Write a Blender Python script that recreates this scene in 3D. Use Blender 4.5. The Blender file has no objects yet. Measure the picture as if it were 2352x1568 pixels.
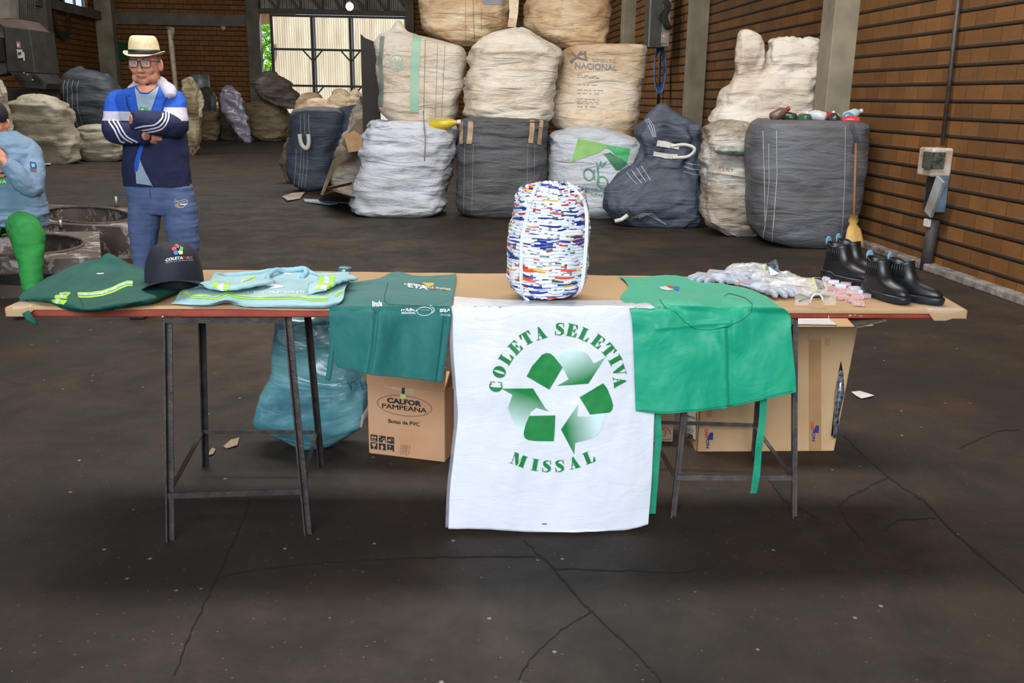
import bpy, bmesh, math, random
import numpy as np
from math import sin, cos, pi, radians, sqrt, atan2
from mathutils import Vector, Matrix, noise
from mathutils.bvhtree import BVHTree
S = bpy.context.scene
COL = S.collection
# ---------------------------------------------------------------- camera
W, H, FP, CH = 2352, 1568, 2118.0, 1.55
TH = math.atan(561/2118.0); ROLL = 0.014
cd = bpy.data.cameras.new('camera'); cam = bpy.data.objects.new('camera', cd); COL.objects.link(cam)
cd.sensor_width = 36; cd.lens = FP/W*36; cd.clip_end = 300
cam.location = (0, 0, CH)
cam.matrix_world = Matrix.Translation((0, 0, CH)) @ Matrix.Rotation(pi/2-TH, 4, 'X') @ Matrix.Rotation(ROLL, 4, 'Z')
S.camera = cam
# ---------------------------------------------------------------- light
S.view_settings.view_transform = 'Standard'; S.view_settings.look = 'None'
S.view_settings.gamma = 1; S.view_settings.use_curve_mapping = False
S.view_settings.exposure = 0.0
wd = bpy.data.worlds.new('world'); S.world = wd; wd.use_nodes = True
bg = wd.node_tree.nodes['Background']; bg.inputs[0].default_value = (.72, .86, 1, 1); bg.inputs[1].default_value = 1.3
def area(name, loc, rot, sx, sy, power, color=(1, 1, 1), spread=180):
    l = bpy.data.lights.new(name, 'AREA'); l.shape = 'RECTANGLE'; l.size = sx; l.size_y = sy
    l.energy = power; l.color = color; l.spread = radians(spread)
    o = bpy.data.objects.new(name, l); o.location = loc; o.rotation_euler = rot; COL.objects.link(o)
    return o
area('daylight_through_open_front', (-1.5, -5.5, 4.6), (radians(74), 0, radians(-6)), 6.5, 2.6, 900, (.93, .96, 1))
area('overhead_fill', (-.5, 6.2, 6.7), (radians(18), 0, 0), 8, 1.4, 760, (1, .95, .88))  # added fill lamp below the closed ceiling, brightens table and sack stack
area('overhead_fill', (-5.5, 20, 6.7), (radians(12), 0, 0), 12, 2.4, 900, (1, .95, .88))  # second added fill lamp, brightens the far end of the shed
fl = bpy.data.lights.new('camera_flash', 'AREA'); fl.shape = 'DISK'; fl.size = .25; fl.energy = 16; fl.color = (.95, .97, 1)
flo = bpy.data.objects.new('camera_flash', fl); flo.location = (0.0, -.05, 1.85); flo.rotation_euler = (radians(78), 0, 0); COL.objects.link(flo)
sn = bpy.data.lights.new('sun', 'SUN'); sn.energy = 7; sn.angle = radians(1.5); sn.color = (1, .95, .86)
sno = bpy.data.objects.new('sun', sn); sno.rotation_euler = (radians(-50), 0, radians(-18)); COL.objects.link(sno)

# ---------------------------------------------------------------- geometry from the camera model
def ray(px, py):
    x = px-W/2; y = py-H/2
    c, s = cos(ROLL), sin(ROLL)
    x, y = x*c+y*s, -x*s+y*c
    return Vector((x, FP*cos(TH)-y*sin(TH), -FP*sin(TH)-y*cos(TH)))
CAM = Vector((0, 0, CH))
def P(px, py, z=0.0):
    r = ray(px, py); return CAM+r*((z-CH)/r.z)
def D(px, py, Y):
    r = ray(px, py); return CAM+r*(Y/r.y)
ZT = 0.84
FA = P(18, 704, ZT); FB = P(2216, 710, ZT)
FSL = (FB.y-FA.y)/(FB.x-FA.x)
def Yf(x): return FA.y+FSL*(x-FA.x)
def T(px, py, h=0.0): return P(px, py, ZT+h)
def Fr(px, py, dy=0.01):
    r = ray(px, py); t = (Yf(0)-dy)/(r.y-FSL*r.x); return CAM+r*t

# ---------------------------------------------------------------- materials
def new_mat(name):
    m = bpy.data.materials.new(name); m.use_nodes = True
    nt = m.node_tree; b = nt.nodes['Principled BSDF']
    return m, nt, b
def tc(nt, kind='Object', scale=(1, 1, 1), rand=False, rot=(0, 0, 0)):
    t = nt.nodes.new('ShaderNodeTexCoord'); mp = nt.nodes.new('ShaderNodeMapping')
    mp.inputs['Scale'].default_value = scale; mp.inputs['Rotation'].default_value = rot
    nt.links.new(t.outputs[kind], mp.inputs[0])
    if rand:
        oi = nt.nodes.new('ShaderNodeObjectInfo'); ml = nt.nodes.new('ShaderNodeMath'); ml.operation = 'MULTIPLY'
        ml.inputs[1].default_value = 37.0; nt.links.new(oi.outputs['Random'], ml.inputs[0])
        nt.links.new(ml.outputs[0], mp.inputs['Location'])
    return mp.outputs[0]
def nz(nt, vec, scale, detail=4, rough=.55, dist=0):
    n = nt.nodes.new('ShaderNodeTexNoise'); n.inputs['Scale'].default_value = scale
    n.inputs['Detail'].default_value = detail; n.inputs['Roughness'].default_value = rough; n.inputs['Distortion'].default_value = dist
    nt.links.new(vec, n.inputs['Vector']); return n.outputs['Fac']
def ramp(nt, fac, stops, interp='LINEAR'):
    r = nt.nodes.new('ShaderNodeValToRGB'); r.color_ramp.interpolation = interp
    e = r.color_ramp.elements
    while len(e) > 1: e.remove(e[0])
    e[0].position = stops[0][0]; e[0].color = (*stops[0][1], 1)
    for p, c in stops[1:]:
        k = e.new(p); k.color = (*c, 1)
    nt.links.new(fac, r.inputs[0]); return r.outputs[0]
def mix(nt, fac, a, b, mode='MIX'):
    m = nt.nodes.new('ShaderNodeMix'); m.data_type = 'RGBA'; m.blend_type = mode
    for i, v in ((0, fac), (6, a), (7, b)):
        if isinstance(v, (int, float)): m.inputs[i].default_value = v
        elif isinstance(v, tuple): m.inputs[i].default_value = (*v, 1)
        else: nt.links.new(v, m.inputs[i])
    return m.outputs[2]
def bump(nt, b, h, strength=.3, dist=.01):
    bp = nt.nodes.new('ShaderNodeBump'); bp.inputs['Strength'].default_value = strength; bp.inputs['Distance'].default_value = dist
    nt.links.new(h, bp.inputs['Height']); nt.links.new(bp.outputs[0], b.inputs['Normal']); return bp
def lin(r, g, b):
    f = lambda v: ((v/255+.055)/1.055)**2.4 if v > 10 else v/255/12.92
    return (f(r), f(g), f(b))
_mc = {}
def M(name, rgb, rough=.6, rgb2=None, scale=6, stretch=(1, 1, 1), bmp=0, bscale=60, metal=0, spec=.5, lo=.35, hi=.65, coat=0, sheen=0):
    if name in _mc: return _mc[name]
    m, nt, b = new_mat(name)
    b.inputs['Roughness'].default_value = rough; b.inputs['Metallic'].default_value = metal
    b.inputs['Specular IOR Level'].default_value = spec; b.inputs['Coat Weight'].default_value = coat
    if sheen: b.inputs['Sheen Weight'].default_value = sheen
    c = lin(*rgb); v = tc(nt, 'Object', stretch, True)
    c2 = lin(*rgb2) if rgb2 else tuple(x*.8 for x in c)
    f = nz(nt, v, scale, 5)
    nt.links.new(ramp(nt, f, [(lo, c), (hi, c2)]), b.inputs['Base Color'])
    if bmp: bump(nt, b, nz(nt, v, bscale, 4), bmp, .01)
    m.diffuse_color = (*c, 1)
    _mc[name] = m; return m
def M_bag(name, clean, mid, dirt, amt=.5, weave=True, rough=.6, bmp=.5):
    m, nt, b = new_mat(name); b.inputs['Roughness'].default_value = rough
    v = tc(nt, 'Object', (1, 1, 1.6), True)
    n1 = nz(nt, v, 1.3, 6, .6, .6); n2 = nz(nt, v, 5, 6, .7, .3)
    a = ramp(nt, n1, [(.30, lin(*clean)), (.62-.25*amt, lin(*mid)), (.86-.25*amt, lin(*dirt))])
    c = mix(nt, ramp(nt, n2, [(.6-.12*amt, (0, 0, 0)), (.82-.1*amt, (1, 1, 1))]), a, lin(*dirt))
    nt.links.new(c, b.inputs['Base Color'])
    v2 = tc(nt, 'Object', (1, 1, 5), True)
    h = nt.nodes.new('ShaderNodeMath'); h.operation = 'ADD'
    nt.links.new(nz(nt, v2, 1.9, 4, .5, 1.1), h.inputs[0])
    h2 = nt.nodes.new('ShaderNodeMath'); h2.operation = 'MULTIPLY'; h2.inputs[1].default_value = .10
    nt.links.new(nz(nt, v2, 30, 3), h2.inputs[0]); nt.links.new(h2.outputs[0], h.inputs[1])
    bump(nt, b, h.outputs[0], min(1, bmp*1.3), .09)
    return m
def M_clear(name, tint=(1, 1, 1), rough=.08, alpha=.25):
    m, nt, b = new_mat(name)
    b.inputs['Base Color'].default_value = (*tint, 1); b.inputs['Roughness'].default_value = rough
    b.inputs['Alpha'].default_value = alpha; b.inputs['Specular IOR Level'].default_value = 1.0
    b.inputs['Coat Weight'].default_value = 1; b.inputs['Coat Roughness'].default_value = .04
    v = tc(nt, 'Object', (1, 1, 1), True); bump(nt, b, nz(nt, v, 40, 3, .6, 1.5), .8, .01)
    return m
# ---------------------------------------------------------------- objects
def tag(o, label=None, cat=None, group=None, kind=None):
    if label: o['label'] = label
    if cat: o['category'] = cat
    if group: o['group'] = group
    if kind: o['kind'] = kind
    return o
def empty(name, loc, label=None, cat=None, group=None, rz=0):
    o = bpy.data.objects.new(name, None); COL.objects.link(o); o.location = loc; o.rotation_euler = (0, 0, rz)
    o.empty_display_size = .05
    return tag(o, label, cat, group)
def wloc(o):
    v = Vector((0, 0, 0))
    while o is not None: v = v+o.location; o = o.parent
    return v
def mk(name, verts, faces, mat, parent=None, smooth=True, mi=None, local=False):
    """one mesh object; verts in world space (or in the parent's space with local=True)"""
    vs = [Vector(v) for v in verts]
    me = bpy.data.meshes.new(name)
    if local: base = Vector((0, 0, 0)); org = base
    else:
        xs = [v.x for v in vs]; ys = [v.y for v in vs]
        base = Vector(((min(xs)+max(xs))/2, (min(ys)+max(ys))/2, min(v.z for v in vs))); org = base
        vs = [v-base for v in vs]
    me.from_pydata([v[:] for v in vs], [], faces); me.validate()
    mats = mat if isinstance(mat, (list, tuple)) else [mat]
    for m in mats: me.materials.append(m)
    if mi is not None and len(me.polygons) == len(mi): me.polygons.foreach_set('material_index', list(mi))
    if smooth: me.polygons.foreach_set('use_smooth', [True]*len(me.polygons))
    me.update()
    o = bpy.data.objects.new(name, me); COL.objects.link(o)
    if parent is not None:
        o.parent = parent
        o.location = (0, 0, 0) if local else org-wloc(parent)
    else: o.location = org
    return o
KS = 1.0      # size of the figures relative to the literal body measures, enlarged along camera rays
def V(x, y, z): return Vector((x, y, z))*KS
class MB:
    def __init__(s): s.v = []; s.f = []; s.m = []
    def add(s, v, f, m=0):
        n = len(s.v); s.v += [Vector(a) for a in v]; s.f += [tuple(i+n for i in q) for q in f]; s.m += [m]*len(f); return s
    def box(s, c, d, rz=0, m=0, mat=None):
        x, y, z = [a/2 for a in d]; vs = [Vector((i*x, j*y, k*z)) for i in (-1, 1) for j in (-1, 1) for k in (-1, 1)]
        R = mat if mat is not None else Matrix.Rotation(rz, 3, 'Z'); vs = [R @ v+Vector(c) for v in vs]
        return s.add(vs, [(0, 1, 3, 2), (4, 6, 7, 5), (0, 4, 5, 1), (2, 3, 7, 6), (0, 2, 6, 4), (1, 5, 7, 3)], m)
    def beam(s, a, b, w, h=None, m=0, up=(0, 0, 1)):
        a = Vector(a); b = Vector(b); h = h or w; d = (b-a).normalized(); u = Vector(up)
        if abs(d.dot(u)) > .95: u = Vector((0, 1, 0))
        x = d.cross(u).normalized(); y = x.cross(d).normalized()
        vs = []
        for p in (a, b):
            for i, j in ((-1, -1), (1, -1), (1, 1), (-1, 1)): vs.append(p+x*(i*w/2)+y*(j*h/2))
        return s.add(vs, [(0, 1, 2, 3), (7, 6, 5, 4), (0, 4, 5, 1), (1, 5, 6, 2), (2, 6, 7, 3), (3, 7, 4, 0)], m)
    def tube(s, pts, r, n=8, m=0, caps=True, flat=None):
        pts = [Vector(p) for p in pts]; k = len(pts); rs = [q*KS for q in (r if isinstance(r, (list, tuple)) else [r]*k)]
        vs = []; px = None
        for i, p in enumerate(pts):
            d = (pts[min(i+1, k-1)]-pts[max(i-1, 0)])
            d = d.normalized() if d.length > 1e-9 else Vector((0, 0, 1))
            if px is None:
                u = Vector((0, 0, 1)) if abs(d.z) < .9 else Vector((0, 1, 0)); px = d.cross(u).normalized()
            px = (px-d*px.dot(d)); px = px.normalized() if px.length > 1e-6 else Vector((1, 0, 0))
            py = d.cross(px)
            for j in range(n):
                a = 2*pi*j/n; vs.append(p+px*cos(a)*rs[i]+py*sin(a)*rs[i]*(flat or 1))
        fs = [(i*n+j, i*n+(j+1) % n, (i+1)*n+(j+1) % n, (i+1)*n+j) for i in range(k-1) for j in range(n)]
        if caps: fs += [tuple(range(n-1, -1, -1)), tuple((k-1)*n+j for j in range(n))]
        return s.add(vs, fs, m)
    def ell(s, c, r, n=16, k=10, R=None, m=0):
        c = Vector(c); vs = []; R = R or Matrix.Identity(3); r = [q*KS for q in r]
        for i in range(1, k):
            a = pi*i/k
            for j in range(n):
                b = 2*pi*j/n; vs.append(c+R @ Vector((r[0]*sin(a)*cos(b), r[1]*sin(a)*sin(b), r[2]*cos(a))))
        t = len(vs); vs += [c+R @ Vector((0, 0, r[2])), c-R @ Vector((0, 0, r[2]))]
        fs = [(i*n+j, (i+1)*n+j, (i+1)*n+(j+1) % n, i*n+(j+1) % n) for i in range(k-2) for j in range(n)]
        fs += [(t, j, (j+1) % n) for j in range(n)]+[(t+1, (k-2)*n+(j+1) % n, (k-2)*n+j) for j in range(n)]
        return s.add(vs, fs, m)
    def lathe(s, prof, c=(0, 0, 0), n=24, m=0, R=None, sx=1, sy=1):
        c = Vector(c); R = R or Matrix.Identity(3); vs = []
        for r, z in prof:
            for j in range(n): a = 2*pi*j/n; vs.append(c+R @ Vector((r*cos(a)*sx, r*sin(a)*sy, z)))
        k = len(prof)
        fs = [(i*n+j, i*n+(j+1) % n, (i+1)*n+(j+1) % n, (i+1)*n+j) for i in range(k-1) for j in range(n)]
        fs += [tuple(range(n-1, -1, -1)), tuple((k-1)*n+j for j in range(n))]
        return s.add(vs, fs, m)
    def loop_solid(s, top, bot, m=0):
        n = len(top); return s.add(list(top)+list(bot), [tuple(range(n)), tuple(range(2*n-1, n-1, -1))]+[(i, i+n, (i+1) % n+n, (i+1) % n) for i in range(n)], m)
    def build(s, name, mat, parent=None, smooth=False, local=False):
        return mk(name, s.v, s.f, mat, parent, smooth, s.m if any(s.m) else None, local)
def bev(o, w=.004, seg=2):
    b = o.modifiers.new('bevel', 'BEVEL'); b.width = w; b.segments = seg; b.limit_method = 'ANGLE'; return o
def bevl(o, w=.004, seg=2): return bev(o, w, seg)
def catmull(vals, n):
    """resample a list of vectors smoothly to n samples"""
    k = len(vals)
    if k == 1: return [vals[0]]*n
    out = []
    for i in range(n):
        t = i*(k-1)/(n-1); a = min(int(t), k-2); u = t-a
        p0, p1, p2, p3 = vals[max(a-1, 0)], vals[a], vals[a+1], vals[min(a+2, k-1)]
        out.append(.5*((2*p1)+(-p0+p2)*u+(2*p0-5*p1+4*p2-p3)*u*u+(-p0+3*p1-3*p2+p3)*u*u*u))
    return out
def fbm(x, y, z, o=3):
    return noise.fractal((x, y, z), 1.0, 2.1, o)
WS_ = bpy.data.scenes.new('workbench')
def wdg(o):
    WS_.collection.objects.link(o)
    with bpy.context.temp_override(scene=WS_, view_layer=WS_.view_layers[0]):
        dg = bpy.context.evaluated_depsgraph_get(); dg.update()
    return dg
def bake(o):
    dg = wdg(o)
    me = bpy.data.meshes.new_from_object(o.evaluated_get(dg)); old = o.data; o.modifiers.clear(); o.data = me; WS_.collection.objects.unlink(o)
    me.name = o.name; bpy.data.meshes.remove(old); return o
def remesh(mb, name, mat, voxel, parent=None, smooth=6, disp=None, zone=None, extra=1, local=False, cuts=()):
    """fuse the closed shapes of mb into one continuous surface; zone(p, n) -> material index"""
    o = mb.build(name, mat, parent, True, local)
    if any(mb.m): pass
    r = o.modifiers.new('r', 'REMESH'); r.mode = 'VOXEL'; r.voxel_size = voxel; r.use_smooth_shade = True
    s = o.modifiers.new('s', 'SMOOTH'); s.iterations = smooth; s.factor = .5
    mats = mat if isinstance(mat, (list, tuple)) else [mat]
    bake(o); me = o.data
    me.materials.clear()
    for m in mats: me.materials.append(m)
    base = wloc(o)
    if disp:
        ns = [v.normal.copy() for v in me.vertices]; cs = [v.co.copy() for v in me.vertices]; out = []
        for c_, n_ in zip(cs, ns): out.extend(c_+n_*disp(c_+base, n_))
        me.vertices.foreach_set('co', out); me.update()
    if cuts:
        bm = bmesh.new(); bm.from_mesh(me)
        for z in cuts: bmesh.ops.bisect_plane(bm, geom=bm.verts[:]+bm.edges[:]+bm.faces[:], plane_co=(0, 0, z-base.z), plane_no=(0, 0, 1))
        bm.to_mesh(me); bm.free(); me.update()
    if zone:
        me.polygons.foreach_set('material_index', [zone(p.center+base, p.normal) for p in me.polygons])
    else:
        me.polygons.foreach_set('material_index', [0]*len(me.polygons))
    me.polygons.foreach_set('use_smooth', [True]*len(me.polygons)); me.update()
    return o
def bvh(*objs):
    vs = []; fs = []
    for o in objs:
        b = wloc(o); n = len(vs)
        vs += [v.co+b for v in o.data.vertices]; fs += [tuple(i+n for i in p.vertices) for p in o.data.polygons]
    return BVHTree.FromPolygons(vs, fs)
def poly2(polys):
    """list of 2D polygons (or (verts, faces) pairs) -> verts, faces"""
    v = []; f = []
    for p in polys:
        n = len(v)
        if isinstance(p, tuple) and len(p) == 2 and isinstance(p[1], list) and p[1] and isinstance(p[1][0], tuple) and isinstance(p[0], list) and len(p[1][0]) >= 3:
            v += list(p[0]); f += [tuple(i+n for i in q) for q in p[1]]
        else: v += list(p); f.append(tuple(range(n, n+len(p))))
    return v, f
def decal(name, tree, polys, mat, parent, off=.003, step=12, local=None, fn=None):
    """lay flat px-space shapes on the surface of tree, as thin geometry just above it"""
    v, f = poly2(polys)
    bm = bmesh.new(); bv = [bm.verts.new((a[0], a[1], 0)) for a in v]
    for q in f:
        try: bm.faces.new([bv[i] for i in q])
        except ValueError: pass
    bm.normal_update()
    bmesh.ops.triangulate(bm, faces=bm.faces[:], ngon_method='EAR_CLIP')
    for _ in range(5):
        es = [e for e in bm.edges if e.calc_length() > step]
        if not es: break
        bmesh.ops.subdivide_edges(bm, edges=es, cuts=1)
        bmesh.ops.triangulate(bm, faces=[x for x in bm.faces if len(x.verts) > 3])
    bad = []
    for a in bm.verts:
        if fn:
            a.co = fn(a.co.x, a.co.y); continue
        r = ray(a.co.x, a.co.y).normalized(); hit = tree.ray_cast(CAM, r)
        if hit[0] is None: bad.append(a)
        else:
            nn = hit[1]
            if nn.dot(r) > 0: nn = -nn
            a.co = hit[0]+nn*off*.9-r*off*.25
    if bad: bmesh.ops.delete(bm, geom=bad, context='VERTS')
    bm.verts.index_update()
    vs = [a.co.copy() for a in bm.verts]; fs = [tuple(a.index for a in q.verts) for q in bm.faces]; bm.free()
    if not fs: print('EMPTY DECAL', name); return None
    # drop faces that bridge a depth jump
    keep = []
    for q in fs:
        ds = [vs[i].y for i in q]
        if max(ds)-min(ds) < max(.12, .03*max(ds)): keep.append(q)
    o = mk(name, vs, keep, mat, parent, True)
    if parent is not None and local: pass
    return o
def decals(name, tree, shapes, mat, parent, off=.003, step=12):
    for sh_ in shapes: decal(name, tree, [sh_], mat, parent, off, step)
_tc = {}
def text(s, x0, y0, wpx, hpx, ang=0, bold=0.0, shear=0.0, sp=1.0, fn=None):
    """text as px-space mesh: left baseline (x0,y0), width wpx, cap height hpx, ang = slope of baseline (px dy/dx)"""
    if 'M' in s or 'm' in s:
        if bold:
            r1 = text(s, x0-bold*.35*hpx, y0, wpx, hpx, ang, 0, shear, sp, (lambda u, v: fn(u-bold*.06, v)) if fn else None); r2 = text(s, x0+bold*.35*hpx, y0, wpx, hpx, ang, 0, shear, sp, (lambda u, v: fn(u+bold*.06, v)) if fn else None)
            r3 = text(s, x0, y0, wpx, hpx, ang, 0, shear, sp, fn); o = list(r1[0])+list(r2[0])+list(r3[0]); k = len(r1[0]); return (o, list(r1[1])+[tuple(i+k for i in q) for q in r2[1]]+[tuple(i+2*k for i in q) for q in r3[1]])
    key = (s, bold, shear, sp)
    if key not in _tc:
        c = bpy.data.curves.new('t', 'FONT'); c.body = s; c.size = 1; c.offset = bold; c.shear = shear; c.space_character = sp; c.resolution_u = 3
        o = bpy.data.objects.new('t', c); 
        dg = wdg(o); me = bpy.data.meshes.new_from_object(o.evaluated_get(dg))
        vs = [(v.co.x, v.co.y) for v in me.vertices]; fs = [tuple(p.vertices) for p in me.polygons]
        bpy.data.objects.remove(o); bpy.data.curves.remove(c); bpy.data.meshes.remove(me); _tc[key] = (vs, fs)
    vs, fs = _tc[key]
    mx = min(v[0] for v in vs); w = max(v[0] for v in vs)-mx; h = .72
    out = []
    for x, y in vs:
        u = (x-mx)/w; v = y/h
        if fn: out.append(fn(u, v))
        else:
            X = u*wpx; out.append((x0+X+0*v, y0+X*ang-v*hpx))
    return (out, fs)
def rect(x0, y0, x1, y1): return [(x0, y0), (x1, y0), (x1, y1), (x0, y1)]
def ring(cx, cy, rx, ry, w, n=40, a0=0, a1=2*pi, ang=0):
    vs = []; fs = []
    for i in range(n+1):
        a = a0+(a1-a0)*i/n
        for k in (1, -1):
            x = (rx+k*w/2)*cos(a); y = (ry+k*w/2)*sin(a)
            vs.append((cx+x, cy+y+x*ang))
    return (vs, [(2*i, 2*i+1, 2*i+3, 2*i+2) for i in range(n)])
def disc(cx, cy, rx, ry, n=20): return [(cx+rx*cos(2*pi*i/n), cy+ry*sin(2*pi*i/n)) for i in range(n)]
def strip(pts, w, ws=None):
    """ribbon in px space along pts"""
    vs = []; k = len(pts)
    for i, p in enumerate(pts):
        a = pts[max(i-1, 0)]; b = pts[min(i+1, k-1)]; dx, dy = b[0]-a[0], b[1]-a[1]; L = math.hypot(dx, dy) or 1
        q = (ws[i] if ws else w)/2; vs += [(p[0]-dy/L*q, p[1]+dx/L*q), (p[0]+dy/L*q, p[1]-dx/L*q)]
    return (vs, [(2*i, 2*i+1, 2*i+3, 2*i+2) for i in range(k-1)])
# ================================================================ SETTING
UX = Vector((-.0805, .9968, 0)); VX = Vector((.9968, .0805, 0))
def xr(y): return 4.73-.0808*y
def xl(y): return -12.33-.0808*y
def yb(x): return 36+.0808*(x+9.7)
def onRight(px, py):
    r = ray(px, py); t = 4.73/(r.x+.0808*r.y); return CAM+r*t
def onLeft(px, py):
    r = ray(px, py); t = -12.33/(r.x+.0808*r.y); return CAM+r*t
def onBack(px, py, d=0):
    r = ray(px, py); t = (36+.0808*9.7-d)/(r.y-.0808*r.x); return CAM+r*t
def M_brick(name, c1, c2, mortar, bw, rh, ms=.016, dark=.6, gw=.02):
    m, nt, b = new_mat(name); b.inputs['Roughness'].default_value = .8; b.inputs['Specular IOR Level'].default_value = .3
    t = nt.nodes.new('ShaderNodeTexCoord'); br = nt.nodes.new('ShaderNodeTexBrick')
    nt.links.new(t.outputs['UV'], br.inputs['Vector'])
    br.inputs['Scale'].default_value = 1; br.inputs['Brick Width'].default_value = bw; br.inputs['Row Height'].default_value = rh
    br.inputs['Mortar Size'].default_value = ms; br.inputs['Mortar Smooth'].default_value = .3; br.inputs['Bias'].default_value = -.1
    br.inputs['Color1'].default_value = (*lin(*c1), 1); br.inputs['Color2'].default_value = (*lin(*c2), 1); br.inputs['Mortar'].default_value = (*lin(*mortar), 1)
    n = nz(nt, t.outputs['UV'], 1.2, 6, .65); c = mix(nt, ramp(nt, n, [(.35, (0, 0, 0)), (.75, (.7, .7, .7))]), br.outputs[0], lin(*[v*dark for v in c1]))
    n3 = nz(nt, t.outputs['UV'], 14, 4, .7); c = mix(nt, ramp(nt, n3, [(.70, (0, 0, 0)), (.80, (.45, .45, .45))]), c, lin(170, 150, 125))
    nt.links.new(c, b.inputs['Base Color'])
    sx = nt.nodes.new('ShaderNodeSeparateXYZ'); nt.links.new(t.outputs['UV'], sx.inputs[0])
    mo = nt.nodes.new('ShaderNodeMath'); mo.operation = 'PINGPONG'; mo.inputs[1].default_value = rh/2; nt.links.new(sx.outputs['Y'], mo.inputs[0])
    gv0 = 1; gv = ramp(nt, mo.outputs[0], [(gw*.55, (0, 0, 0)), (gw, (1, 1, 1))]); c = mix(nt, gv, lin(58, 44, 34), c); nt.links.new(c, b.inputs['Base Color'])
    iv = nt.nodes.new('ShaderNodeMath'); iv.operation = 'SUBTRACT'; iv.inputs[0].default_value = 1; nt.links.new(br.outputs['Fac'], iv.inputs[1])
    ad = nt.nodes.new('ShaderNodeMath'); ad.operation = 'MULTIPLY_ADD'; ad.inputs[1].default_value = .12
    nt.links.new(nz(nt, t.outputs['UV'], 25, 4), ad.inputs[0]); nt.links.new(iv.outputs[0], ad.inputs[2])
    a2 = nt.nodes.new('ShaderNodeMath'); a2.operation = 'MULTIPLY_ADD'; a2.inputs[1].default_value = 1.2; nt.links.new(gv, a2.inputs[0]); nt.links.new(ad.outputs[0], a2.inputs[2])
    bump(nt, b, a2.outputs[0], 1.0, .03); return m
def M_conc(name, c, c2, sc=2): return M(name, c, .85, c2, sc, bmp=.3, bscale=18)
BR = M_brick('red_hollow_brick', (134, 90, 48), (108, 74, 40), (88, 64, 40), .285, .157, .004)
BB = M_brick('far_brick', (136, 90, 46), (116, 76, 38), (64, 46, 28), .33, .18, .009, .8, .016)
CONC = M_conc('concrete', (150, 142, 122), (122, 114, 96)); CONCD = M_conc('dark_concrete', (112, 106, 94), (90, 84, 74))
def struct(o, name=None): o['kind'] = 'structure'; return o
def wall(name, a, b, z0, z1, out, th, mat, holes=()):
    """upright slab from a to b (2D), thickness th towards out; UV in metres"""
    a = Vector((*a, 0)); b = Vector((*b, 0)); d = (b-a).normalized(); L = (b-a).length; o_ = Vector((*out, 0)).normalized()*th
    us = sorted({0, L, *[h[0] for h in holes], *[h[1] for h in holes]}); zs = sorted({z0, z1, *[h[2] for h in holes], *[h[3] for h in holes]})
    mb = MB()
    for i in range(len(us)-1):
        for j in range(len(zs)-1):
            um, zm = (us[i]+us[i+1])/2, (zs[j]+zs[j+1])/2
            if any(h[0] < um < h[1] and h[2] < zm < h[3] for h in holes): continue
            q = [a+d*us[i]+Vector((0, 0, zs[j])), a+d*us[i+1]+Vector((0, 0, zs[j])), a+d*us[i+1]+Vector((0, 0, zs[j+1])), a+d*us[i]+Vector((0, 0, zs[j+1]))]
            mb.loop_solid(q, [p+o_ for p in q])
    o = mb.build(name, mat); me = o.data; base = wloc(o); uv = me.uv_layers.new(name='UVMap')
    for p in me.polygons:
        for li in p.loop_indices:
            co = me.vertices[me.loops[li].vertex_index].co+base
            uv.data[li].uv = ((co-a).dot(d)+(co-a).dot(o_)*.9, co.z)
    return struct(o)
HT = 7.0
wall('wall_right', (xr(-3.5), -3.5), (xr(37.2), 37.2), 0, HT, (1, .08), .2, BR)
WL = (Vector((xl(34.6)-xl(-3.5), 38.1, 0))).length
wl0 = Vector((xl(-3.5), -3.5, 0))
def lu(y): return (Vector((xl(y), y, 0))-wl0).length
wall('wall_left', (xl(-3.5), -3.5), (xl(35.6), 35.6), 0, HT, (-1, -.08), .2, BB, holes=[(lu(27.6), lu(34.35), 4.33, 5.7)])
bx0, bx1 = -15.2, 2.2
g0, g1 = -9.55, -3.95
wall('wall_back', (bx0, yb(bx0)), (g0, yb(g0)), 0, HT, (-.08, 1), .2, BB)
wall('wall_back', (g1, yb(g1)), (bx1, yb(bx1)), 0, HT, (-.08, 1), .2, BB)
# floor
fm, nt, b = new_mat('worn_floor'); b.inputs['Specular IOR Level'].default_value = .35
v = tc(nt, 'Object', (1, 1, 1)); n1 = nz(nt, v, .55, 7, .62, .5); n2 = nz(nt, v, 2.6, 7, .68, .4)
c = ramp(nt, n1, [(.30, lin(40, 33, 28)), (.5, lin(58, 47, 37)), (.66, lin(78, 62, 46)), (.8, lin(56, 46, 38))])
c = mix(nt, ramp(nt, n2, [(.38, (0, 0, 0)), (.66, (.8, .8, .8))]), c, lin(30, 26, 24))
n4 = nz(nt, v, .9, 3, .5); c = mix(nt, ramp(nt, n4, [(.66, (0, 0, 0)), (.78, (.35, .35, .35))]), c, lin(104, 56, 34))
vo = nt.nodes.new('ShaderNodeTexVoronoi'); vo.inputs['Scale'].default_value = 7; vo.inputs['Randomness'].default_value = 1; nt.links.new(v, vo.inputs['Vector'])
sp = ramp(nt, vo.outputs['Distance'], [(.03, (.8, .8, .8)), (.06, (0, 0, 0))]); c = mix(nt, sp, c, lin(165, 155, 145))
vo2 = nt.nodes.new('ShaderNodeTexVoronoi'); vo2.inputs['Scale'].default_value = 24; nt.links.new(v, vo2.inputs['Vector'])
c = mix(nt, ramp(nt, vo2.outputs['Distance'], [(.045, (.6, .6, .6)), (.085, (0, 0, 0))]), c, lin(140, 128, 118))
n5 = nz(nt, v, 60, 3, .7); c = mix(nt, ramp(nt, n5, [(.35, (.35, .35, .35)), (.7, (0, 0, 0))]), c, lin(32, 28, 26))
nt.links.new(c, b.inputs['Base Color'])
nt.links.new(ramp(nt, n2, [(.35, (.6, .6, .6)), (.7, (.82, .82, .82))]), b.inputs['Roughness'])
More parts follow.
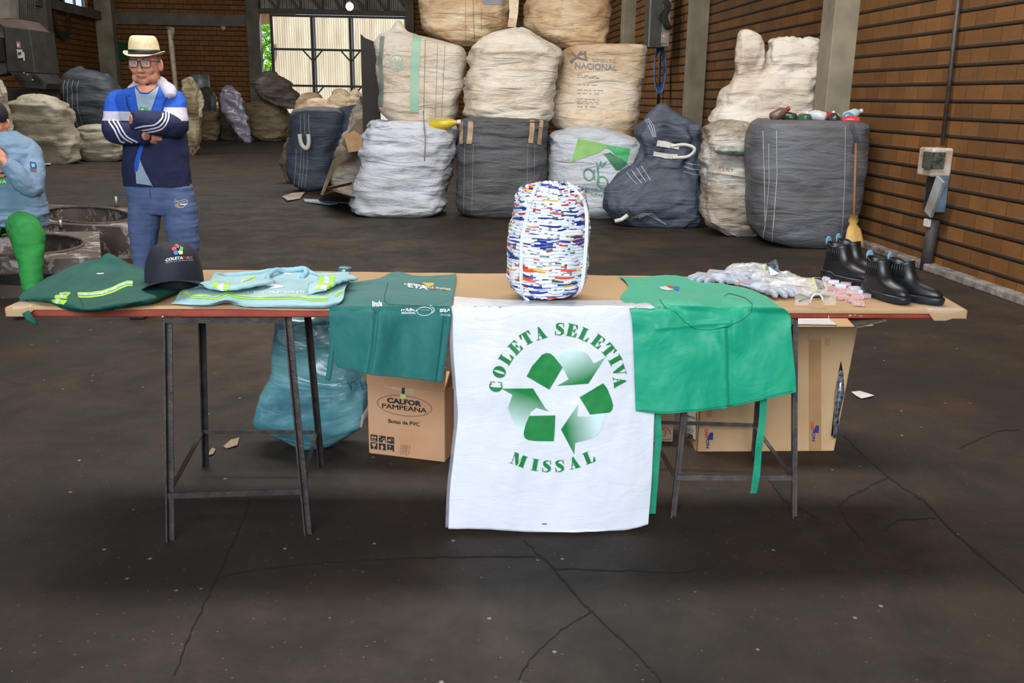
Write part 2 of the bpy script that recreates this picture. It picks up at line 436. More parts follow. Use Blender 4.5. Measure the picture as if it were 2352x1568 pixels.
bump(nt, b, nz(nt, v, 14, 8, .7), .35, .012)
fo = MB().loop_solid([(-18, -3.5, 0), (6, -3.5, 0), (6, 37.4, 0), (-18, 37.4, 0)], [(-18, -3.5, -.2), (6, -3.5, -.2), (6, 37.4, -.2), (-18, 37.4, -.2)]).build('floor', fm); struct(fo)
ym = M('outside_soil', (150, 120, 80), .95, (120, 140, 70), 2)
struct(MB().loop_solid([(-60, 37.4, -.05), (40, 37.4, -.05), (40, 90, -.05), (-60, 90, -.05)], [(-60, 37.4, -.2), (40, 37.4, -.2), (40, 90, -.2), (-60, 90, -.2)]).build('ground', ym))
struct(MB().loop_solid([(-60, -40, -.05), (40, -40, -.05), (40, -3.5, -.05), (-60, -3.5, -.05)], [(-60, -40, -.2), (40, -40, -.2), (40, -3.5, -.2), (-60, -3.5, -.2)]).build('ground', M('front_yard', (150, 140, 125), .95)))
# cracks in the slab
cr = []
rnd = random.Random(3)
def jag(pts, amp=3, n=7):
    out = []
    for a, b_ in zip(pts, pts[1:]):
        for i in range(n):
            t = i/n; out.append((a[0]+(b_[0]-a[0])*t+rnd.uniform(-amp, amp), a[1]+(b_[1]-a[1])*t+rnd.uniform(-amp, amp)*.6))
    out.append(pts[-1]); return out
for pts, w in (([(1205, 1240), (1270, 1305), (1330, 1375), (1365, 1410), (1440, 1480), (1495, 1535), (1520, 1567)], 5),
               ([(1365, 1400), (1290, 1445), (1220, 1510), (1190, 1560)], 3), ([(1270, 1305), (1400, 1308), (1560, 1315), (1640, 1300)], 2.5),
               ([(920, 1282), (1080, 1277), (1230, 1278)], 3), ([(500, 1325), (640, 1300), (800, 1288), (920, 1282)], 2.5),
               ([(575, 1145), (545, 1225), (500, 1318), (470, 1385), (440, 1450), (400, 1550)], 4),
               ([(2040, 1095), (2120, 1150), (2200, 1230), (2352, 1360)], 5), ([(2040, 1095), (1960, 1135), (1925, 1160), (1950, 1205), (1985, 1245)], 4.5),
               ([(1940, 1000), (1990, 1050), (2040, 1095)], 3), ([(1760, 1095), (1800, 1150), (1880, 1190)], 2.5), ([(2150, 1190), (2060, 1195), (2030, 1220)], 3),
               ([(2200, 1030), (2290, 990), (2340, 985)], 3)):
    pp = jag(pts, 3); cr.append(strip(pp, w, [w*rnd.uniform(.5, 1.25) for _ in pp]))
v_, f_ = poly2(cr)
mk('crack', [P(a[0], a[1], .0015) for a in v_], f_, M('crack_dark', (18, 15, 14), .95), fo, False)
# pale worn streaks and rust stains beside the cracks
def blot(px, py, rx, ry, seed, z=.001, n=40, ang=0):
    out = []
    for i in range(n):
        a = 2*pi*i/n; r = 1+.55*fbm(cos(a)*1.3+seed, sin(a)*1.3, seed, 4)
        x, y = rx*r*cos(a), ry*r*sin(a); out.append((px+x, py+y+x*ang))
    return out
# ceiling and roof frame
RM = M('roof_sheet', (120, 118, 112), .5, metal=.6)
struct(MB().loop_solid([(-17.5, -3.5, HT+.1), (6.5, -3.5, HT+.1), (4.5, 38, HT+.1), (-17.5, 38, HT+.1)], [(-17.5, -3.5, HT), (6.5, -3.5, HT), (4.5, 38, HT), (-17.5, 38, HT)]).build('ceiling', RM))
STL = M('dark_painted_steel', (62, 58, 50), .55, (48, 44, 38), 12)
n = 1
def trim(mb, mat=CONC, smooth=False):
    global n
    o = mb.build('trim_%d' % n, mat, None, smooth); n += 1; bev(o, .012); return struct(o)
Rb = Matrix(((VX.x, UX.x, 0), (VX.y, UX.y, 0), (0, 0, 1)))
for y in (10.95, 17.0, 23.3, 29.6):
    trim(MB().box((xr(y)-.14, y+.18, HT/2), (.32, .36, HT), mat=Rb))
for y in (29.9, 24.2): trim(MB().box((xl(y)+.14, y+.2, HT/2), (.32, .42, HT), mat=Rb), CONCD)
trim(MB().box((xl(35.2)+.28, 35.25, HT/2), (.6, .5, HT), mat=Rb), CONC)
trim(MB().box((xl(31)+.05, 31.4, 4.18), (.3, 8.2, .3), mat=Rb), CONCD)           # sill beam under the high window
c1 = onBack(588, 110); trim(MB().box((c1.x, yb(c1.x)-.1, HT/2), (.46, .5, HT), mat=Rb), CONCD)
c2 = onBack(942, 60); trim(MB().box((c2.x, yb(c2.x)-.1, HT/2), (.32, .5, HT), mat=Rb), CONCD)
bz = onBack(400, 45).z; trim(MB().box(((bx0+c1.x)/2, yb((bx0+c1.x)/2)-.03, bz), (c1.x-bx0-.4, .3, .42), mat=Rb), CONCD)
trim(MB().box((-.9, yb(-.9)-.03, bz), (5.4, .3, .4), mat=Rb), CONCD)
# kerb of crumbled mortar along the right wall
trim(MB().box((xr(8)-.05, 8.2, .035), (.14, 9, .07), mat=Rb), M('crumbled_kerb', (95, 84, 78), .95, (150, 140, 135), 9, bmp=.8, bscale=30))
# high window in the left wall
wf = MB(); y0, y1, z0, z1 = 27.6, 34.35, 4.33, 5.7
def lw(y, z, d=0): return Vector((xl(y)-.1+d, y, z))
for k in range(8): y = y0+(y1-y0)*k/7; wf.beam(lw(y, z0), lw(y, z1), .07)
for k in range(3): z = z0+(z1-z0)*k/2; wf.beam(lw(y0, z), lw(y1, z), .06)
wn = wf.build('window_1', M('window_frame_paint', (120, 130, 130), .5)); struct(wn)
wp = MB().loop_solid([lw(y0, z0, .01), lw(y1, z0, .01), lw(y1, z1, .01), lw(y0, z1, .01)], [lw(y0, z0), lw(y1, z0), lw(y1, z1), lw(y0, z1)]).build('window_pane', M_clear('window_glass', (.8, .95, 1), .05, .12), wn)
# gate: translucent corrugated panels in a steel frame
gm, nt, b = new_mat('ribbed_translucent_sheet')
tr = nt.nodes.new('ShaderNodeBsdfTranslucent'); mx = nt.nodes.new('ShaderNodeMixShader'); out = nt.nodes['Material Output']
v = tc(nt, 'Object', (1, 1, .12)); f = nz(nt, v, 3, 5, .7)
cc = ramp(nt, f, [(.3, lin(225, 218, 205)), (.62, lin(190, 178, 160)), (.75, lin(140, 110, 80))])
nt.links.new(cc, b.inputs['Base Color']); nt.links.new(cc, tr.inputs[0]); b.inputs['Roughness'].default_value = .5; mx.inputs[0].default_value = .62
nt.links.new(b.outputs[0], mx.inputs[1]); nt.links.new(tr.outputs[0], mx.inputs[2]); nt.links.new(mx.outputs[0], out.inputs[0])
ga = onBack(627, 110); gb_x = c2.x-.1; gx0 = ga.x; gtop = onBack(780, 36).z
def sheet(name, x0, x1, z0, z1, mat, dy=0, per=.075, parent=None):
    k = int((x1-x0)/per*8); vs = []
    for z in (z0, z1):
        for i in range(k+1):
            x = x0+(x1-x0)*i/k; vs.append((x, yb(x)+dy+.018*sin(2*pi*i/8), z))
    return mk(name, vs, [(i, i+1, i+k+2, i+k+1) for i in range(k)], mat, parent, True)
gate = empty('door_1', ((gx0+gb_x)/2, yb((gx0+gb_x)/2)-.1, 0)); gate['kind'] = 'structure'
ps = [onBack(q, 110).x for q in (719, 806)]
bounds = [gx0, ps[0], ps[1], gb_x]
for a, b_ in zip(bounds, bounds[1:]): sheet('door_panel', a+.03, b_-.03, .02, gtop, gm, 0, .085, gate)
fr = MB()
for x in bounds: fr.beam((x, yb(x)-.07, 0), (x, yb(x)-.07, gtop), .09)
for pz in (.06, onBack(700, 197).z, onBack(700, 114).z, gtop-.04): fr.beam((gx0, yb(gx0)-.07, pz), (gb_x, yb(gb_x)-.07, pz), .08)
zr = onBack(700, 114).z; zr2 = onBack(700, 197).z
for x in ps:
    fr.beam((x-.38, yb(x)-.08, zr), (x, yb(x)-.08, zr-.42), .05); fr.beam((x+.38, yb(x)-.08, zr), (x, yb(x)-.08, zr-.42), .05)
    fr.beam((x+.38, yb(x)-.08, zr2), (x, yb(x)-.08, zr2-.42), .05)
fr.build('door_frame', STL, gate)
bl = MB()
for x in ps: bl.beam((x+.09, yb(x)-.05, .02), (x+.09, yb(x)-.05, gtop-.06), .06, .02)
bl.build('door_edge_strip', M('faded_blue_paint', (120, 140, 180), .6), gate)
# metal cladding and truss above the gate
cl = sheet('trim_20', g0, g1+.2, gtop+.02, HT, M('grey_cladding', (150, 145, 132), .5, (110, 104, 92), 3, metal=.3), .05, .16); struct(cl)
tb = MB(); za, zb = gtop+.1, gtop+1.15
tb.beam((g0, yb(g0)-.25, za), (g1, yb(g1)-.25, za), .16); tb.beam((g0, yb(g0)-.25, zb), (g1, yb(g1)-.25, zb), .12)
kx = 7
for i in range(kx):
    x = g0+(g1-g0)*i/kx; x2 = g0+(g1-g0)*(i+1)/kx
    tb.beam((x, yb(x)-.25, za), (x, yb(x)-.25, zb), .07); tb.beam((x, yb(x)-.25, zb), (x2, yb(x2)-.25, za), .07)
trim(tb, STL)
# outside the gate gap: eave wall and trees
MB().box((onBack(610, 36).x, 37.6, onBack(610, 36).z+.02), (1.6, .3, .42)).build('trim_30', M('outside_render', (220, 200, 165), .9))['kind'] = 'structure'
def leafy(name, c, r, nl, mat, label, seed, group=None):
    rn = random.Random(seed); e = empty(name, (c[0], c[1], 0), label, 'tree', group); mb = MB()
    for _ in range(nl):
        while True:
            q = Vector((rn.uniform(-1, 1), rn.uniform(-1, 1), rn.uniform(-1, 1)))
            if .35 < q.length < 1: break
        p = Vector(c)+Vector((q.x*r[0], q.y*r[1], q.z*r[2])); R = Matrix.Rotation(rn.uniform(0, 6.28), 3, Vector((rn.uniform(-1, 1), rn.uniform(-1, 1), rn.uniform(-.3, 1))).normalized())
        s = rn.uniform(.07, .14)
        vs = [p+R @ Vector(a)*s for a in ((-1, 0, 0), (-.3, .5, .1), (1, 0, 0), (-.3, -.5, .1))]
        mb.add(vs, [(0, 1, 2), (0, 2, 3)])
    mb.build('foliage', mat, e)
    MB().tube([(c[0], c[1], 0), (c[0]+.1, c[1], c[2]), (c[0], c[1]+.1, c[2]+r[2]*.6)], [.14, .1, .04]).build('trunk', M('bark', (90, 70, 50), .9), e, True)
lm, nt, b = new_mat('leaf_green'); tr = nt.nodes.new('ShaderNodeBsdfTranslucent'); mx = nt.nodes.new('ShaderNodeMixShader')
f = nz(nt, tc(nt), 3, 2); cc = ramp(nt, f, [(.35, lin(60, 130, 25)), (.5, lin(130, 200, 40)), (.65, lin(190, 225, 90))])
nt.links.new(cc, b.inputs['Base Color']); nt.links.new(cc, tr.inputs[0]); mx.inputs[0].default_value = .6
nt.links.new(b.outputs[0], mx.inputs[1]); nt.links.new(tr.outputs[0], mx.inputs[2]); nt.links.new(mx.outputs[0], nt.nodes['Material Output'].inputs[0])
leafy('leafy_tree', (-11.2, 41.5, 3.0), (1.9, 1.2, 3.4), 5200, lm, 'bright green sunlit tree seen through the gap beside the gate', 4)
# pendant bulb
lb = onBack(803, 15, 3.5); bulb = empty('pendant_lamp', lb, 'lit round bulb hanging high before the ribbed gate', 'lamp')
em, nt, b = new_mat('lit_bulb'); b.inputs['Emission Color'].default_value = (1, 1, 1, 1); b.inputs['Emission Strength'].default_value = 14
MB().ell(lb, (.13, .13, .13)).build('bulb', em, bulb, True)
MB().tube([lb+Vector((0, 0, .12)), lb+Vector((0, 0, .3))], .05, 10).tube([lb+Vector((0, 0, .3)), Vector((lb.x, lb.y, HT))], .012, 6).build('cord', STL, bulb, True)
# ---- services on the right wall
def tubeobj(name, pts, r, mat, parent=None, nn=10, **k): return MB().tube(pts, r, nn, **k).build(name, mat, parent, True)
DK = M('grimy_black_plastic', (70, 62, 56), .5, (48, 42, 38), 20); WH = M('grimy_white_plastic', (205, 200, 188), .5, (170, 140, 115), 8, bmp=.2)
def offw(p, d): return p+Vector((-d, 0, 0))
a = offw(onRight(2221, -60), .05); b1 = offw(onRight(2177, 335), .05)
e = empty('electrical_conduit', offw(onRight(2142, 612), .05), 'dark electrical conduit running up the brick wall beside the socket box', 'pipe')
MB().tube([a, b1], .022, 8).build('upper_pipe', DK, e, True)
q0, q1 = offw(onRight(2160, 505), .06), offw(onRight(2140, 618), .06); q1.z = .0
MB().tube([q0, q1], .055, 14).build('lower_pipe', M('grey_pipe', (84, 78, 76), .6, (58, 52, 50), 5), e, True)
pb = offw(onRight(2172, 372), .10); e = empty('socket_box', offw(onRight(2172, 398), .1), 'broken dirty white socket box mounted on the brick wall', 'electrical box')
mb = MB(); s = (.20, .26, .26)
mb.box(pb, s, mat=Rb); bev(mb.build('housing', WH, e), .02, 3)
MB().box(pb+Vector((-.11, -.09, .02)), (.03, .13, .15), mat=Rb).box(pb+Vector((-.03, -.138, .02)), (.11, .02, .15), mat=Rb).build('broken_opening', M('box_inside', (34, 42, 34), .7, (90, 95, 85), 30), e)
pc = offw(onRight(2165, 440), .06); e = empty('open_fuse_cover', offw(onRight(2165, 480), .06), 'open grey fuse box with hanging cover on brick wall below the socket box', 'electrical box')
MB().box(pc, (.1, .22, .36), mat=Rb).build('housing', M('fuse_housing', (110, 135, 160), .5, (60, 56, 55), 6), e)
MB().box(pc+Vector((-.065, -.02, 0)), (.02, .13, .30), mat=Rb).build('black_interior', M('fuse_black', (36, 34, 34), .5), e)
R2 = Rb @ Matrix.Rotation(radians(22), 3, 'X')
MB().box(pc+Vector((-.1, -.2, -.03)), (.025, .13, .36), mat=R2).build('cover', M('hang_cover', (135, 128, 120), .6, (160, 170, 170), 5), e)
p = offw(onRight(2159, 512), .12); tag(bev(MB().box(p, (.03, .09, .07), mat=Rb).build('wall_label', M('label_white', (225, 222, 212), .6)), .004), 'small white plate on the dark pipe foot beside brick wall', 'label')
# cabinet, box and cable on the wall between the two far pillars
dx = D(1505, 60, 18.6); e = empty('steel_cabinet', (D(1505, 108, 19).x, 19, D(1505, 108, 19).z), 'tall dark steel panel box hung on the wall behind the stacked sacks', 'cabinet')
a = D(1487, 108, 19); b2 = D(1519, 108, 19); zt = D(1500, -60, 19).z
MB().box(((a.x+b2.x)/2, 19.3, (a.z+zt)/2), (b2.x-a.x, .6, zt-a.z)).build('cabinet_body', M('cabinet_grey', (82, 78, 66), .5, (62, 58, 50), 4), e)
MB().box((a.x+.02, 18.98, (a.z+zt)/2), (.03, .03, zt-a.z)).build('edge_trim', M('edge_steel', (150, 148, 140), .4), e)
w0 = D(1528, 107, 19); e = empty('switch_box', w0, 'narrow pale switch box with red light right of the steel cabinet', 'electrical box')
a = D(1517, 107, 19); b2 = D(1535, 107, 19)
MB().box(((a.x+b2.x)/2, 19.1, a.z+.8), (b2.x-a.x, .3, 1.6)).build('box_body', M('switch_grey', (165, 162, 150), .6), e)
rl = D(1524, 83, 18.93); rm, nt, b = new_mat('red_lamp'); b.inputs['Base Color'].default_value = (1, .05, .03, 1); b.inputs['Emission Color'].default_value = (1, .08, .05, 1); b.inputs['Emission Strength'].default_value = 2.5
MB().ell(rl, (.03, .02, .03), 10, 6).build('indicator_light', rm, e, True)
MB().box(D(1525, 88, 18.93), (.12, .03, .18)).build('switch_plate', M('plate_grey', (190, 186, 176), .5), e)
mb = MB()
for k in range(9):
    rr = random.Random(k); pts = []
    for t in range(9): pts.append(D(1520+18*rr.random()+6*sin(t), 0+t*8+rr.uniform(-3, 3), 18.8))
    mb.tube(pts, .022, 6)
o = mb.build('cable_bundle', M('cable_black', (46, 42, 38), .6), None, True); tag(o, 'tangle of dark cables hanging over the pale switch box', 'cable')
cc = D(1514, 160, 19.6); mb = MB()
for k in range(7):
    pts = [cc+Vector((.10*cos(2*pi*i/24)*(1+.03*k), .1*sin(2*pi*i/24)-.02*k, (.36+.02*k)*sin(2*pi*i/24))) for i in range(25)]; mb.tube(pts, .015, 6)
o = mb.build('blue_cable_coil', M('blue_pvc', (110, 150, 210), .3, (60, 90, 150), 30), None, True); tag(o, 'blue cable coil hanging on the brick wall below the steel cabinet', 'cable')
tag(tubeobj('thin_wall_pipe', [offw(onRight(1527, 108), .1), offw(onRight(1522, 260), .1)], .03, DK), 'thin dark pipe on wall below the switch box', 'pipe')
# coil on left wall
lc = onLeft(132, 45)+Vector((.15, 0, 0)); mb = MB()
for k in range(4): mb.tube([lc+Vector((0, (.42+.04*k)*cos(2*pi*i/24), (.46+.05*k)*sin(2*pi*i/24))) for i in range(25)], .03, 6)
tag(mb.build('hose_coil', M('hose_dark', (50, 40, 30), .8), None, True), 'dark hose coil hung high on the left brick wall', 'hose')
# ================================================================ BIG BAGS
def bagrings(rows, Yc, depth=.9, ex=3.2, n=80, m=46, floor=None, zdrop=0, yf=None):
    """rings from silhouette rows (py, xl, xr): list of (centre, hw, hd), bottom to top"""
    pts = []
    for py, a, b in rows:
        zc = Yc-(.55*depth*abs(D(b, py, Yc).x-D(a, py, Yc).x)/2)*(.6 if floor is None else 1)
        A = D(a, py, Yc); B = D(b, py, Yc); z = D((a+b)/2, py, zc).z
        pts.append(Vector(((A.x+B.x)/2, (B.x-A.x)/2, z)))
    pts = pts[::-1]
    if floor is not None:
        dz = pts[0].z-floor; top = pts[-1].z
        for q in pts: q.z -= dz*(top-q.z)/(top-pts[0].z+dz+1e-6) if dz != 0 else 0
        pts[0].z = floor
    return catmull(pts, m)
def sgp(v, e): return math.copysign(abs(v)**e, v)
def bagmesh(mb, rows, Yc, depth=.9, ex=3.2, n=84, m=48, floor=None, amp=.02, seed=0, cap=.12, botr=.06, openr=None, fold=1.0, m_=0):
    R = bagrings(rows, Yc, depth, ex, n, m, floor); hm = sum(q.y for q in R)/len(R)
    z0, z1 = R[0].z, R[-1].z
    vs = []; fs = []
    rings = []
    for q in R: rings.append((q.x, q.y, hm*depth*(.45+.55*q.y/hm), q.z))
    # bottom closing
    b = rings[0]; rings = [(b[0], b[1]*k, b[2]*k, b[3]) for k in (.3, .7, .9)]+rings
    t = rings[-1]
    if openr is None:
        for k in (.93, .8, .6, .35, .12): rings.append((t[0], t[1]*k, t[2]*k, t[3]+cap*sqrt(max(0, 1-k*k))))
    else:
        for k, dz in ((.97, .01), (.93, -.01), (.9, -.08), (.86, -openr), (.5, -openr*.9), (.1, -openr*.8)): rings.append((t[0], t[1]*k, t[2]*k, t[3]+dz))
    for i, (cx, hw, hd, z) in enumerate(rings):
        for j in range(n):
            a = 2*pi*j/n; c, s = cos(a), sin(a)
            x = sgp(c, 2/ex)*hw; y = sgp(s, 2/ex)*hd
            w = amp*(fbm(c*1.1+seed, s*1.1, z*5*fold+seed*3, 4)*1.6+.8*fbm(c*2.5+seed, s*2.5, z*13*fold, 3))
            e = min(1, (i)/5)
            l = sqrt(x*x+y*y)+1e-6; k = 1+w*e/l*1.0
            zz = z+(amp*.5*fbm(c*3, s*3, seed+z*3, 2) if 3 < i else 0)
            if floor is not None and i < 4: zz = max(floor+.002, z)
            vs.append((cx+x*k, Yc+y*k, max(zz, floor+.002) if floor is not None else zz))
    k = len(rings)
    fs = [(i*n+j, i*n+(j+1) % n, (i+1)*n+(j+1) % n, (i+1)*n+j) for i in range(k-1) for j in range(n)]
    fs += [tuple(range(n-1, -1, -1)), tuple((k-1)*n+j for j in range(n))]
    mb.add(vs, fs, m_)
    return rings
def bag(name, label, rows, Yf_, mat, group=None, cat='sack', depth=.9, stacked=False, extra=None, vox=.03, **k):
    """Yf_ : depth of the front of the bag's foot"""
    hw = (D(max(r[2] for r in rows), 400, Yf_).x-D(min(r[1] for r in rows), 400, Yf_).x)/2*.92
    Yc = Yf_+hw*depth
    mb = MB(); bagmesh(mb, rows, Yc, depth, floor=None if stacked else 0.0, **k)
    if extra: extra(mb, Yc)
    if extra:
        o = remesh(mb, name, mat, vox, None, 3)
    else: o = mb.build(name, mat, None, True)
    tag(o, label, cat, group); o['_yc'] = Yc
    return o
CR = M_bag('cream_woven', (230, 218, 200), (214, 194, 166), (170, 134, 98), .5)
CR2 = M_bag('stained_cream_woven', (226, 212, 186), (208, 182, 146), (156, 116, 78), .6)
CR3 = M_bag('pale_cream_woven', (228, 222, 212), (214, 202, 184), (170, 148, 122), .38)
WB = M_bag('bluish_white_woven', (205, 212, 224), (188, 192, 200), (125, 112, 100), .15)
WB2 = M_bag('dirty_white_woven', (205, 202, 196), (172, 160, 146), (110, 95, 80), .5)
DG = M_bag('dark_grey_woven', (92, 94, 100), (80, 80, 82), (58, 56, 55), .3, bmp=.4)
DB = M_bag('slate_blue_woven', (82, 92, 108), (70, 78, 92), (52, 56, 64), .3, bmp=.35)
G2 = M_bag('mid_grey_woven', (112, 116, 124), (98, 100, 106), (78, 74, 72), .3, bmp=.3)
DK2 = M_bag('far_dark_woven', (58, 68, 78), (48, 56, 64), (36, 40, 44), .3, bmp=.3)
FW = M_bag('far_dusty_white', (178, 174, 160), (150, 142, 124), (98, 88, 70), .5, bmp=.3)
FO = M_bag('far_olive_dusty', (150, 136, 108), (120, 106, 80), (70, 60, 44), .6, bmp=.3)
SG = 'stack of filled sacks'
INK = M('faded_blue_print', (112, 120, 138), .7); MINT = M('mint_print', (150, 196, 172), .7, (160, 190, 165), 10); TAN = M('tan_webbing', (190, 162, 132), .8, (165, 135, 108), 20)
WST = M('white_webbing', (215, 212, 205), .7); THR = M('pale_stitching', (150, 150, 150), .8)
bW = bag('woven_sack', 'bluish white sack tied open, bottom left of the stack', [(280, 852, 1030), (292, 846, 1046), (305, 843, 1052), (335, 838, 1050), (370, 832, 1042), (400, 828, 1036), (440, 816, 1028), (480, 808, 1026), (497, 812, 1020), (504, 845, 1000)], 12.0, WB, SG, openr=.15, amp=.035, seed=1, fold=1.3)
bD = bag('woven_sack', 'dark grey sack with tan webbing loops, bottom centre of the stack', [(277, 1058, 1258), (290, 1055, 1260), (320, 1051, 1258), (350, 1050, 1256), (400, 1050, 1254), (450, 1050, 1250), (490, 1052, 1246), (503, 1075, 1225)], 12.1, DG, SG, cap=.05, amp=.02, seed=2, fold=1.5)
bA = bag('woven_sack', 'white sack with green parallelogram print, bottom right of the stack', [(300, 1290, 1400), (310, 1264, 1440), (325, 1261, 1470), (350, 1258, 1482), (400, 1256, 1490), (450, 1258, 1490), (490, 1265, 1480), (506, 1290, 1440)], 12.2, WB, SG, amp=.022, seed=3, cap=.06)
def peak(px, py, wpx, base):
    def f(mb, Yc):
        a = D(px, py, Yc-.1); b = D(base[0], base[1], Yc-.1); w = D(base[0]+wpx/2, base[1], Yc).x-b.x
        mb.tube([b+Vector((0, 0, -.1)), b+(a-b)*.5, a], [w, w*.62, .03], 12)
    return f
bU1 = bag('woven_sack', 'cream sack with mint green stripe and pointed top, second tier left', [(80, 874, 960), (95, 867, 1030), (112, 865, 1072), (150, 868, 1070), (200, 872, 1062), (245, 873, 1053), (270, 885, 1045), (287, 905, 1035)], 12.6, CR3, SG, stacked=True, amp=.02, seed=4, cap=.04, extra=peak(915, 47, 70, (915, 95)))
bU2 = bag('woven_sack', 'pale cream sack with humped top, second tier centre', [(66, 1178, 1205), (74, 1140, 1225), (88, 1105, 1245), (108, 1084, 1280), (130, 1078, 1289), (160, 1074, 1281), (200, 1068, 1276), (240, 1066, 1270), (265, 1070, 1266), (282, 1095, 1250)], 12.2, CR3, SG, stacked=True, amp=.03, seed=5, cap=.01)
bU3 = bag('woven_sack', 'orange-stained cream sack with grey lettering, second tier right', [(104, 1330, 1482), (112, 1300, 1484), (140, 1288, 1480), (180, 1281, 1475), (220, 1273, 1468), (260, 1268, 1467), (288, 1272, 1462), (305, 1300, 1450)], 12.75, CR, SG, stacked=True, amp=.018, seed=6, cap=.02)
bT1 = bag('woven_sack', 'brown-stained cream sack, left one on top of the stack', [(-190, 990, 1160), (-150, 970, 1175), (-60, 962, 1178), (0, 962, 1174), (40, 967, 1167), (70, 976, 1160), (92, 1010, 1140), (109, 1055, 1110)], 13.3, CR2, SG, stacked=True, amp=.02, seed=7)
bT2 = bag('woven_sack', 'golden cream sack, right one on top of the stack', [(-190, 1240, 1380), (-150, 1218, 1400), (-60, 1212, 1404), (0, 1207, 1404), (40, 1203, 1400), (70, 1207, 1396), (94, 1240, 1393), (113, 1290, 1388)], 13.4, CR2, SG, stacked=True, amp=.025, seed=8)
# blue flap hanging beside the top left sack
p = [D(x, y, 12.75) for x, y in ((1168, -10), (1192, -6), (1190, 30), (1185, 62), (1166, 62), (1170, 25))]
o = MB().loop_solid(p, [q+Vector((0, .05, 0)) for q in p]).build('loose_flap', CR, bT1)
tB = bvh(bU3)
GY = M('grey_print', (138, 138, 142), .7)
decal('printed_lettering', tB, [text('NACIONAL', 1321, 157, 96, 14, .055, .02), text('CIMENTO', 1360, 141, 55, 7, .07, 0)], GY, bU3, .006, 8)
decal('printed_emblem', tB, [strip([(1312, 120), (1326, 132), (1350, 139)], 4, [3, 6, 2])], M('emblem_grey', (120, 112, 115), .7), bU3, .006, 8); decal('printed_emblem', tB, [strip([(1336, 118), (1326, 130), (1311, 143)], 4, [4, 3, 8])], M('emblem_grey', (120, 112, 115), .7), bU3, .007, 8); decal('printed_emblem', tB, [strip([(1345, 117), (1344, 127), (1347, 138)], 4), strip([(1332, 126), (1346, 120)], 3)], M('emblem_grey', (120, 112, 115), .7), bU3, .006, 8)
rnd = random.Random(5); ps = []
for y in (172, 176, 193, 205, 213, 226, 232, 236, 243): 
    x = 1326
    while x < 1372:
        w = rnd.uniform(4, 14); ps.append(rect(x, y+(x-1326)*.04, x+w, y+2+(x-1326)*.04)); x += w+rnd.uniform(2, 6)
decals('faint_small_print', tB, ps, M('faint_print', (170, 164, 156), .8), bU3, .005, 8)
tB = bvh(bT1); decal('printed_lettering', tB, [rect(1108, -6, 1160, 11)], M('ink_patch', (150, 145, 150), .8), bT1, .006, 8)
decals('seam', tB, [strip([(1085, -60), (1087, 30), (1090, 100)], 1.3), strip([(1068, -60), (1070, 100)], .8), strip([(1104, -60), (1106, 70)], .8)], M('seam_brown', (150, 118, 88), .8), bT1, .005, 8)
tB = bvh(bU1)
decal('mint_stripe', tB, [strip([(958, 78), (955, 120), (952, 180), (952, 258)], 20)], MINT, bU1, .006, 8)
decal('grey_side_stripe', tB, [strip([(879, 84), (874, 140), (877, 190), (875, 245)], 10)], M('grey_green_stripe', (140, 150, 145), .7), bU1, .006, 8)
decal('printed_emblem', tB, [strip([(897+i*3.2, 130+10*abs(sin(i*1.1))), (900+i*3.4, 160-4*abs(cos(i)))], 2) for i in range(9)]+[ring(911, 144, 16, 18, 2)], M('pale_mint_ink', (176, 200, 182), .7), bU1, .006, 8)
decals('seam', tB, [strip([(977, 92), (975, 180), (973, 280)], 1.2), strip([(1005, 100), (1000, 270)], .8), strip([(1022, 104), (1014, 270)], .8)], M('seam_brown', (150, 118, 88), .8), bU1, .005, 8)
tB = bvh(bA)
decal('green_print', tB, [[(1328, 317), (1403, 334), (1372, 352), (1313, 372)]], M('lime_print', (140, 196, 110), .6), bA, .006, 8)
decal('green_print', tB, [[(1390, 332), (1447, 341), (1440, 374), (1410, 352)]], M('mid_green_print', (70, 180, 110), .6), bA, .008, 8)
decal('green_print', tB, [[(1386, 353), (1402, 350), (1440, 374), (1425, 390), (1415, 390)]], M('deep_green_print', (60, 130, 95), .6), bA, .010, 8)
decal('printed_lettering', tB, [ring(1352, 401, 11, 13, 4, ang=.15), strip([(1364, 390), (1366, 414)], 4), strip([(1372, 384), (1374, 400), (1375, 420)], 4), ring(1384, 419, 12, 13, 4, ang=.15), text('agrobras', 1335, 434, 62, 10, .16), text('FERTILIZANTES', 1334, 442, 70, 6, .2, .02),
      [(1369, 370), (1376, 380), (1377, 388), (1371, 382)], [(1394, 370), (1386, 374), (1380, 386), (1388, 382)], [(1380, 368), (1376, 377), (1380, 384), (1383, 376)]], M('teal_print', (96, 150, 128), .6), bA, .006, 8)
tB = bvh(bD)
for pts in (([(1061, 278), (1061, 305), (1060, 330)], 8), ([(1082, 278), (1081, 305), (1078, 330)], 12), ([(1222, 277), (1221, 303), (1218, 329)], 11), ([(1243, 277), (1240, 303), (1237, 332)], 9)):
    decal('webbing_strap', tB, [strip(*pts)], TAN, bD, .012, 8)
decals('stitching', tB, [strip([(x, 330), (x-1, 400), (x-3, 490)], .8) for x in (1068, 1087, 1212, 1228)], THR, bD, .005, 8)
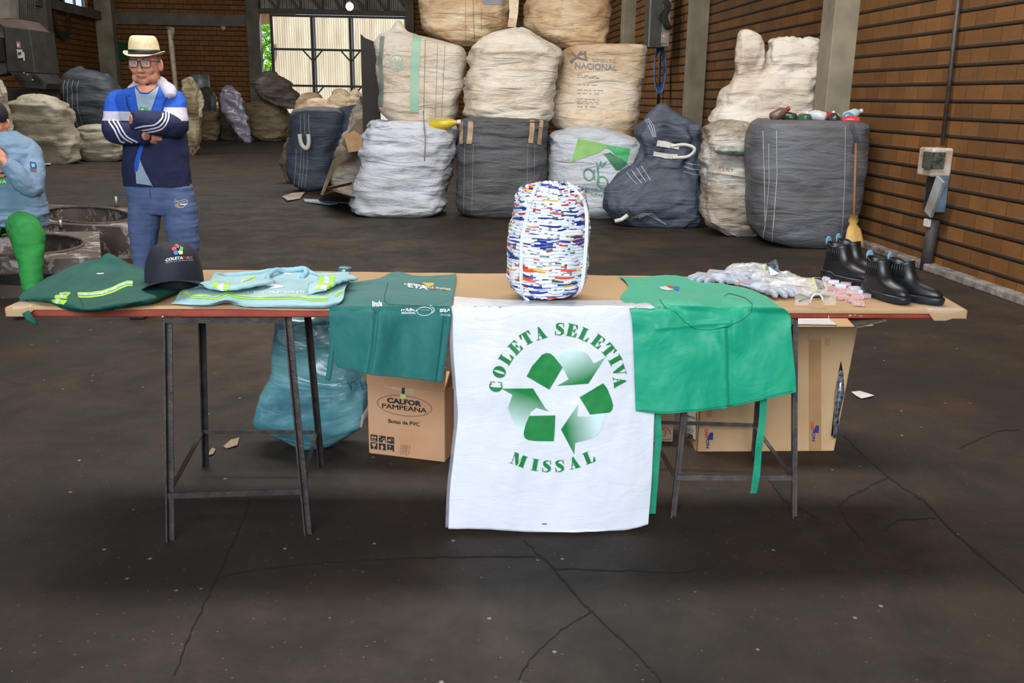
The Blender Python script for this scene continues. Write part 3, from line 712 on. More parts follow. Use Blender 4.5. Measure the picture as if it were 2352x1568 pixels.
# bottles peeking out at the top of the white sack, and its cords
rc = D(1000, 287, 12.3)
def bottle(name, label, px, py, Y, col, r=.045, L=.22, tilt=(0, 90, 0), cap=(230, 230, 230), group=None):
    c = D(px, py, Y); e = empty(name, c, label, 'bottle', group)
    R = Matrix.Rotation(radians(tilt[2]), 3, 'Z') @ Matrix.Rotation(radians(tilt[1]), 3, 'Y')
    MB().lathe([(r*.6, 0), (r, r*.3), (r, L*.62), (r*.4, L*.84), (r*.35, L*.88)], c, 16, R=R).build('bottle_body', M('plastic_%d_%d_%d' % col, col, .25), e, True)
    MB().lathe([(r*.42, L*.88), (r*.42, L)], c, 12, R=R).build('cap', M('plastic_%d_%d_%d' % cap, cap, .4), e, True)
bottle('plastic_bottle', 'yellow and red bottle lying on the white sack', 985, 289, 12.15, (215, 190, 50), .07, .42, (0, 82, -5), (230, 225, 220))
bottle('plastic_bottle', 'orange bottle end poking out beside the yellow bottle', 953, 287, 12.2, (225, 90, 40), .05, .2, (0, 85, 0))
def cord(name, label, pts, r, mat, cat='cord'): return tag(tubeobj(name, pts, r, mat, None, 6), label, cat)
cord('hanging_cord', 'thin grey cord hanging down the front of the bluish white sack', [D(972, 255, 12.05), D(974, 285, 12.0), D(977, 320, 11.93), D(975, 370, 11.87)], .007, M('cord_grey', (140, 130, 118), .8))
# right hand group
def lobes(mb, Yc):
    bagmesh(mb, [(67, 1704, 1716), (74, 1698, 1735), (90, 1693, 1752), (120, 1690, 1756), (150, 1689, 1750), (180, 1686, 1745), (215, 1670, 1745)], Yc-.1, .8, amp=.02, seed=31, cap=0, m=24, n=48)
bR2 = bag('woven_sack', 'off-white sack with twisted open mouth leaning on the pillar', [(84, 1790, 1850), (92, 1772, 1880), (105, 1766, 1887), (130, 1760, 1888), (155, 1752, 1886), (175, 1712, 1881), (200, 1675, 1876), (240, 1648, 1872), (270, 1638, 1866), (300, 1642, 1840), (322, 1662, 1780), (336, 1695, 1740)], 11.2, M_bag('ivory_woven', (222, 216, 206), (206, 192, 176), (150, 128, 108), .3, bmp=.4), 'sacks by the right wall', stacked=True, depth=.55, amp=.045, seed=9, extra=lobes, vox=.02, cap=-.12)
bR1 = bag('woven_sack', 'dirty white sack sagging under the off-white sack by the wall', [(285, 1640, 1722), (300, 1620, 1755), (330, 1613, 1775), (370, 1612, 1780), (400, 1615, 1784), (450, 1613, 1784), (500, 1614, 1775), (522, 1630, 1755), (537, 1665, 1735)], 10.7, WB2, 'sacks by the right wall', depth=.8, amp=.04, seed=10, cap=.04)
decal('printed_lettering', bvh(bR1), [text('FERT', 1652, 388, 34, 8, .25)], M('orange_grey_ink', (150, 110, 100), .7), bR1, .006, 8)
tag(MB().ell(D(1690, 345, 10.65), (.25, .12, .05), 24, 10).build('crumpled_bottle', M('dull_green_plastic', (70, 90, 72), .4, (180, 185, 180), 6), None, True), 'flattened green plastic caught between the two white sacks', 'plastic waste')
bG = bag('woven_sack', 'huge grey sack filled with bottles beside the brick wall', [(277, 1742, 1962), (290, 1727, 1984), (330, 1719, 1983), (400, 1716, 1976), (450, 1716, 1969), (500, 1718, 1961), (540, 1725, 1950), (565, 1745, 1932), (576, 1790, 1905)], 9.85, G2, 'sacks by the right wall', depth=.85, amp=.012, seed=11, openr=.1, fold=.8, ex=3.0)
tB = bvh(bG)
decals('stitching', tB, [strip([(1753, 300), (1756, 400), (1758, 520), (1750, 560)], 2), strip([(1766, 330), (1767, 420), (1760, 500), (1751, 565)], 1.6), strip([(1784, 300), (1785, 400), (1778, 500), (1772, 570)], 2), strip([(1941, 290), (1940, 400), (1936, 500), (1930, 560)], 1.6)], M('grey_white_stitch', (168, 170, 175), .8), bG, .006, 8)
decal('fold_ribbon', tB, [strip([(1955, 285), (1966, 320), (1958, 350)], 9)], M('dark_ribbon', (78, 80, 86), .7), bG, .012, 8)
jk = [(1770, 272, (120, 90, 80)), (1812, 277, (60, 75, 62)), (1828, 274, (50, 70, 55)), (1846, 277, (215, 190, 60)), (1858, 274, (70, 100, 85)), (1874, 278, (190, 60, 70)), (1884, 272, (110, 110, 110)), (1898, 270, (200, 205, 210)), (1912, 268, (60, 62, 64)), (1925, 272, (215, 220, 225)), (1938, 270, (180, 200, 210)), (1950, 268, (80, 150, 175)), (1975, 281, (225, 60, 70)), (1862, 280, (205, 205, 210)), (1790, 279, (150, 130, 115))]
whr = ['far left', 'left', 'left middle', 'middle', 'middle', 'middle', 'middle', 'right middle', 'right middle', 'right', 'right', 'far right', 'right corner', 'front middle', 'front left']
cn = ['dusty brown', 'dark green', 'blackish green', 'yellow', 'teal green', 'crimson', 'grey', 'silvery white', 'black', 'white', 'pale blue', 'blue-green', 'bright red', 'light grey', 'beige']
for i, (x, y, c) in enumerate(jk):
    bottle('plastic_bottle', '%s plastic bottle on top of the huge grey sack, %s' % (cn[i], whr[i]), x, y, 10.1+.25*((i*7) % 4)/4, c, .055, .22, (0, 60+(i*37) % 60, (i*73) % 180), (200, 40, 40) if i % 3 == 0 else (220, 220, 225), 'bottles heaped in the huge grey sack')
# collapsed slate tarp bag with white loop
def tarpx(mb, Yc):
    bagmesh(mb, [(237, 1513, 1527), (248, 1502, 1542), (262, 1487, 1562), (275, 1480, 1590), (290, 1470, 1601)], Yc, .5, amp=.01, seed=41, cap=0, m=16, n=40)
bN = bag('collapsed_tarp_bag', 'slumped slate blue bulk bag with white strap loop, right of the stack', [(286, 1466, 1600), (310, 1461, 1607), (340, 1470, 1612), (370, 1462, 1614), (395, 1440, 1617), (425, 1402, 1621), (455, 1385, 1620), (480, 1395, 1611), (500, 1412, 1600), (518, 1436, 1580)], 11.4, DB, None, depth=.6, amp=.085, seed=12, extra=tarpx, vox=.02, cap=.02, fold=.35)
tB = bvh(bN)
decal('white_strap', tB, [strip([(1508, 328), (1530, 332), (1560, 338)], 13), strip([(1500, 352), (1530, 358), (1556, 360)], 11)], WST, bN, .012, 8)
lp = [D(x, y, 11.2) for x, y in ((1540, 336), (1570, 332), (1592, 338), (1594, 348), (1578, 360), (1545, 362))]
o = MB().tube(catmull(lp, 24), .02, 8).build('strap_loop', WST, bN, True)
decals('stitching', tB, [strip([(1475+k*7, 262+k*5), (1490+k*6, 290), (1500+k*3, 315)], 1.6) for k in range(3)]+[strip([(1570, 372+k*11), (1590, 378+k*11), (1618, 380+k*12)], 1.8) for k in range(3)]+[strip([(1440+k*11, 396-k*5), (1452+k*11, 412-k*4), (1464+k*10, 424-k*3)], 1.8) for k in range(4)]+[strip([(1450+k*8, 500), (1480+k*8, 488), (1530, 515)], 1.6) for k in range(3)], M('tarp_stitch', (175, 182, 192), .8), bN, .008, 8)
tag(tubeobj('strap_end', [D(1412, 508, 11.2), D(1428, 504, 11.2), D(1442, 494, 11.2)], .025, WST, None, 8), 'loose end of white strap lying at the foot of the slate bulk bag', 'strap')
# left middle: open dark blue bag, pale bag behind, cardboard
def blx(mb, Yc):
    a = [D(x, y, Yc-.15) for x, y in ((700, 262), (820, 238), (800, 320), (765, 400), (700, 400))]
    mb.loop_solid(a, [q+Vector((0, .12, 0)) for q in a])
bL = bag('open_bulk_bag', 'dark blue bulk bag with white loops and slanting mouth, left of the stack', [(262, 672, 800), (280, 668, 795), (300, 667, 790), (325, 664, 782), (350, 660, 772), (390, 662, 768), (415, 668, 763), (430, 680, 758), (439, 700, 745)], 15.2, M_bag('navy_woven', (66, 76, 92), (56, 64, 78), (44, 48, 56), .3, bmp=.3), None, depth=.8, amp=.02, seed=13, extra=blx, vox=.03)
tB = bvh(bL)
decals('stitching', tB, [strip([(x, 262), (x+1, 300), (x+3, 308)], 1.2) for x in (690, 699, 709)]+[strip([(x, 342), (x-2, 390), (x-6, 430)], 1.2) for x in (681, 692, 699, 707)], THR, bL, .01, 8)
for px in ((688, 309), (704, 307)):
    pass
lp = [D(x, y, 15.0) for x, y in ((688, 308), (692, 330), (703, 341), (709, 330), (708, 308))]
MB().tube(catmull(lp, 20), .035, 8).build('strap_loop', WST, bL, True)
bag('woven_sack', 'greyish white sack slumped behind the cardboard, left of the stack', [(240, 822, 832), (262, 808, 862), (300, 798, 872), (350, 778, 872), (400, 764, 866), (440, 764, 856), (465, 780, 850)], 14.3, WB2, None, depth=.6, amp=.04, seed=14)
bag('woven_sack', 'small dusty beige sack peeking out behind the navy bulk bag', [(330, 660, 690), (345, 650, 690), (370, 648, 690), (390, 652, 690), (400, 660, 690)], 16.8, FO, None, depth=.8, amp=.04, seed=15)
CB = M('cardboard', (186, 150, 112), .85, (168, 132, 96), 8, bmp=.15); CBD = M('dirty_cardboard', (128, 112, 92), .9, (96, 84, 70), 6, bmp=.2)
def board(name, label, pts, th=.012, mat=CBD, dirv=(0, 1, 0), cat='cardboard', group='loose cardboard by the stack'):
    q = [Vector(p) for p in pts]; return tag(MB().loop_solid(q, [p+Vector(dirv)*th for p in q]).build(name, mat), label, cat, group)
board('cardboard_sheet', 'long cardboard strip leaning from floor to sack left of the stack', [D(736, 446, 13.7), D(742, 449, 13.7), D(770, 385, 13.8), D(840, 330, 13.9), D(838, 310, 13.9), D(764, 368, 13.8)], .03)
board('cardboard_sheet', 'dirty cardboard flap wedged upright between navy bag and sacks', [D(783, 330, 13.95), D(820, 275, 13.95), D(866, 258, 13.9), D(868, 270, 13.9), D(830, 318, 13.85), D(800, 345, 13.9)], .03)
board('cardboard_sheet', 'brown cardboard piece with red mark, in front of the upright flap', [D(790, 312, 13.7), D(812, 300, 13.7), D(850, 322, 13.7), D(836, 345, 13.7), D(800, 350, 13.7)], .03, CB)
board('cardboard_sheet', 'crushed cardboard box lying at the foot of the bluish white sack', [P(730, 460, .02), P(815, 466, .02), P(812, 452, .3), P(770, 440, .3), P(745, 447, .2)], .1)
board('cardboard_sheet', 'folded cardboard lid on the crushed cardboard', [P(750, 437, .28), P(805, 425, .3), P(808, 418, .38), P(752, 430, .36)], .08, CB)
board('paper_sheet', 'white torn paper sheet lying flat before the navy bulk bag', [P(648, 452, .01), P(672, 444, .03), P(700, 442, .01), P(690, 456, .01), P(660, 461, .02)], .01, M('dirty_paper', (205, 200, 195), .8, (190, 150, 130), 4), (0, 0, 1), 'paper')
board('cardboard_sheet', 'flat white cardboard strip with blue edge on the floor', [P(697, 459, .01), P(770, 463, .01), P(776, 468, .02), P(758, 471, .02), P(700, 464, .01)], .02, M('white_card', (190, 195, 205), .8, (90, 140, 170), 2), (0, 0, 1))
# dark steel sheet standing left of the stack
a = [D(x, y, 13.9) for x, y in ((828, 78), (836, 86), (858, 95), (868, 112), (874, 240), (832, 244))]; a[-1].z = 0; a[-2].z = 0
tag(MB().loop_solid(a, [q+Vector((0, .06, 0)) for q in a]).build('rusty_steel_sheet', M('rusty_dark_sheet', (52, 44, 38), .7, (40, 34, 30), 3, bmp=.3)), 'dark rusty steel sheet standing left of the sack stack', 'metal sheet')
# ================================================================ TABLE
RED = M('red_brown_paint', (150, 62, 44), .45, (132, 52, 38), 10, bmp=.1)
KR = M('kraft_paper', (178, 146, 108), .8, (168, 138, 100), 3, bmp=.12, bscale=9)
BLp = [T(18, 704), T(2216, 710), T(2095, 643), T(225, 617)]
TT = .036
o = MB().loop_solid([Vector((p.x, p.y, ZT-.001)) for p in BLp], [Vector((p.x, p.y, ZT-TT)) for p in BLp]).build('tabletop_board', RED); bev(o, .006)
tag(o, 'long reddish brown wooden board lying across two trestles', 'tabletop')
# paper cover, folded over both short ends
vs = []; fs = []; NX, NR = 150, [0, .3, .6, .9, .985, 1.0]
cols = []
for i in range(NX+1):
    u = i/NX; f = BLp[0].lerp(BLp[1], u); bk = BLp[3].lerp(BLp[2], u); c = []
    for k in NR:
        p = bk.lerp(f, k); p = Vector((p.x, p.y, ZT+.002+.003*max(0, fbm(p.x*2.2, p.y*3, 2))+.0015*fbm(p.x*9, p.y*7, 5, 2))); c.append(p)
    endw = (u < .022) or (u > .965)
    dr = TT-.006 if endw else .003+.010*max(0, fbm(p.x*1.6, 0, 7, 2)+.25)
    if .69 < u < .985: dr = max(dr, .012) if u < .88 else TT*.35+ (TT*.7 if u > .965 else 0)
    c.append(Vector((f.x, f.y-.009, ZT-.004))); c.append(Vector((f.x, f.y-.010, ZT-dr*.6-.002))); c.append(Vector((f.x, f.y-.009, ZT-dr-.002)))
    cols.append(c)
m_ = len(cols[0])
for s, c0 in ((-1, cols[0]), (1, cols[-1])):
    pass
def endcap(c, s): return [[Vector((p.x+s*.008, p.y, p.z-.004)) for p in c[:m_-3]]+[Vector((q.x+s*.006, q.y, q.z)) for q in c[m_-3:]], [Vector((p.x+s*.008, p.y, ZT-TT-.002)) for p in c[:m_-3]]+[Vector((q.x+s*.004, q.y, ZT-TT-.002)) for q in c[m_-3:]]]
L = endcap(cols[0], -1); R = endcap(cols[-1], 1)
cols = [L[1], L[0]]+cols+[R[0], R[1]]
for c in cols: vs += c
for i in range(len(cols)-1):
    for j in range(m_-1): fs.append((i*m_+j, i*m_+j+1, (i+1)*m_+j+1, (i+1)*m_+j))
o = mk('kraft_paper_cover', vs, fs, KR, None, True); tag(o, 'brown kraft paper covering the long table board', 'paper'); KRO = o
tp = M_clear('clear_tape', (1, .97, .9), .1, .18)
tK = bvh(o)
for nm, q in (('tape', [(75, 672), (95, 660), (120, 690), (80, 705), (30, 712), (28, 700)]), ('tape', [(2120, 700), (2180, 695), (2212, 712), (2180, 720), (2130, 716)])):
    decal(nm, tK, [q], tp, o, .003, 10)
decal('wood_patch', tK, [rect(2087, 697, 2093, 699)], WH, o, .003, 8)
# paint chips on the board edge
tbd = bvh(bpy.data.objects['tabletop_board'])
for q in (rect(1949, 722, 1955, 726), rect(1960, 722, 1966, 724), rect(1972, 724, 1980, 726), rect(1902, 724, 1904, 731), rect(372, 725, 376, 728)):
    decal('paint_chip', tbd, [q], WH, bpy.data.objects['tabletop_board'], .002, 8)
IR = M('black_iron', (50, 48, 52), .5, (74, 66, 62), 25, bmp=.2, metal=.5)
IR2 = M('worn_iron', (72, 70, 78), .55, (104, 92, 84), 22, bmp=.2, metal=.4)
ZU = ZT-TT-.001
def trestle(label, legs, lo, hi, w, mat):
    """legs: front-left, front-right, back-left, back-right as (top, foot)"""
    c = sum((l[1] for l in legs), Vector())/4; e = empty('trestle', (c.x, c.y, 0), label, 'trestle', 'metal trestles under the long table')
    for a, b in legs:
        mb = MB(); mb.beam(a, b, w, .005, up=(1, 0, 0)); mb.beam(a+Vector((w/2, w/2, 0)), b+Vector((w/2, w/2, 0)), .005, w, up=(1, 0, 0)); mb.build('leg', mat, e)
    at = lambda i, t: legs[i][0].lerp(legs[i][1], t)
    MB().beam(at(0, 0)+Vector((0, 0, -.013)), at(1, 0)+Vector((0, 0, -.013)), .025, .022).build('top_rail', mat, e)
    MB().beam(at(2, 0)+Vector((0, 0, -.013)), at(3, 0)+Vector((0, 0, -.013)), .025, .022).build('top_rail', mat, e)
    MB().beam(at(0, lo), at(1, lo), .006, w).build('cross_bar', mat, e)
    MB().beam(at(2, hi), at(3, hi), .006, w*.8).build('cross_bar', mat, e)
    for i in (0, 1): MB().beam(at(i, lo), at(i+2, hi), .005, w*.8, up=(1, 0, 0)).build('side_brace', mat, e)
    return e
def lg(tx, ty, ft, yt=None):
    f = P(*ft, 0)
    if yt is None: x_ = D(tx, ty, Yf(0)).x; t = Vector((x_, Yf(x_)+.03, ZU))
    else: t = Vector((D(tx, ty, yt).x, yt, ZU))
    return (t, f)
trestle('dark steel trestle under the left half of the board', [lg(388, 735, (385, 1243)), lg(656, 736, (702, 1229)), lg(462, 750, (467, 1070), 3.45), lg(700, 750, (733, 1070), 3.45)], .793, .78, .021, IR)
trestle('worn steel trestle under the right half of the board', [lg(1597, 736, (1541, 1187)), lg(1837, 736, (1820, 1188)), lg(1490, 750, (1478, 1040), 3.42), lg(1748, 750, (1727, 1050), 3.42)], .79, .76, .021, IR2)
tag(board('paper_scrap', 'x', [P(2000, 733, ZU-.001)]*0 or [Vector((D(1945, 733, 3.3).x, 3.2, ZU-.03)), Vector((D(2010, 733, 3.3).x, 3.2, ZU-.002)), Vector((D(2005, 733, 3.3).x, 3.35, ZU-.002)), Vector((D(1942, 733, 3.3).x, 3.35, ZU-.004))], .004, CBD, (0, 0, -1)), 'dark scrap of cardboard stuck under the right end of the board', 'cardboard')
bpy.data.objects['paper_scrap'].pop('group', None) if 'group' in bpy.data.objects['paper_scrap'] else None
# ---------------------------------------------------------------- draped cloth
def drape(name, rows, mat, parent=None, n=70, m=60, amp=.004, fr=6, seed=0, th=.0016, minz=None, local_fold=None):
    R = [catmull(r, n) for r in rows]; G = list(zip(*R)); G = [catmull(list(c), m) for c in G]     # G[col][row]
    vs = []
    for i in range(n):
        for j in range(m):
            p = G[i][j].copy()
            a = G[min(i+1, n-1)][j]-G[max(i-1, 0)][j]; b_ = G[i][min(j+1, m-1)]-G[i][max(j-1, 0)]
            nn = b_.cross(a); nn = nn.normalized() if nn.length > 1e-9 else Vector((0, 0, 1))
            if nn.dot(CAM-p) < 0: nn = -nn
            d = amp*(fbm(p.x*fr, p.z*fr*.6+p.y*fr, seed, 4)+.35*fbm(p.x*fr*4, p.z*fr*2.5, seed+9, 3))
            if local_fold: d += local_fold(i/(n-1), j/(m-1))
            p += nn*d
            if p.y > Yf(p.x)-.014 and p.z < ZT+.008: p.z = ZT+.008
            if p.z < .012: p.z = .012
            vs.append(p)
    fs = [(i*m+j, i*m+j+1, (i+1)*m+j+1, (i+1)*m+j) for i in range(n-1) for j in range(m-1)]
    o = mk(name, vs, fs, mat, parent, True)
    s = o.modifiers.new('thickness', 'SOLIDIFY'); s.thickness = th; s.offset = 0
    return o
def cv(ox, oy, s): return lambda x, y: (ox+x/s, oy+y/s)
# white woven sack
WS = None
m, nt, b = new_mat('white_laminated_sack'); b.inputs['Roughness'].default_value = .28; b.inputs['Coat Weight'].default_value = .35; b.inputs['Coat Roughness'].default_value = .18
b.inputs['Base Color'].default_value = (*lin(216, 219, 228), 1)
v = tc(nt, 'Object', (1, 1, 1)); w1 = nz(nt, tc(nt, 'Object', (1.2, 1, 3)), 6, 5, .6, 1.2)
bump(nt, b, w1, .22, .02); WS = m
rows = [[T(1043, 683, .007), T(1140, 688, .007), T(1240, 690, .007), T(1340, 690, .007), T(1430, 690, .007), T(1490, 694, .007)]]
rows.append([T(1041, 699, .010), T(1140, 700, .010), T(1240, 701, .010), T(1340, 701, .010), T(1440, 702, .010), T(1500, 703, .010)])
for y, xs, dy in ((716, (1040, 1130, 1240, 1350, 1450, 1506), (.018,)*6), (800, (1041, 1135, 1245, 1350, 1450, 1507), (.02, .03, .02, .03, .02, .02)), (900, (1048, 1140, 1245, 1350, 1450, 1506), (.02, .04, .025, .035, .02, .025)),
                  (960, (1051, 1140, 1248, 1350, 1445, 1503), (.02, .035, .03, .045, .03, .02)), (1030, (1044, 1140, 1250, 1350, 1440, 1501), (.025, .04, .035, .04, .04, .03)), (1120, (1034, 1140, 1250, 1352, 1438, 1496), (.03, .05, .04, .045, .05, .04))):
    rows.append([Fr(x, y, d) for x, d in zip(xs, dy)])
rows.append([Fr(x, y, d) for x, y, d in ((1030, 1213, .035), (1130, 1216, .05), (1250, 1224, .055), (1350, 1226, .055), (1435, 1218, .05), (1489, 1204, .045))])
sk = empty('printed_sack', (.13, Yf(.13), 0), 'white recycling sack with green arrows hanging from table front', 'sack')
so = drape('sack_front', rows, WS, sk, 90, 90, .006, 5, 3)
so['label'] = 'white laminated front panel'
rows2 = [[p+Vector((-.012, .006, -.001)) if i == 0 else p+Vector((0, .008, -.001)) for i, p in enumerate(r)] for r in rows[2:]]
drape('sack_back', rows2, M('grey_sack_lining', (150, 148, 155), .3, (120, 118, 125), 10, coat=.5), sk, 40, 60, .003, 5, 4)
c = cv(1000, 660, 2.704); tS = bvh(so)
GRN = M('green_ink', (28, 132, 66), .35, (24, 118, 58), 20, coat=.2)
def M_grad(name, c1, c2, d, p0, p1):
    m, nt, b = new_mat(name); b.inputs['Roughness'].default_value = .35
    t = nt.nodes.new('ShaderNodeTexCoord'); dp = nt.nodes.new('ShaderNodeVectorMath'); dp.operation = 'DOT_PRODUCT'; dp.inputs[1].default_value = d
    nt.links.new(t.outputs['Generated'], dp.inputs[0]); mr = nt.nodes.new('ShaderNodeMapRange'); mr.inputs[1].default_value = p0; mr.inputs[2].default_value = p1
    nt.links.new(dp.outputs['Value'], mr.inputs[0]); nt.links.new(ramp(nt, mr.outputs[0], [(0, lin(*c1)), (1, lin(*c2))]), b.inputs['Base Color']); return m
def cp(pts): return [c(*q) for q in pts]
g1_, g2_ = (24, 125, 62), (205, 226, 228)
decal('arrow_print', tS, [cp([(565, 550), (600, 485), (640, 440), (662, 415), (688, 405), (712, 408), (735, 425), (790, 495), (708, 632)])], GRN, sk, .005, 9)
decal('arrow_print', tS, [cp([(895, 680), (1040, 592), (1065, 625), (1090, 685), (1102, 730), (1098, 755), (1082, 774), (960, 787)])], GRN, sk, .005, 9)
decal('arrow_print', tS, [cp([(583, 795), (745, 792), (735, 952), (615, 950), (575, 945), (552, 930), (547, 900), (560, 850)])], GRN, sk, .005, 9)
decal('arrow_print', tS, [cp([(735, 410), (790, 394), (860, 388), (905, 391), (945, 412), (985, 470), (1055, 432), (950, 596), (755, 610), (828, 568), (790, 495)])], M_grad('green_fade_one', g2_, g1_, (.5, 0, -.87), -.75, .15), sk, .003, 9)
decal('arrow_print', tS, [cp([(887, 725), (880, 800), (960, 800), (1060, 782), (1030, 870), (1005, 915), (975, 935), (940, 945), (868, 962), (862, 1035), (780, 880)])], M_grad('green_fade_two', g1_, g2_, (1, 0, .25), .25, .95), sk, .003, 9)
decal('arrow_print', tS, [cp([(410, 627), (605, 625), (680, 745), (705, 770), (625, 745), (590, 775), (560, 850), (548, 905), (530, 920), (475, 810), (450, 745), (478, 665)])], M_grad('green_fade_three', g2_, g1_, (.35, 0, .94), .25, 1.0), sk, .003, 9)
def el(cx, cy, rx, ry, n=24, a0=0, a1=2*pi, irx=None, iry=None):
    vs = []; fs = []
    for i in range(n+1):
        a = a0+(a1-a0)*i/n; vs += [(cx+rx*cos(a), cy+ry*sin(a)), (cx+irx*cos(a), cy+iry*sin(a))]
    return (vs, [(2*i, 2*i+1, 2*i+3, 2*i+2) for i in range(n)])
def R_(x0, y0, x1, y1): return [(x0, y0), (x1, y0), (x1, y1), (x0, y1)]
sS = [(.77, .70, .05), (.72, .88, .05), (.58, .965, .06), (.36, .95, .10), (.2, .82, .22), (.26, .66, .30), (.45, .52, .34), (.64, .38, .30), (.68, .2, .22), (.52, .055, .10), (.3, .03, .06), (.14, .12, .05), (.08, .3, .05)]
GL = {'I': (.62, [R_(.13, 0, .49, 1), R_(0, 0, .62, .05), R_(0, .95, .62, 1)]),
      'L': (.86, [R_(.1, 0, .45, 1), R_(0, .95, .56, 1), R_(0, 0, .84, .05), [(.84, 0), (.86, .4), (.81, .4), (.6, .04)]]),
      'E': (.86, [R_(.1, 0, .45, 1), R_(0, .95, .82, 1), R_(0, 0, .84, .05), [(.84, 0), (.86, .38), (.81, .38), (.6, .04)], [(.6, .96), (.79, .66), (.84, .66), (.82, 1)], R_(.45, .47, .64, .53), [(.52, .5), (.66, .3), (.68, .3), (.68, .7), (.66, .7)]]),
      'T': (.92, [R_(.29, 0, .64, 1), R_(0, .95, .92, 1), R_(.17, 0, .76, .05), [(0, 1), (0, .62), (.05, .62), (.22, .96)], [(.92, 1), (.92, .62), (.87, .62), (.7, .96)]]),
      'V': (.96, [[(.08, 1), (.46, 1), (.64, .3), (.54, 0), (.46, 0)], [(.5, 0), (.56, .06), (.84, .97), (.79, .97)], R_(0, .95, .54, 1), R_(.66, .95, .96, 1)]),
      'A': (.96, [[(.4, 1), (.5, 1), (.9, 0), (.5, 0), (.34, .7)], [(.12, 0), (.17, 0), (.45, .86), (.42, 1)], R_(.22, .3, .6, .35), R_(0, 0, .3, .05), R_(.42, 0, .96, .05)]),
      'M': (1.25, [R_(.12, 0, .17, 1), [(.06, 1), (.42, 1), (.68, .2), (.58, 0), (.52, 0)], [(.56, .0), (.6, .1), (.86, 1), (.82, 1)], R_(.8, 0, 1.15, 1), R_(0, .95, .4, 1), R_(.8, .95, 1.25, 1), R_(0, 0, .3, .05), R_(.7, 0, 1.25, .05)]),
      'O': (.95, [el(.475, .5, .475, .52, 30, irx=.11, iry=.47)]),
      'C': (.86, [el(.45, .5, .45, .52, 30, radians(48), radians(312), .10, .47), R_(.74, .6, .80, .98), R_(.74, .02, .80, .36)]),
      'S': (.85, [strip([(a, b_) for a, b_, w in sS], 1, [w for a, b_, w in sS]), R_(.72, .66, .77, 1), R_(.07, 0, .12, .36)])}
def gl(ch, x, y, ang, h, wf=1.0):
    """glyph centred at crop point x,y ; ang = rotation (clockwise, deg)"""
    w, ps = GL[ch]; a = radians(ang); out = []
    def tf(q):
        u = (q[0]-w/2)*h*wf; v = -(q[1]-.5)*h; return c(x+u*cos(a)-v*sin(a), y+u*sin(a)+v*cos(a))
    for p in ps:
        if isinstance(p, tuple): out.append(([tf(q) for q in p[0]], p[1]))
        else: out.append([tf(q) for q in p])
    return out
for word, data in (('lettering', (('C', 375, 612, 175), ('O', 396, 522, 161), ('L', 437, 437, 147.5), ('E', 495, 372, 134), ('T', 566, 313, 120.5), ('A', 652, 280, 107))),
                   ('lettering', (('S', 770, 256, 89), ('E', 848, 264, 77.5), ('L', 928, 290, 65), ('E', 1008, 332, 52), ('T', 1074, 388, 40), ('I', 1115, 448, 29.5), ('V', 1138, 512, 19), ('A', 1143, 584, 8)))):
    ps = []
    for ch, x, y, a in data: ps += gl(ch, x, y, 90-a, 78, .98)
    decal(word, tS, ps, GRN, sk, .006, 9)
ps = []
for ch, x, y, a in (('M', 517, 1068, 21), ('I', 618, 1098, 10), ('S', 690, 1107, 3), ('S', 770, 1105, -4), ('A', 862, 1084, -13), ('L', 953, 1052, -22)): ps += gl(ch, x, y, a, 74, 1.0)
decal('lettering', tS, ps, GRN, sk, .006, 9)
decal('stitch_mark', tS, [rect(1245, 1201, 1256, 1203)], IR, sk, .005, 8)
# light green apron
m, nt, b = new_mat('emerald_cotton'); b.inputs['Roughness'].default_value = .55; b.inputs['Base Color'].default_value = (*lin(6, 152, 116), 1); b.inputs['Sheen Weight'].default_value = .1
v = tc(nt, 'Object', (1, 1, 1)); bump(nt, b, nz(nt, v, 5, 4, .5, 1), .35, .03); EM = m
m, nt, b = new_mat('teal_green_cotton'); b.inputs['Roughness'].default_value = .7; b.inputs['Base Color'].default_value = (*lin(12, 98, 94), 1); b.inputs['Sheen Weight'].default_value = .1
bump(nt, b, nz(nt, tc(nt), 7, 5, .55, .5), .3, .02); TL = m
c = cv(1400, 600, 2.613)
def Tr(pts, h): return [T(*c(*q), h if not isinstance(h, (list, tuple)) else h[i]) for i, q in enumerate(pts)]
def Fq(pts, ds): return [Fr(*c(*q), ds[i] if isinstance(ds, (list, tuple)) else ds) for i, q in enumerate(pts)]
ap = empty('green_apron', (.75, Yf(.75), 0), 'bright emerald green apron draped over the table front', 'apron')
rows = [Tr([(58, 85), (150, 92), (270, 84), (400, 84), (600, 128), (800, 158)], .012), Tr([(112, 150), (250, 160), (420, 168), (600, 185), (780, 203), (940, 212)], [.01, .02, .016, .02, .015, .02]),
        Tr([(66, 215), (260, 235), (480, 245), (700, 250), (880, 262), (1020, 266)], [.01, .016, .025, .014, .02, .02]),
        Fq([(124, 298), (330, 303), (530, 308), (730, 313), (920, 318), (1084, 326)], .03), Fq([(140, 430), (330, 435), (540, 435), (730, 440), (920, 420), (1090, 405)], [.035, .045, .03, .05, .03, .04]),
        Fq([(146, 570), (330, 575), (545, 570), (735, 565), (920, 555), (1102, 530)], [.04, .05, .06, .035, .045, .04]), Fq([(152, 740), (330, 750), (550, 735), (738, 720), (930, 695), (1114, 660)], [.04, .06, .05, .04, .05, .045]),
        Fq([(158, 897), (330, 914), (560, 896), (740, 872), (925, 830), (1122, 785)], [.04, .065, .055, .03, .055, .05])]
def crease(u, v):
    d = 0
    if v > .52: d += -.012*math.exp(-((u-.585)/.018)**2)*(1 if v > .52 else 0)+.010*math.exp(-((u-.55)/.03)**2)
    d += .008*math.exp(-((v-.52+.1*(u-.3))/.012)**2)*(1 if .15 < u < .6 else 0)
    return d
ao = drape('apron_panel', rows, EM, ap, 110, 100, .007, 5, 11, .0015, local_fold=crease); tA = bvh(ao)
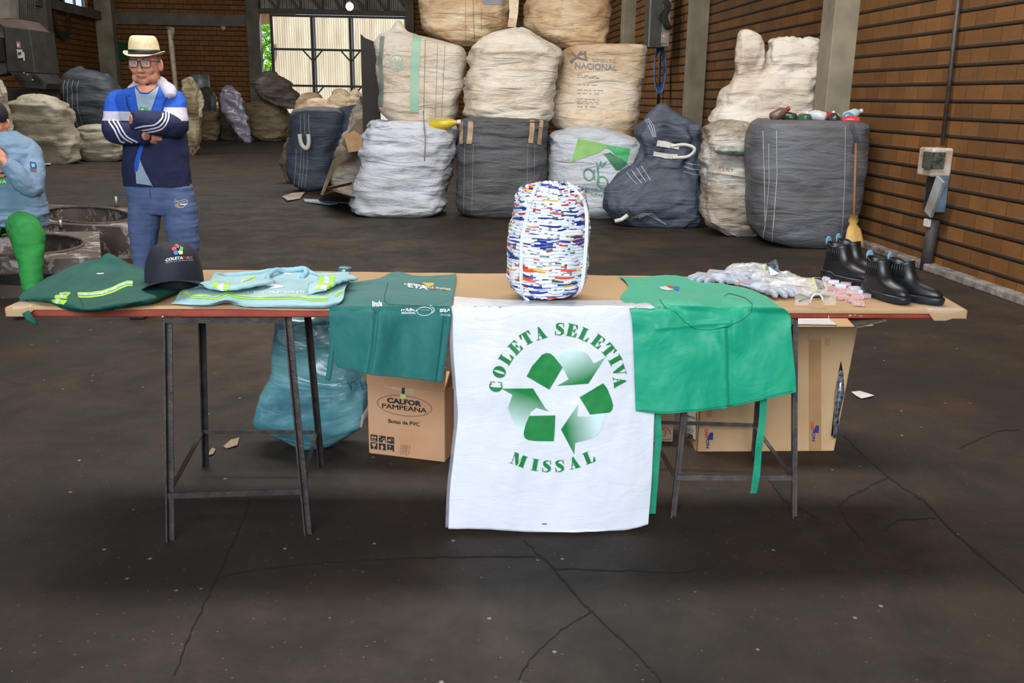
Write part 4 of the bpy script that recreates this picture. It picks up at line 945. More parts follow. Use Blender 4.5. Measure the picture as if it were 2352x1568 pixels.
THR2 = M('dark_green_thread', (6, 92, 72), .8)
cc_ = lambda pts: [c(*q) for q in pts]
decal('pocket_seam', tA, [strip(cc_([(300, 230), (330, 275), (400, 310), (450, 365), (520, 408), (600, 410), (700, 395), (800, 350), (850, 305), (858, 260), (820, 225), (760, 205), (715, 195), (690, 212)]), 1.2)], THR2, ap, .003, 6)
decal('hem_seam', tA, [strip(cc_([(175, 890), (330, 903), (560, 885), (740, 860), (925, 818), (1100, 775)]), 1.0)], THR2, ap, .003, 6)
decal('printed_patch', tA, [cc_([(345, 148), (368, 146), (385, 160), (360, 160)])], M('badge_red', (200, 60, 55), .6), ap, .003, 5)
decal('printed_patch', tA, [cc_([(295, 158), (335, 152), (385, 175), (350, 178), (310, 170)])], M('badge_white', (210, 215, 225), .6), ap, .003, 5)
decal('printed_patch', tA, [cc_([(385, 152), (420, 155), (415, 180), (388, 172)])], M('badge_blue', (50, 90, 190), .6), ap, .003, 5)
for pts, nm in (([(288, 905, .0), (290, 1000, .01), (292, 1080, .01), (280, 1200, .02), (268, 1330, .02), (257, 1515, .02)], 'apron_tie'), ([(925, 820, .0), (918, 950, .0), (900, 1080, .01), (890, 1200, .01), (878, 1300, .01), (865, 1392, .01)], 'apron_tie')):
    pp = [Fr(*c(x, y), d) for x, y, d in pts]; L_ = catmull(pp, 30); ww = .026 if pts[0][0] < 400 else .026
    mb = MB(); ring_ = []
    a = [p+Vector((-ww/2, 0, 0)) for p in L_]; b2 = [p+Vector((ww/2, .004*sin(i*.5), 0)) for i, p in enumerate(L_)]
    vs = a+b2+[p+Vector((0, .002, 0)) for p in a]+[p+Vector((0, .002, 0)) for p in b2]; k = len(a)
    fs = [(i, i+1, k+i+1, k+i) for i in range(k-1)]+[(2*k+i, 3*k+i, 3*k+i+1, 2*k+i+1) for i in range(k-1)]+[(i, 2*k+i, 2*k+i+1, i+1) for i in range(k-1)]+[(k+i, k+i+1, 3*k+i+1, 3*k+i) for i in range(k-1)]
    mk(nm, vs, fs, M('tie_green', (10, 142, 108), .7, (8, 128, 96), 40), ap, False)
# dark teal apron
c = cv(740, 600, 5.226)
ap2 = empty('teal_apron', (-.5, Yf(-.5), 0), 'dark teal apron with white printed logos draped over table front', 'apron')
rows = [Tr([(300, 262), (640, 205), (885, 125), (1100, 175), (1330, 178), (1610, 145)], [.008, .014, .02, .012, .012, .016]), Tr([(285, 330), (560, 320), (800, 300), (1050, 320), (1330, 350), (1600, 270)], [.008, .012, .02, .014, .016, .01]),
        Tr([(180, 480), (480, 470), (735, 460), (1000, 490), (1300, 500), (1568, 450)], [.006, .012, .02, .012, .014, .01]), Fq([(84, 590), (400, 590), (690, 590), (960, 595), (1280, 600), (1548, 600)], [.02, .022, .03, .02, .022, .02]),
        Fq([(97, 800), (380, 800), (680, 800), (980, 810), (1280, 810), (1533, 790)], [.02, .035, .06, .02, .04, .03]), Fq([(140, 1080), (400, 1090), (640, 1100), (960, 1120), (1250, 1130), (1490, 1110)], [.02, .04, .07, .03, .05, .035]),
        Fq([(176, 1276), (400, 1305), (585, 1362), (960, 1395), (1220, 1425), (1440, 1455)], [.02, .045, .075, .035, .055, .04])]
def crease2(u, v): return (-.012*math.exp(-((u-.37)/.02)**2)*(v > .4)-.008*math.exp(-((u-.93)/.012)**2)*(v > .35))
ao2 = drape('apron_panel', rows, TL, ap2, 100, 90, .005, 6, 21, .0015, local_fold=crease2); tA2 = bvh(ao2)
WI = M('white_ink', (235, 238, 240), .6)
def tx(s, x, y, w, h, ang=0, bold=.04, sh=0): q = c(x, y); return text(s, q[0], q[1], w/5.226, h/5.226, ang, bold, sh)
decal('lettering', tA2, [tx('linda', 602, 545, 120, 62, -.06, .03)], WI, ap2, .003, 5)
decal('lettering', tA2, [tx('ITAIPU', 948, 600, 190, 22, 0, .03), tx('BINACIONAL', 955, 628, 168, 18, 0, .03), [c(1000, 575), c(1020, 558), c(1040, 575)], [c(1045, 578), c(1062, 558), c(1090, 580)]], WI, ap2, .003, 5)
q = c(1230, 600); decal('oval_emblem', tA2, [ring(q[0], q[1], 90/5.226, 50/5.226, 1.1, 30), ring(q[0]+6, q[1]-2, 75/5.226, 48/5.226, .8, 16, -1.3, .8), ring(q[0]+8, q[1]-3, 78/5.226, 52/5.226, .8, 16, -1.3, .8), tx('MUNICIPIO', 1185, 590, 105, 10)], WI, ap2, .003, 5)
decal('lettering', tA2, [tx('BRA', 1412, 612, 135, 42, -.02, .04), tx('DO LADO DO', 1425, 648, 115, 14, .05, .02)], WI, ap2, .003, 5)
decal('lettering', tA2, [tx('ETA', 1030, 315, 240, 48, .13, .04), tx('DE RECICLAVEIS', 985, 290, 560, 22, .12, .02)], WI, ap2, .003, 5)
decal('hand_emblem', tA2, [[c(1195, 262), c(1345, 266), c(1330, 300), c(1260, 305)]], M('emblem_yellow', (214, 180, 60), .6), ap2, .003, 5)
decal('hand_emblem', tA2, [[c(1140, 262), c(1185, 262), c(1170, 278), c(1150, 275)]], M('badge_blue', (50, 90, 190), .6), ap2, .003, 5)
decal('lettering', tA2, [tx('M', 1300, 352, 60, 22, 0, .06)], M('badge_red', (200, 60, 55), .6), ap2, .004, 5)
decal('lettering', tA2, [tx('A', 1440, 352, 50, 22, 0, .06)], M('emblem_yellow', (214, 180, 60), .6), ap2, .004, 5)
THR3 = M('dark_teal_thread', (8, 62, 60), .8)
decal('pocket_seam', tA2, [strip([c(790, 270), c(745, 420), c(750, 480), c(800, 520), c(1000, 535), c(1400, 545), c(1530, 545)], 1.0)], THR3, ap2, .003, 6)
pp = [Fr(*c(*q), .02) for q in ((100, 790), (118, 950), (105, 1150), (85, 1320), (65, 1425))]
MB().tube(catmull(pp, 16), .009, 6, flat=.25).build('apron_tie', TL, ap2, True)
# ---------------------------------------------------------------- folded shirts
NEON = M('neon_yellow_tape', (176, 255, 70), .35); NEON.node_tree.nodes['Principled BSDF'].inputs['Specular IOR Level'].default_value = .8
SILV = M('silver_reflective_tape', (222, 224, 240), .25, (190, 194, 215), 30, coat=.4)
def hv(tree, e, pts, w, name='reflective_tape', off=.003):
    decal(name, tree, [strip(pts, w)], NEON, e, off, 6); decal('silver_band', tree, [strip(pts, w*.34)], SILV, e, off+.002, 6)
c = cv(0, 540, 5.345)
sh = empty('green_work_shirt', T(160, 690), 'folded dark green work shirt with neon tape at the left table end', 'shirt')
DGN = M('bottle_green_cloth', (10, 86, 74), .75, (8, 76, 66), 8, bmp=.25, bscale=14)
def Ty(pts, Y): return [D(*c(*q), Y) for q in pts]
top = Ty([(600, 540), (900, 385), (1200, 302), (1340, 232), (1560, 350), (1760, 430)], 3.5)
back = [Vector((p.x, 3.66, ZT+.006)) for p in top]
rows = [Tr([(245, 795), (600, 825), (1035, 948), (1480, 893), (1900, 815), (2205, 695)], .008), Tr([(240, 765), (600, 770), (1010, 880), (1470, 830), (1890, 760), (2200, 668)], [.012, .03, .035, .035, .03, .02]),
        Tr([(290, 710), (640, 650), (1030, 680), (1480, 650), (1850, 610), (2100, 632)], [.02, .035, .04, .04, .04, .03]), Tr([(400, 640), (720, 520), (1100, 470), (1450, 450), (1750, 490), (1950, 545)], [.03, .05, .06, .055, .045, .03]), top, back]
sb = drape('shirt_body', rows, DGN, sh, 90, 60, .008, 7, 31, .004); tG = bvh(sb)
hv(tG, sh, [c(955, 742), c(1100, 742), c(1250, 722), (c(1380, 680)), c(1480, 630), c(1570, 598), c(1630, 600)], 12.5)
for k, q in enumerate(([(735, 712), (865, 706), (862, 730), (835, 738), (728, 738)], [(672, 757), (692, 741), (850, 741), (818, 765), (832, 788), (682, 786)], [(638, 794), (700, 791), (835, 808), (790, 850), (660, 822)])): decal('reflective_tape', tG, [[c(*p) for p in q]], NEON, sh, .003, 6)
for k, q in enumerate(([(780, 709), (828, 707), (818, 737), (772, 737)], [(748, 741), (790, 741), (772, 765), (785, 787), (738, 786), (732, 765)], [(707, 792), (757, 799), (725, 836), (687, 827)])): decal('silver_band', tG, [[c(*p) for p in q]], SILV, sh, .005, 6)
decal('collar_label', tG, [[c(1187, 474), c(1272, 470), c(1274, 482), c(1189, 486)]], WI, sh, .003, 6)
decal('fold_seam', tG, [strip([c(940, 740), c(990, 800), c(1040, 940)], 1.6), ], M('deep_green_shade_thread', (4, 52, 46), .8), sh, .003, 6)
MB().tube([D(58, 716, 3.02), D(68, 731, 3.02), D(80, 740, 3.02), D(86, 747, 3.02)], [.012, .013, .009, .003], 8).build('hanging_sleeve', DGN, sh, True)
# light blue shirt
c = cv(380, 580, 5.113)
s2 = empty('light_blue_shirt', T(620, 680), 'folded pale blue long-sleeved shirt with neon tape and white lettering', 'shirt')
LBL = M('pale_blue_cloth', (160, 196, 204), .75, (146, 182, 188), 5, bmp=.25, bscale=16)
rows = [Tr([(65, 602), (500, 626), (720, 590), (900, 632), (1400, 641), (1830, 648), (1990, 628)], .006), Tr([(110, 565), (480, 570), (720, 545), (950, 570), (1400, 580), (1850, 580), (2085, 545)], [.012, .02, .035, .022, .022, .024, .025]),
        Tr([(210, 440), (500, 430), (750, 450), (1000, 460), (1400, 450), (1800, 430), (2112, 410)], [.02, .025, .028, .028, .028, .03, .035]), Tr([(480, 385), (640, 330), (850, 340), (1100, 320), (1400, 330), (1750, 320), (2185, 310)], .032),
        Tr([(545, 285), (700, 268), (900, 255), (1150, 240), (1420, 252), (1720, 262), (2170, 252)], .035), Tr([(600, 232), (740, 250), (1080, 224), (1290, 192), (1620, 178), (1800, 246), (2155, 240)], .045)]
rows.append([Vector((p.x, p.y+.012, ZT+.006)) for p in rows[-1]])
sb2 = drape('shirt_body', rows, LBL, s2, 110, 60, .005, 9, 41, .003); tB2 = bvh(sb2)
def sleeve(name, pts, r):
    mb = MB(); L_ = catmull([T(*c(x, y), h) for x, y, h in pts], 18); return mb.tube(L_, [r*1.25*(1+.10*sin(i*2.1)) for i in range(18)], 14, flat=.26).build(name, LBL, s2, True)
sl1 = sleeve('sleeve', [(520, 360, .045), (640, 395, .05), (760, 405, .052), (900, 385, .052), (1200, 335, .045)], .034)
sl2 = sleeve('sleeve', [(2150, 290, .05), (2000, 310, .055), (1880, 350, .055), (1780, 400, .05), (1690, 420, .045)], .038)
t3 = bvh(sb2, sl1, sl2)
hv(tB2, s2, [c(140, 492), c(220, 455), (c(330, 518)), c(440, 518), c(600, 530), c(740, 480), c(830, 512), c(1000, 528), c(1200, 534), c(1350, 528), c(1560, 522), c(1700, 548), c(1910, 545)], 10)
hv(tB2, s2, [c(1990, 508), c(2060, 470), c(2112, 462)], 9)
decal('reflective_tape', t3, [[c(560, 342), c(755, 362), c(740, 450), c(550, 405)]], NEON, s2, .003, 6); decal('silver_band', t3, [[c(620, 345), (c(690, 355)), c(680, 440), c(612, 425)]], SILV, s2, .005, 6)
hv(bvh(sb2), s2, [c(880, 352), c(960, 328), c(1060, 292)], 11)
decal('reflective_tape', t3, [[c(1815, 275), c(1990, 270), c(1975, 352), c(1945, 440), c(1745, 432), c(1800, 365)]], NEON, s2, .003, 6); decal('silver_band', t3, [[c(1868, 272), c(1930, 272), c(1920, 350), c(1880, 438), c(1810, 432), c(1868, 350)]], SILV, s2, .005, 6)
decal('lettering', tB2, [tx('COLETAMAIS', 720, 478, 920, 36, .005, .07, .1)], WI, s2, .003, 5) if False else decal('lettering', tB2, [text('COLETAMAIS', *c(720, 486), 915/5.113, 30/5.113, 0, .07, .1)], WI, s2, .003, 5)
decal('hand_emblem', tB2, [[c(1065, 395), c(1190, 388), c(1195, 405), c(1150, 430), c(1090, 432)]], WI, s2, .003, 5)
decal('hand_emblem', tB2, [[c(1210, 370), c(1290, 380), c(1400, 400), c(1380, 415), c(1300, 425), c(1205, 435), c(1240, 405)]], WI, s2, .003, 5)
cp_ = [T(*c(x, y), h) for x, y, h in ((1215, 325, .036), (1200, 280, .04), (1290, 205, .055), (1420, 215, .045), (1620, 185, .055), (1650, 240, .045), (1600, 290, .038))]
MB().tube(catmull(cp_, 30), .010, 8).build('collar', M('pale_blue_rib', (150, 196, 212), .8), s2, True)
decal('collar_label', tB2, [[c(1390, 243), c(1478, 248), c(1470, 268), c(1400, 262)]], WI, s2, .003, 5)
# ---------------------------------------------------------------- cap
def capobj():
    c0 = T(398, 634, .03); c0 = Vector((D(395, 600, 3.3).x-.008, 3.33, ZT+.030))
    e = empty('baseball_cap', c0, 'black baseball cap with colourful logo resting between folded shirts', 'cap'); BK = M('black_cap_cloth', (26, 28, 42), .75, (20, 22, 34), 20, bmp=.2)
    FD = radians(-71); Rz = Matrix.Rotation(FD+pi/2, 3, 'Z')   # local -Y is the front
    vs = []; n, k = 40, 16
    for i in range(k+1):
        a = pi/2*i/k
        for j in range(n):
            b_ = 2*pi*j/n; x = .103*cos(b_)*cos(a)**.6; y = .112*sin(b_)*cos(a)**.6; z = .147*sin(a)**.9 if a > 0 else 0
            if sin(b_) < 0: z *= 1.06; y *= 1.0+.05*sin(a*2)
            vs.append(c0+Rz @ Vector((x, y, z)))
    fs = [(i*n+j, i*n+(j+1) % n, (i+1)*n+(j+1) % n, (i+1)*n+j) for i in range(k) for j in range(n)]
    o = mk('crown', vs, fs, BK, e); s = o.modifiers.new('t', 'SOLIDIFY'); s.thickness = .003; s.offset = -1
    vs = []; nu, nv = 28, 9
    for i in range(nu+1):
        t = -1+2*i/nu; a = -pi/2+t*1.2
        for j in range(nv+1):
            q = j/nv; ext = .100*q*(1-.14*t*t)*(cos(t*1.35)**.45 if abs(t) < .98 else .2)
            x = (.101+ext*.55)*cos(a)*1.02; y = .110*sin(a)-ext; z = .040+.020*q-.076*abs(t)**1.7*(.3+.7*q)
            vs.append(c0+Rz @ Vector((x, y, z-.006)))
    fs = [(i*(nv+1)+j, i*(nv+1)+j+1, (i+1)*(nv+1)+j+1, (i+1)*(nv+1)+j) for i in range(nu) for j in range(nv)]
    v_ = mk('visor', vs, fs, BK, e); s = v_.modifiers.new('t', 'SOLIDIFY'); s.thickness = .004
    MB().ell(c0+Vector((0, 0, .150)), (.009, .009, .005), 12, 6).build('top_button', BK, e, True)
    tr = bvh(o); c = cv(320, 540, 14.256)
    cols = [((150, 100, 98), [(1140, 365), (1215, 300), (1305, 350), (1300, 440), (1245, 438), (1215, 385)]), ((214, 66, 70), [(1052, 455), (1120, 390), (1215, 405), (1215, 470), (1150, 510), (1100, 540)]), ((60, 175, 120), [(1330, 365), (1428, 415), (1420, 512), (1325, 515), (1298, 468), (1335, 460)]),
            ((222, 212, 120), [(1255, 545), (1300, 512), (1420, 528), (1412, 632), (1310, 640)]), ((70, 140, 235), [(1112, 565), (1185, 500), (1248, 520), (1235, 550), (1272, 640), (1160, 652)])]
    for rgb, pts in cols: decal('hand_emblem', tr, [[c(*q) for q in pts]], M('emb_%d' % rgb[0], rgb, .6), e, .003, 4)
    def curve(x0, y0, x1, y1, bow, hh): 
        return lambda u, v: c(x0+(x1-x0)*u, y0+(y1-y0)*u+bow*4*u*(1-u)*-1-v*hh)
    q = 560/870.
    decal('lettering', tr, [text('COLETA', 0, 0, 0, 0, 0, .035, 0, 1, curve(865, 870, 1425, 790, 22, 88))], M('white_ink', (235, 238, 240), .6), e, .003, 3)
    for i, (ch, rgb) in enumerate((('M', (200, 70, 60)), ('A', (225, 200, 70)), ('I', (70, 140, 220)), ('S', (190, 120, 80)))):
        xs = (1425, 1530, 1630, 1660, 1730); decal('lettering', tr, [text(ch, 0, 0, 0, 0, 0, .0, 0, 1, curve(xs[i]+4, 786-i*2, xs[i+1]-4, 784-i*2, 0, 88))], M('emb2_%d' % rgb[0], rgb, .6), e, .003, 3)
    decal('lettering', tr, [text('PROGRAMA GESTAO DE RESIDUOS SOLIDOS', 0, 0, 0, 0, 0, .01, 0, 1, curve(870, 922, 1745, 838, 26, 26))], M('white_ink', (235, 238, 240), .6), e, .003, 3)
capobj()
# ---------------------------------------------------------------- twisted plastic rope coil
def coil():
    rows = [(436, 1196, 1335), (447, 1186, 1345), (462, 1182, 1349), (480, 1180, 1351), (500, 1177, 1353), (520, 1172, 1355), (545, 1166, 1354), (600, 1164, 1351), (650, 1164, 1348), (668, 1167, 1344), (684, 1178, 1332), (694, 1194, 1312)]
    Yc = 3.30; R = bagrings(rows, Yc, 1, 2, 40, 60, ZT+.018)
    e = empty('rope_coil', (R[0].x, Yc, ZT), 'upright coil of twisted rope made of colourful printed white plastic, standing on the white sack', 'rope')
    turns = 31; per = 84; N = turns*per; z0 = R[0].z; z1 = R[-1].z; K = len(R)-1; rnd = random.Random(8)
    pts = []; rr = .0073
    for i in range(N+1):
        t = i/N; zz = z0+(z1-z0)*t; a = max([k for k in range(K) if R[k].z <= zz] or [0]); q = R[a].lerp(R[a+1], (zz-R[a].z)/max(1e-6, R[a+1].z-R[a].z)); th = 2*pi*i/per
        k = 1+.035*fbm(cos(th)*1.5, sin(th)*1.5, t*14, 3); wob = .006*fbm(cos(th)*2, sin(th)*2, t*6+4, 3)
        pts.append(Vector((q.x+(q.y*k-rr)*cos(th), Yc+(q.y*k-rr)*sin(th), q.z+wob)))
    # spiral inward over the top
    last = R[-1]
    for i in range(1, 6*per//2):
        th = 2*pi*(N+i)/per; f = i/(6*per/2); r = (last.y-rr)*(1-f*.92); pts.append(Vector((last.x+r*cos(th), Yc+r*sin(th), last.z+.016*sin(f*pi/2))))
    n = 8; vs = []; mi = []
    for i, p in enumerate(pts):
        d = (pts[min(i+1, len(pts)-1)]-pts[max(i-1, 0)]).normalized(); x = d.cross(Vector((0, 0, 1))).normalized(); y = d.cross(x)
        tw = i*.42; w = 1+.10*sin(i*.9)
        for j in range(n):
            a = 2*pi*j/n; r = rr*(.82+.5*abs(cos(a-tw)))*w*.95; vs.append(p+x*cos(a)*r+y*sin(a)*r)
    fs = []
    for i in range(len(pts)-1):
        for j in range(n):
            fs.append((i*n+j, i*n+(j+1) % n, (i+1)*n+(j+1) % n, (i+1)*n+j))
            s = (i-(j*2*pi/n)/.42)*.085; g = noise.noise((s*1.0, i//per*3.7, 5)); h = noise.noise((s*2.3+50, i//per*2.1, 9))
            k = 0
            if g > .27: k = 1
            elif g < -.44: k = 2 if h > 0 else 3
            elif h > .46: k = 4
            elif h < -.48: k = 5
            elif abs(h) < .02: k = 6
            mi.append(k)
    ms = [M('rope_white', (232, 236, 246), .3, (214, 220, 234), 30, coat=.3), M('rope_navy', (34, 58, 150), .3), M('rope_orange', (224, 92, 50), .3), M('rope_yellow', (236, 190, 70), .3), M('rope_red', (214, 62, 56), .3), M('rope_green', (44, 100, 78), .3), M('rope_grey', (150, 152, 158), .4)]
    mk('rope', vs, fs, ms, e, True, mi)
    # core so that no light passes between the turns
    mb = MB(); mb.lathe([(q.y-.012, q.z) for q in R], (0, 0, 0), 40); core = [Vector((v.x, v.y, v.z)) for v in mb.v]
    n_ = 40; out = []
    for i, q in enumerate(R):
        for j in range(n_): a = 2*pi*j/n_; out.append(Vector((q.x+(q.y-.013)*cos(a), Yc+(q.y-.013)*sin(a), q.z)))
    mk('inner_layer', out, [(i*n_+j, i*n_+(j+1) % n_, (i+1)*n_+(j+1) % n_, (i+1)*n_+j) for i in range(len(R)-1) for j in range(n_)], ms[6], e)
    TW = M('white_twine', (226, 232, 238), .35, (205, 212, 222), 30, coat=.3)
    for path in ([(1228, 434), (1219, 455), (1212, 477), (1206, 505), (1200, 530), (1196, 560), (1195, 620), (1197, 665), (1202, 684), (1212, 694)], [(1322, 440), (1336, 455), (1344, 475), (1347, 500), (1346, 540), (1342, 600), (1336, 650), (1328, 676), (1318, 692)]):
        pp = []
        for (x, y) in path:
            z = D(x, y, 3.2).z; a = max(range(len(R)), key=lambda i: -abs(R[i].z-z)); q = R[a]; X = D(x, y, 3.2).x
            dx = max(-.97, min(.97, (X-q.x)/(q.y+.004))); pp.append(Vector((q.x+(q.y+.004)*dx, Yc-(q.y+.006)*sqrt(1-dx*dx), z)))
        b_ = [Vector((pp[0].x+.3*(R[-1].x-pp[0].x), Yc, R[-1].z+.02))]+pp
        L_ = catmull(b_, 40); MB().tube(L_, .0042, 8).build('binding_twine', TW, e, True)
        MB().tube([p+Vector((.006, -.001, 0)) for p in L_], .0036, 8).build('binding_twine', TW, e, True)
        MB().ell(L_[9], (.009, .008, .009), 10, 8).build('knot', TW, e, True)
coil()
# ---------------------------------------------------------------- boots
BT = M('black_pvc', (24, 25, 30), .4, (18, 19, 23), 6, bmp=.12, bscale=12, spec=.6); BTS = M('black_rubber_sole', (30, 34, 42), .4, (22, 25, 32), 20, bmp=.1)
PT = M('light_blue_tab', (112, 160, 188), .6)
def boot(loc, ang, label, s=1.0):
    e = empty('ankle_boot', loc, label, 'boot', 'black boots at the right end of the table', ang)
    X = [(.000, -.285, .000, .046), (.012, -.287, .004, .048), (.03, -.286, .003, .048)]
    def outline(xh, xt, hw, z, n=40, waist=.0, ex=2.6):
        out = []; cx = (xh+xt)/2; hl = (xt-xh)/2
        for j in range(n):
            a = 2*pi*j/n; x = sgp(cos(a), 2/ex)*hl; u = x/hl; y = sgp(sin(a), 2/ex)*hw*(1-waist*math.exp(-((u+.15)/.35)**2)-.12*(u < -.2)*min(1, (-u-.2)*2))
            out.append((cx+x, y, z))
        return out
    n = 40; vs = []; lay = [(.0, -.280, -.004, .044), (.006, -.286, .003, .048), (.026, -.287, .006, .050), (.034, -.285, .003, .048)]
    for z, a, b_, w in lay: vs += outline(a, b_, w, z+(0), n, .14)
    vs = [(x*s, y*s, (z+(.012 if (x < -.19 and z > .02) else 0))*s) for x, y, z in vs]
    fs = [(i*n+j, i*n+(j+1) % n, (i+1)*n+(j+1) % n, (i+1)*n+j) for i in range(3) for j in range(n)]+[tuple(range(n-1, -1, -1)), tuple(3*n+j for j in range(n))]
    mk('sole', vs, fs, BTS, e, True, None, True)
    vs = []; lay = [(.030, -.281, -.004, .045), (.045, -.280, -.005, .0445), (.060, -.279, -.016, .043), (.072, -.277, -.045, .0415), (.082, -.275, -.082, .040), (.094, -.272, -.110, .039), (.110, -.268, -.128, .0385), (.130, -.264, -.140, .040), (.150, -.262, -.147, .0425), (.168, -.262, -.150, .0445), (.180, -.263, -.152, .046), (.181, -.260, -.155, .043), (.165, -.256, -.160, .039), (.10, -.255, -.165, .034), (.05, -.25, -.17, .03)]
    for z, a, b_, w in lay: vs += outline(a, b_, w, z, n, .10, 2.3)
    k = len(lay)
    def dip(x, z): return z-(.018*math.exp(-((x+.2)/.03)**2) if z > .16 else 0)
    vs = [(x*s, (y*(1+.02*sin(z*160)) if .09 < z < .16 else y)*s, dip(x, z)*s) for x, y, z in vs]
    fs = [(i*n+j, i*n+(j+1) % n, (i+1)*n+(j+1) % n, (i+1)*n+j) for i in range(k-1) for j in range(n)]+[tuple(range(n-1, -1, -1)), tuple((k-1)*n+j for j in range(n))]
    mk('upper', vs, fs, BT, e, True, None, True)
    for sd in (-1, 1):
        mb = MB()
        for q in range(6): x = (-.232+.012*q)*s; mb.tube([(x, sd*.0385*s, .10*s), (x+.002, sd*.041*s, .13*s), (x+.003, sd*.0435*s, .158*s)], .0020, 6)
        mb.build('elastic_gusset', BT, e, True, True)
    mb = MB(); mb.tube([((-.262)*s, -.012*s, .165*s), (-.266*s, -.010*s, .186*s), (-.266*s, -.005*s, .193*s), (-.266*s, .005*s, .193*s), (-.266*s, .010*s, .186*s), (-.262*s, .012*s, .165*s)], .004, 8, flat=2.2)
    mb.build('pull_tab', PT, e, True, True)
    MB().tube([(-.286*s+.02*i*s, 0, 0) for i in range(1)]+[(x*s, y*s, .040*s) for x, y, z in outline(-.284, .001, .0468, 0, 30, .12)]+[(.001*s, 0, .040*s)], .0022, 6).build('welt', BTS, e, True, True) if False else None
    return e
boot(T(2002, 661, .004), radians(-58), 'black ankle boot at far left of the boots, nearest the earplugs', .86)
boot(T(2040, 655, .004)+Vector((.0, .04, 0)), radians(-52), 'black ankle boot mostly hidden behind the leftmost boot', .86)
boot(T(2083, 701, .004), radians(-70), 'black ankle boot in front, third from the left', .82)
boot(T(2164, 702, .004), radians(-50), 'black ankle boot nearest the right end of the table', .82)
# ---------------------------------------------------------------- gloves
def glove(loc, ang, label, flip=1, seed=0, sc=1.0, lift=0):
    e = empty('work_glove', loc, label, 'glove', 'grey coated work gloves', ang)
    GC = M('grey_latex', (150, 160, 178), .5, (165, 168, 176), 20); GP = M('pale_glove_knit', (196, 196, 200), .8, (170, 180, 200), 12, bmp=.2); OR = M('orange_hem', (228, 110, 60), .7)
    m_ = _mc.get('striped_knit')
    if not m_:
        m_, nt, b = new_mat('striped_knit'); b.inputs['Roughness'].default_value = .85; wv = nt.nodes.new('ShaderNodeTexWave'); wv.bands_direction = 'Y'; wv.inputs['Scale'].default_value = 55
        t = nt.nodes.new('ShaderNodeTexCoord'); nt.links.new(t.outputs['Object'], wv.inputs[0]); nt.links.new(ramp(nt, wv.outputs['Fac'], [(.4, lin(60, 72, 104)), (.55, lin(190, 192, 200))]), b.inputs['Base Color']); _mc['striped_knit'] = m_
    mb = MB(); mb.ell((.115, 0, .016), (.052, .043, .015), 20, 10); mb.tube([(0, 0, .017), (.05, 0, .017), (.09, 0, .017)], [.034, .034, .038], 20, flat=.42)
    rn = random.Random(seed)
    for i, (y, L_, a) in enumerate(((-.032, .062, -14), (-.011, .074, -4), (.012, .070, 5), (.033, .056, 16))):
        d = Vector((cos(radians(a)), sin(radians(a)), 0)); b0 = Vector((.15, y, .016)); z = rn.uniform(.004, .012)
        mb.tube([b0, b0+d*L_*.5+Vector((0, 0, z)), b0+d*L_*.9+Vector((0, 0, 0)), b0+d*L_*1.05+Vector((0, 0, -.004))], [.0125, .012, .011, .004], 12)
    y = .038*flip; mb.tube([(.085, y*.8, .015), (.115, y*1.5, .018), (.145, y*1.9, .014), (.152, y*1.95, .012)], [.014, .013, .011, .004], 12)
    def zone(p, nn):
        x = p.x
        return 0 if x < .004+.004 else (1 if x < .07 else (2 if x < .125 else 3))
    # zone works in the glove's own space, so the root is built first at the origin
    e.location = (0, 0, 0); e.rotation_euler = (0, 0, 0)
    if sc != 1: mb.v = [v*sc for v in mb.v]
    o = remesh(mb, 'glove_body', [OR, m_, GP, GC], .0028, e, 3, None, zone, local=True)
    e.location = loc; e.rotation_euler = (0, 0, ang)
    return e
glove(T(1600, 641, .002), radians(-38), 'grey work glove farthest left with orange hem, beside green apron', 1, 1)
glove(T(1630, 637, .002)+Vector((0, .02, 0)), radians(-30), 'grey work glove tucked behind the leftmost glove', -1, 2)
glove(T(1712, 660, .002), radians(-64), 'grey work glove nearest the table front, fingers fanned out', 1, 3, 1.12)
glove(T(1690, 643, .002)+Vector((0, .01, 0)), radians(-150), 'grey work glove lying crosswise under the other gloves', 1, 4)
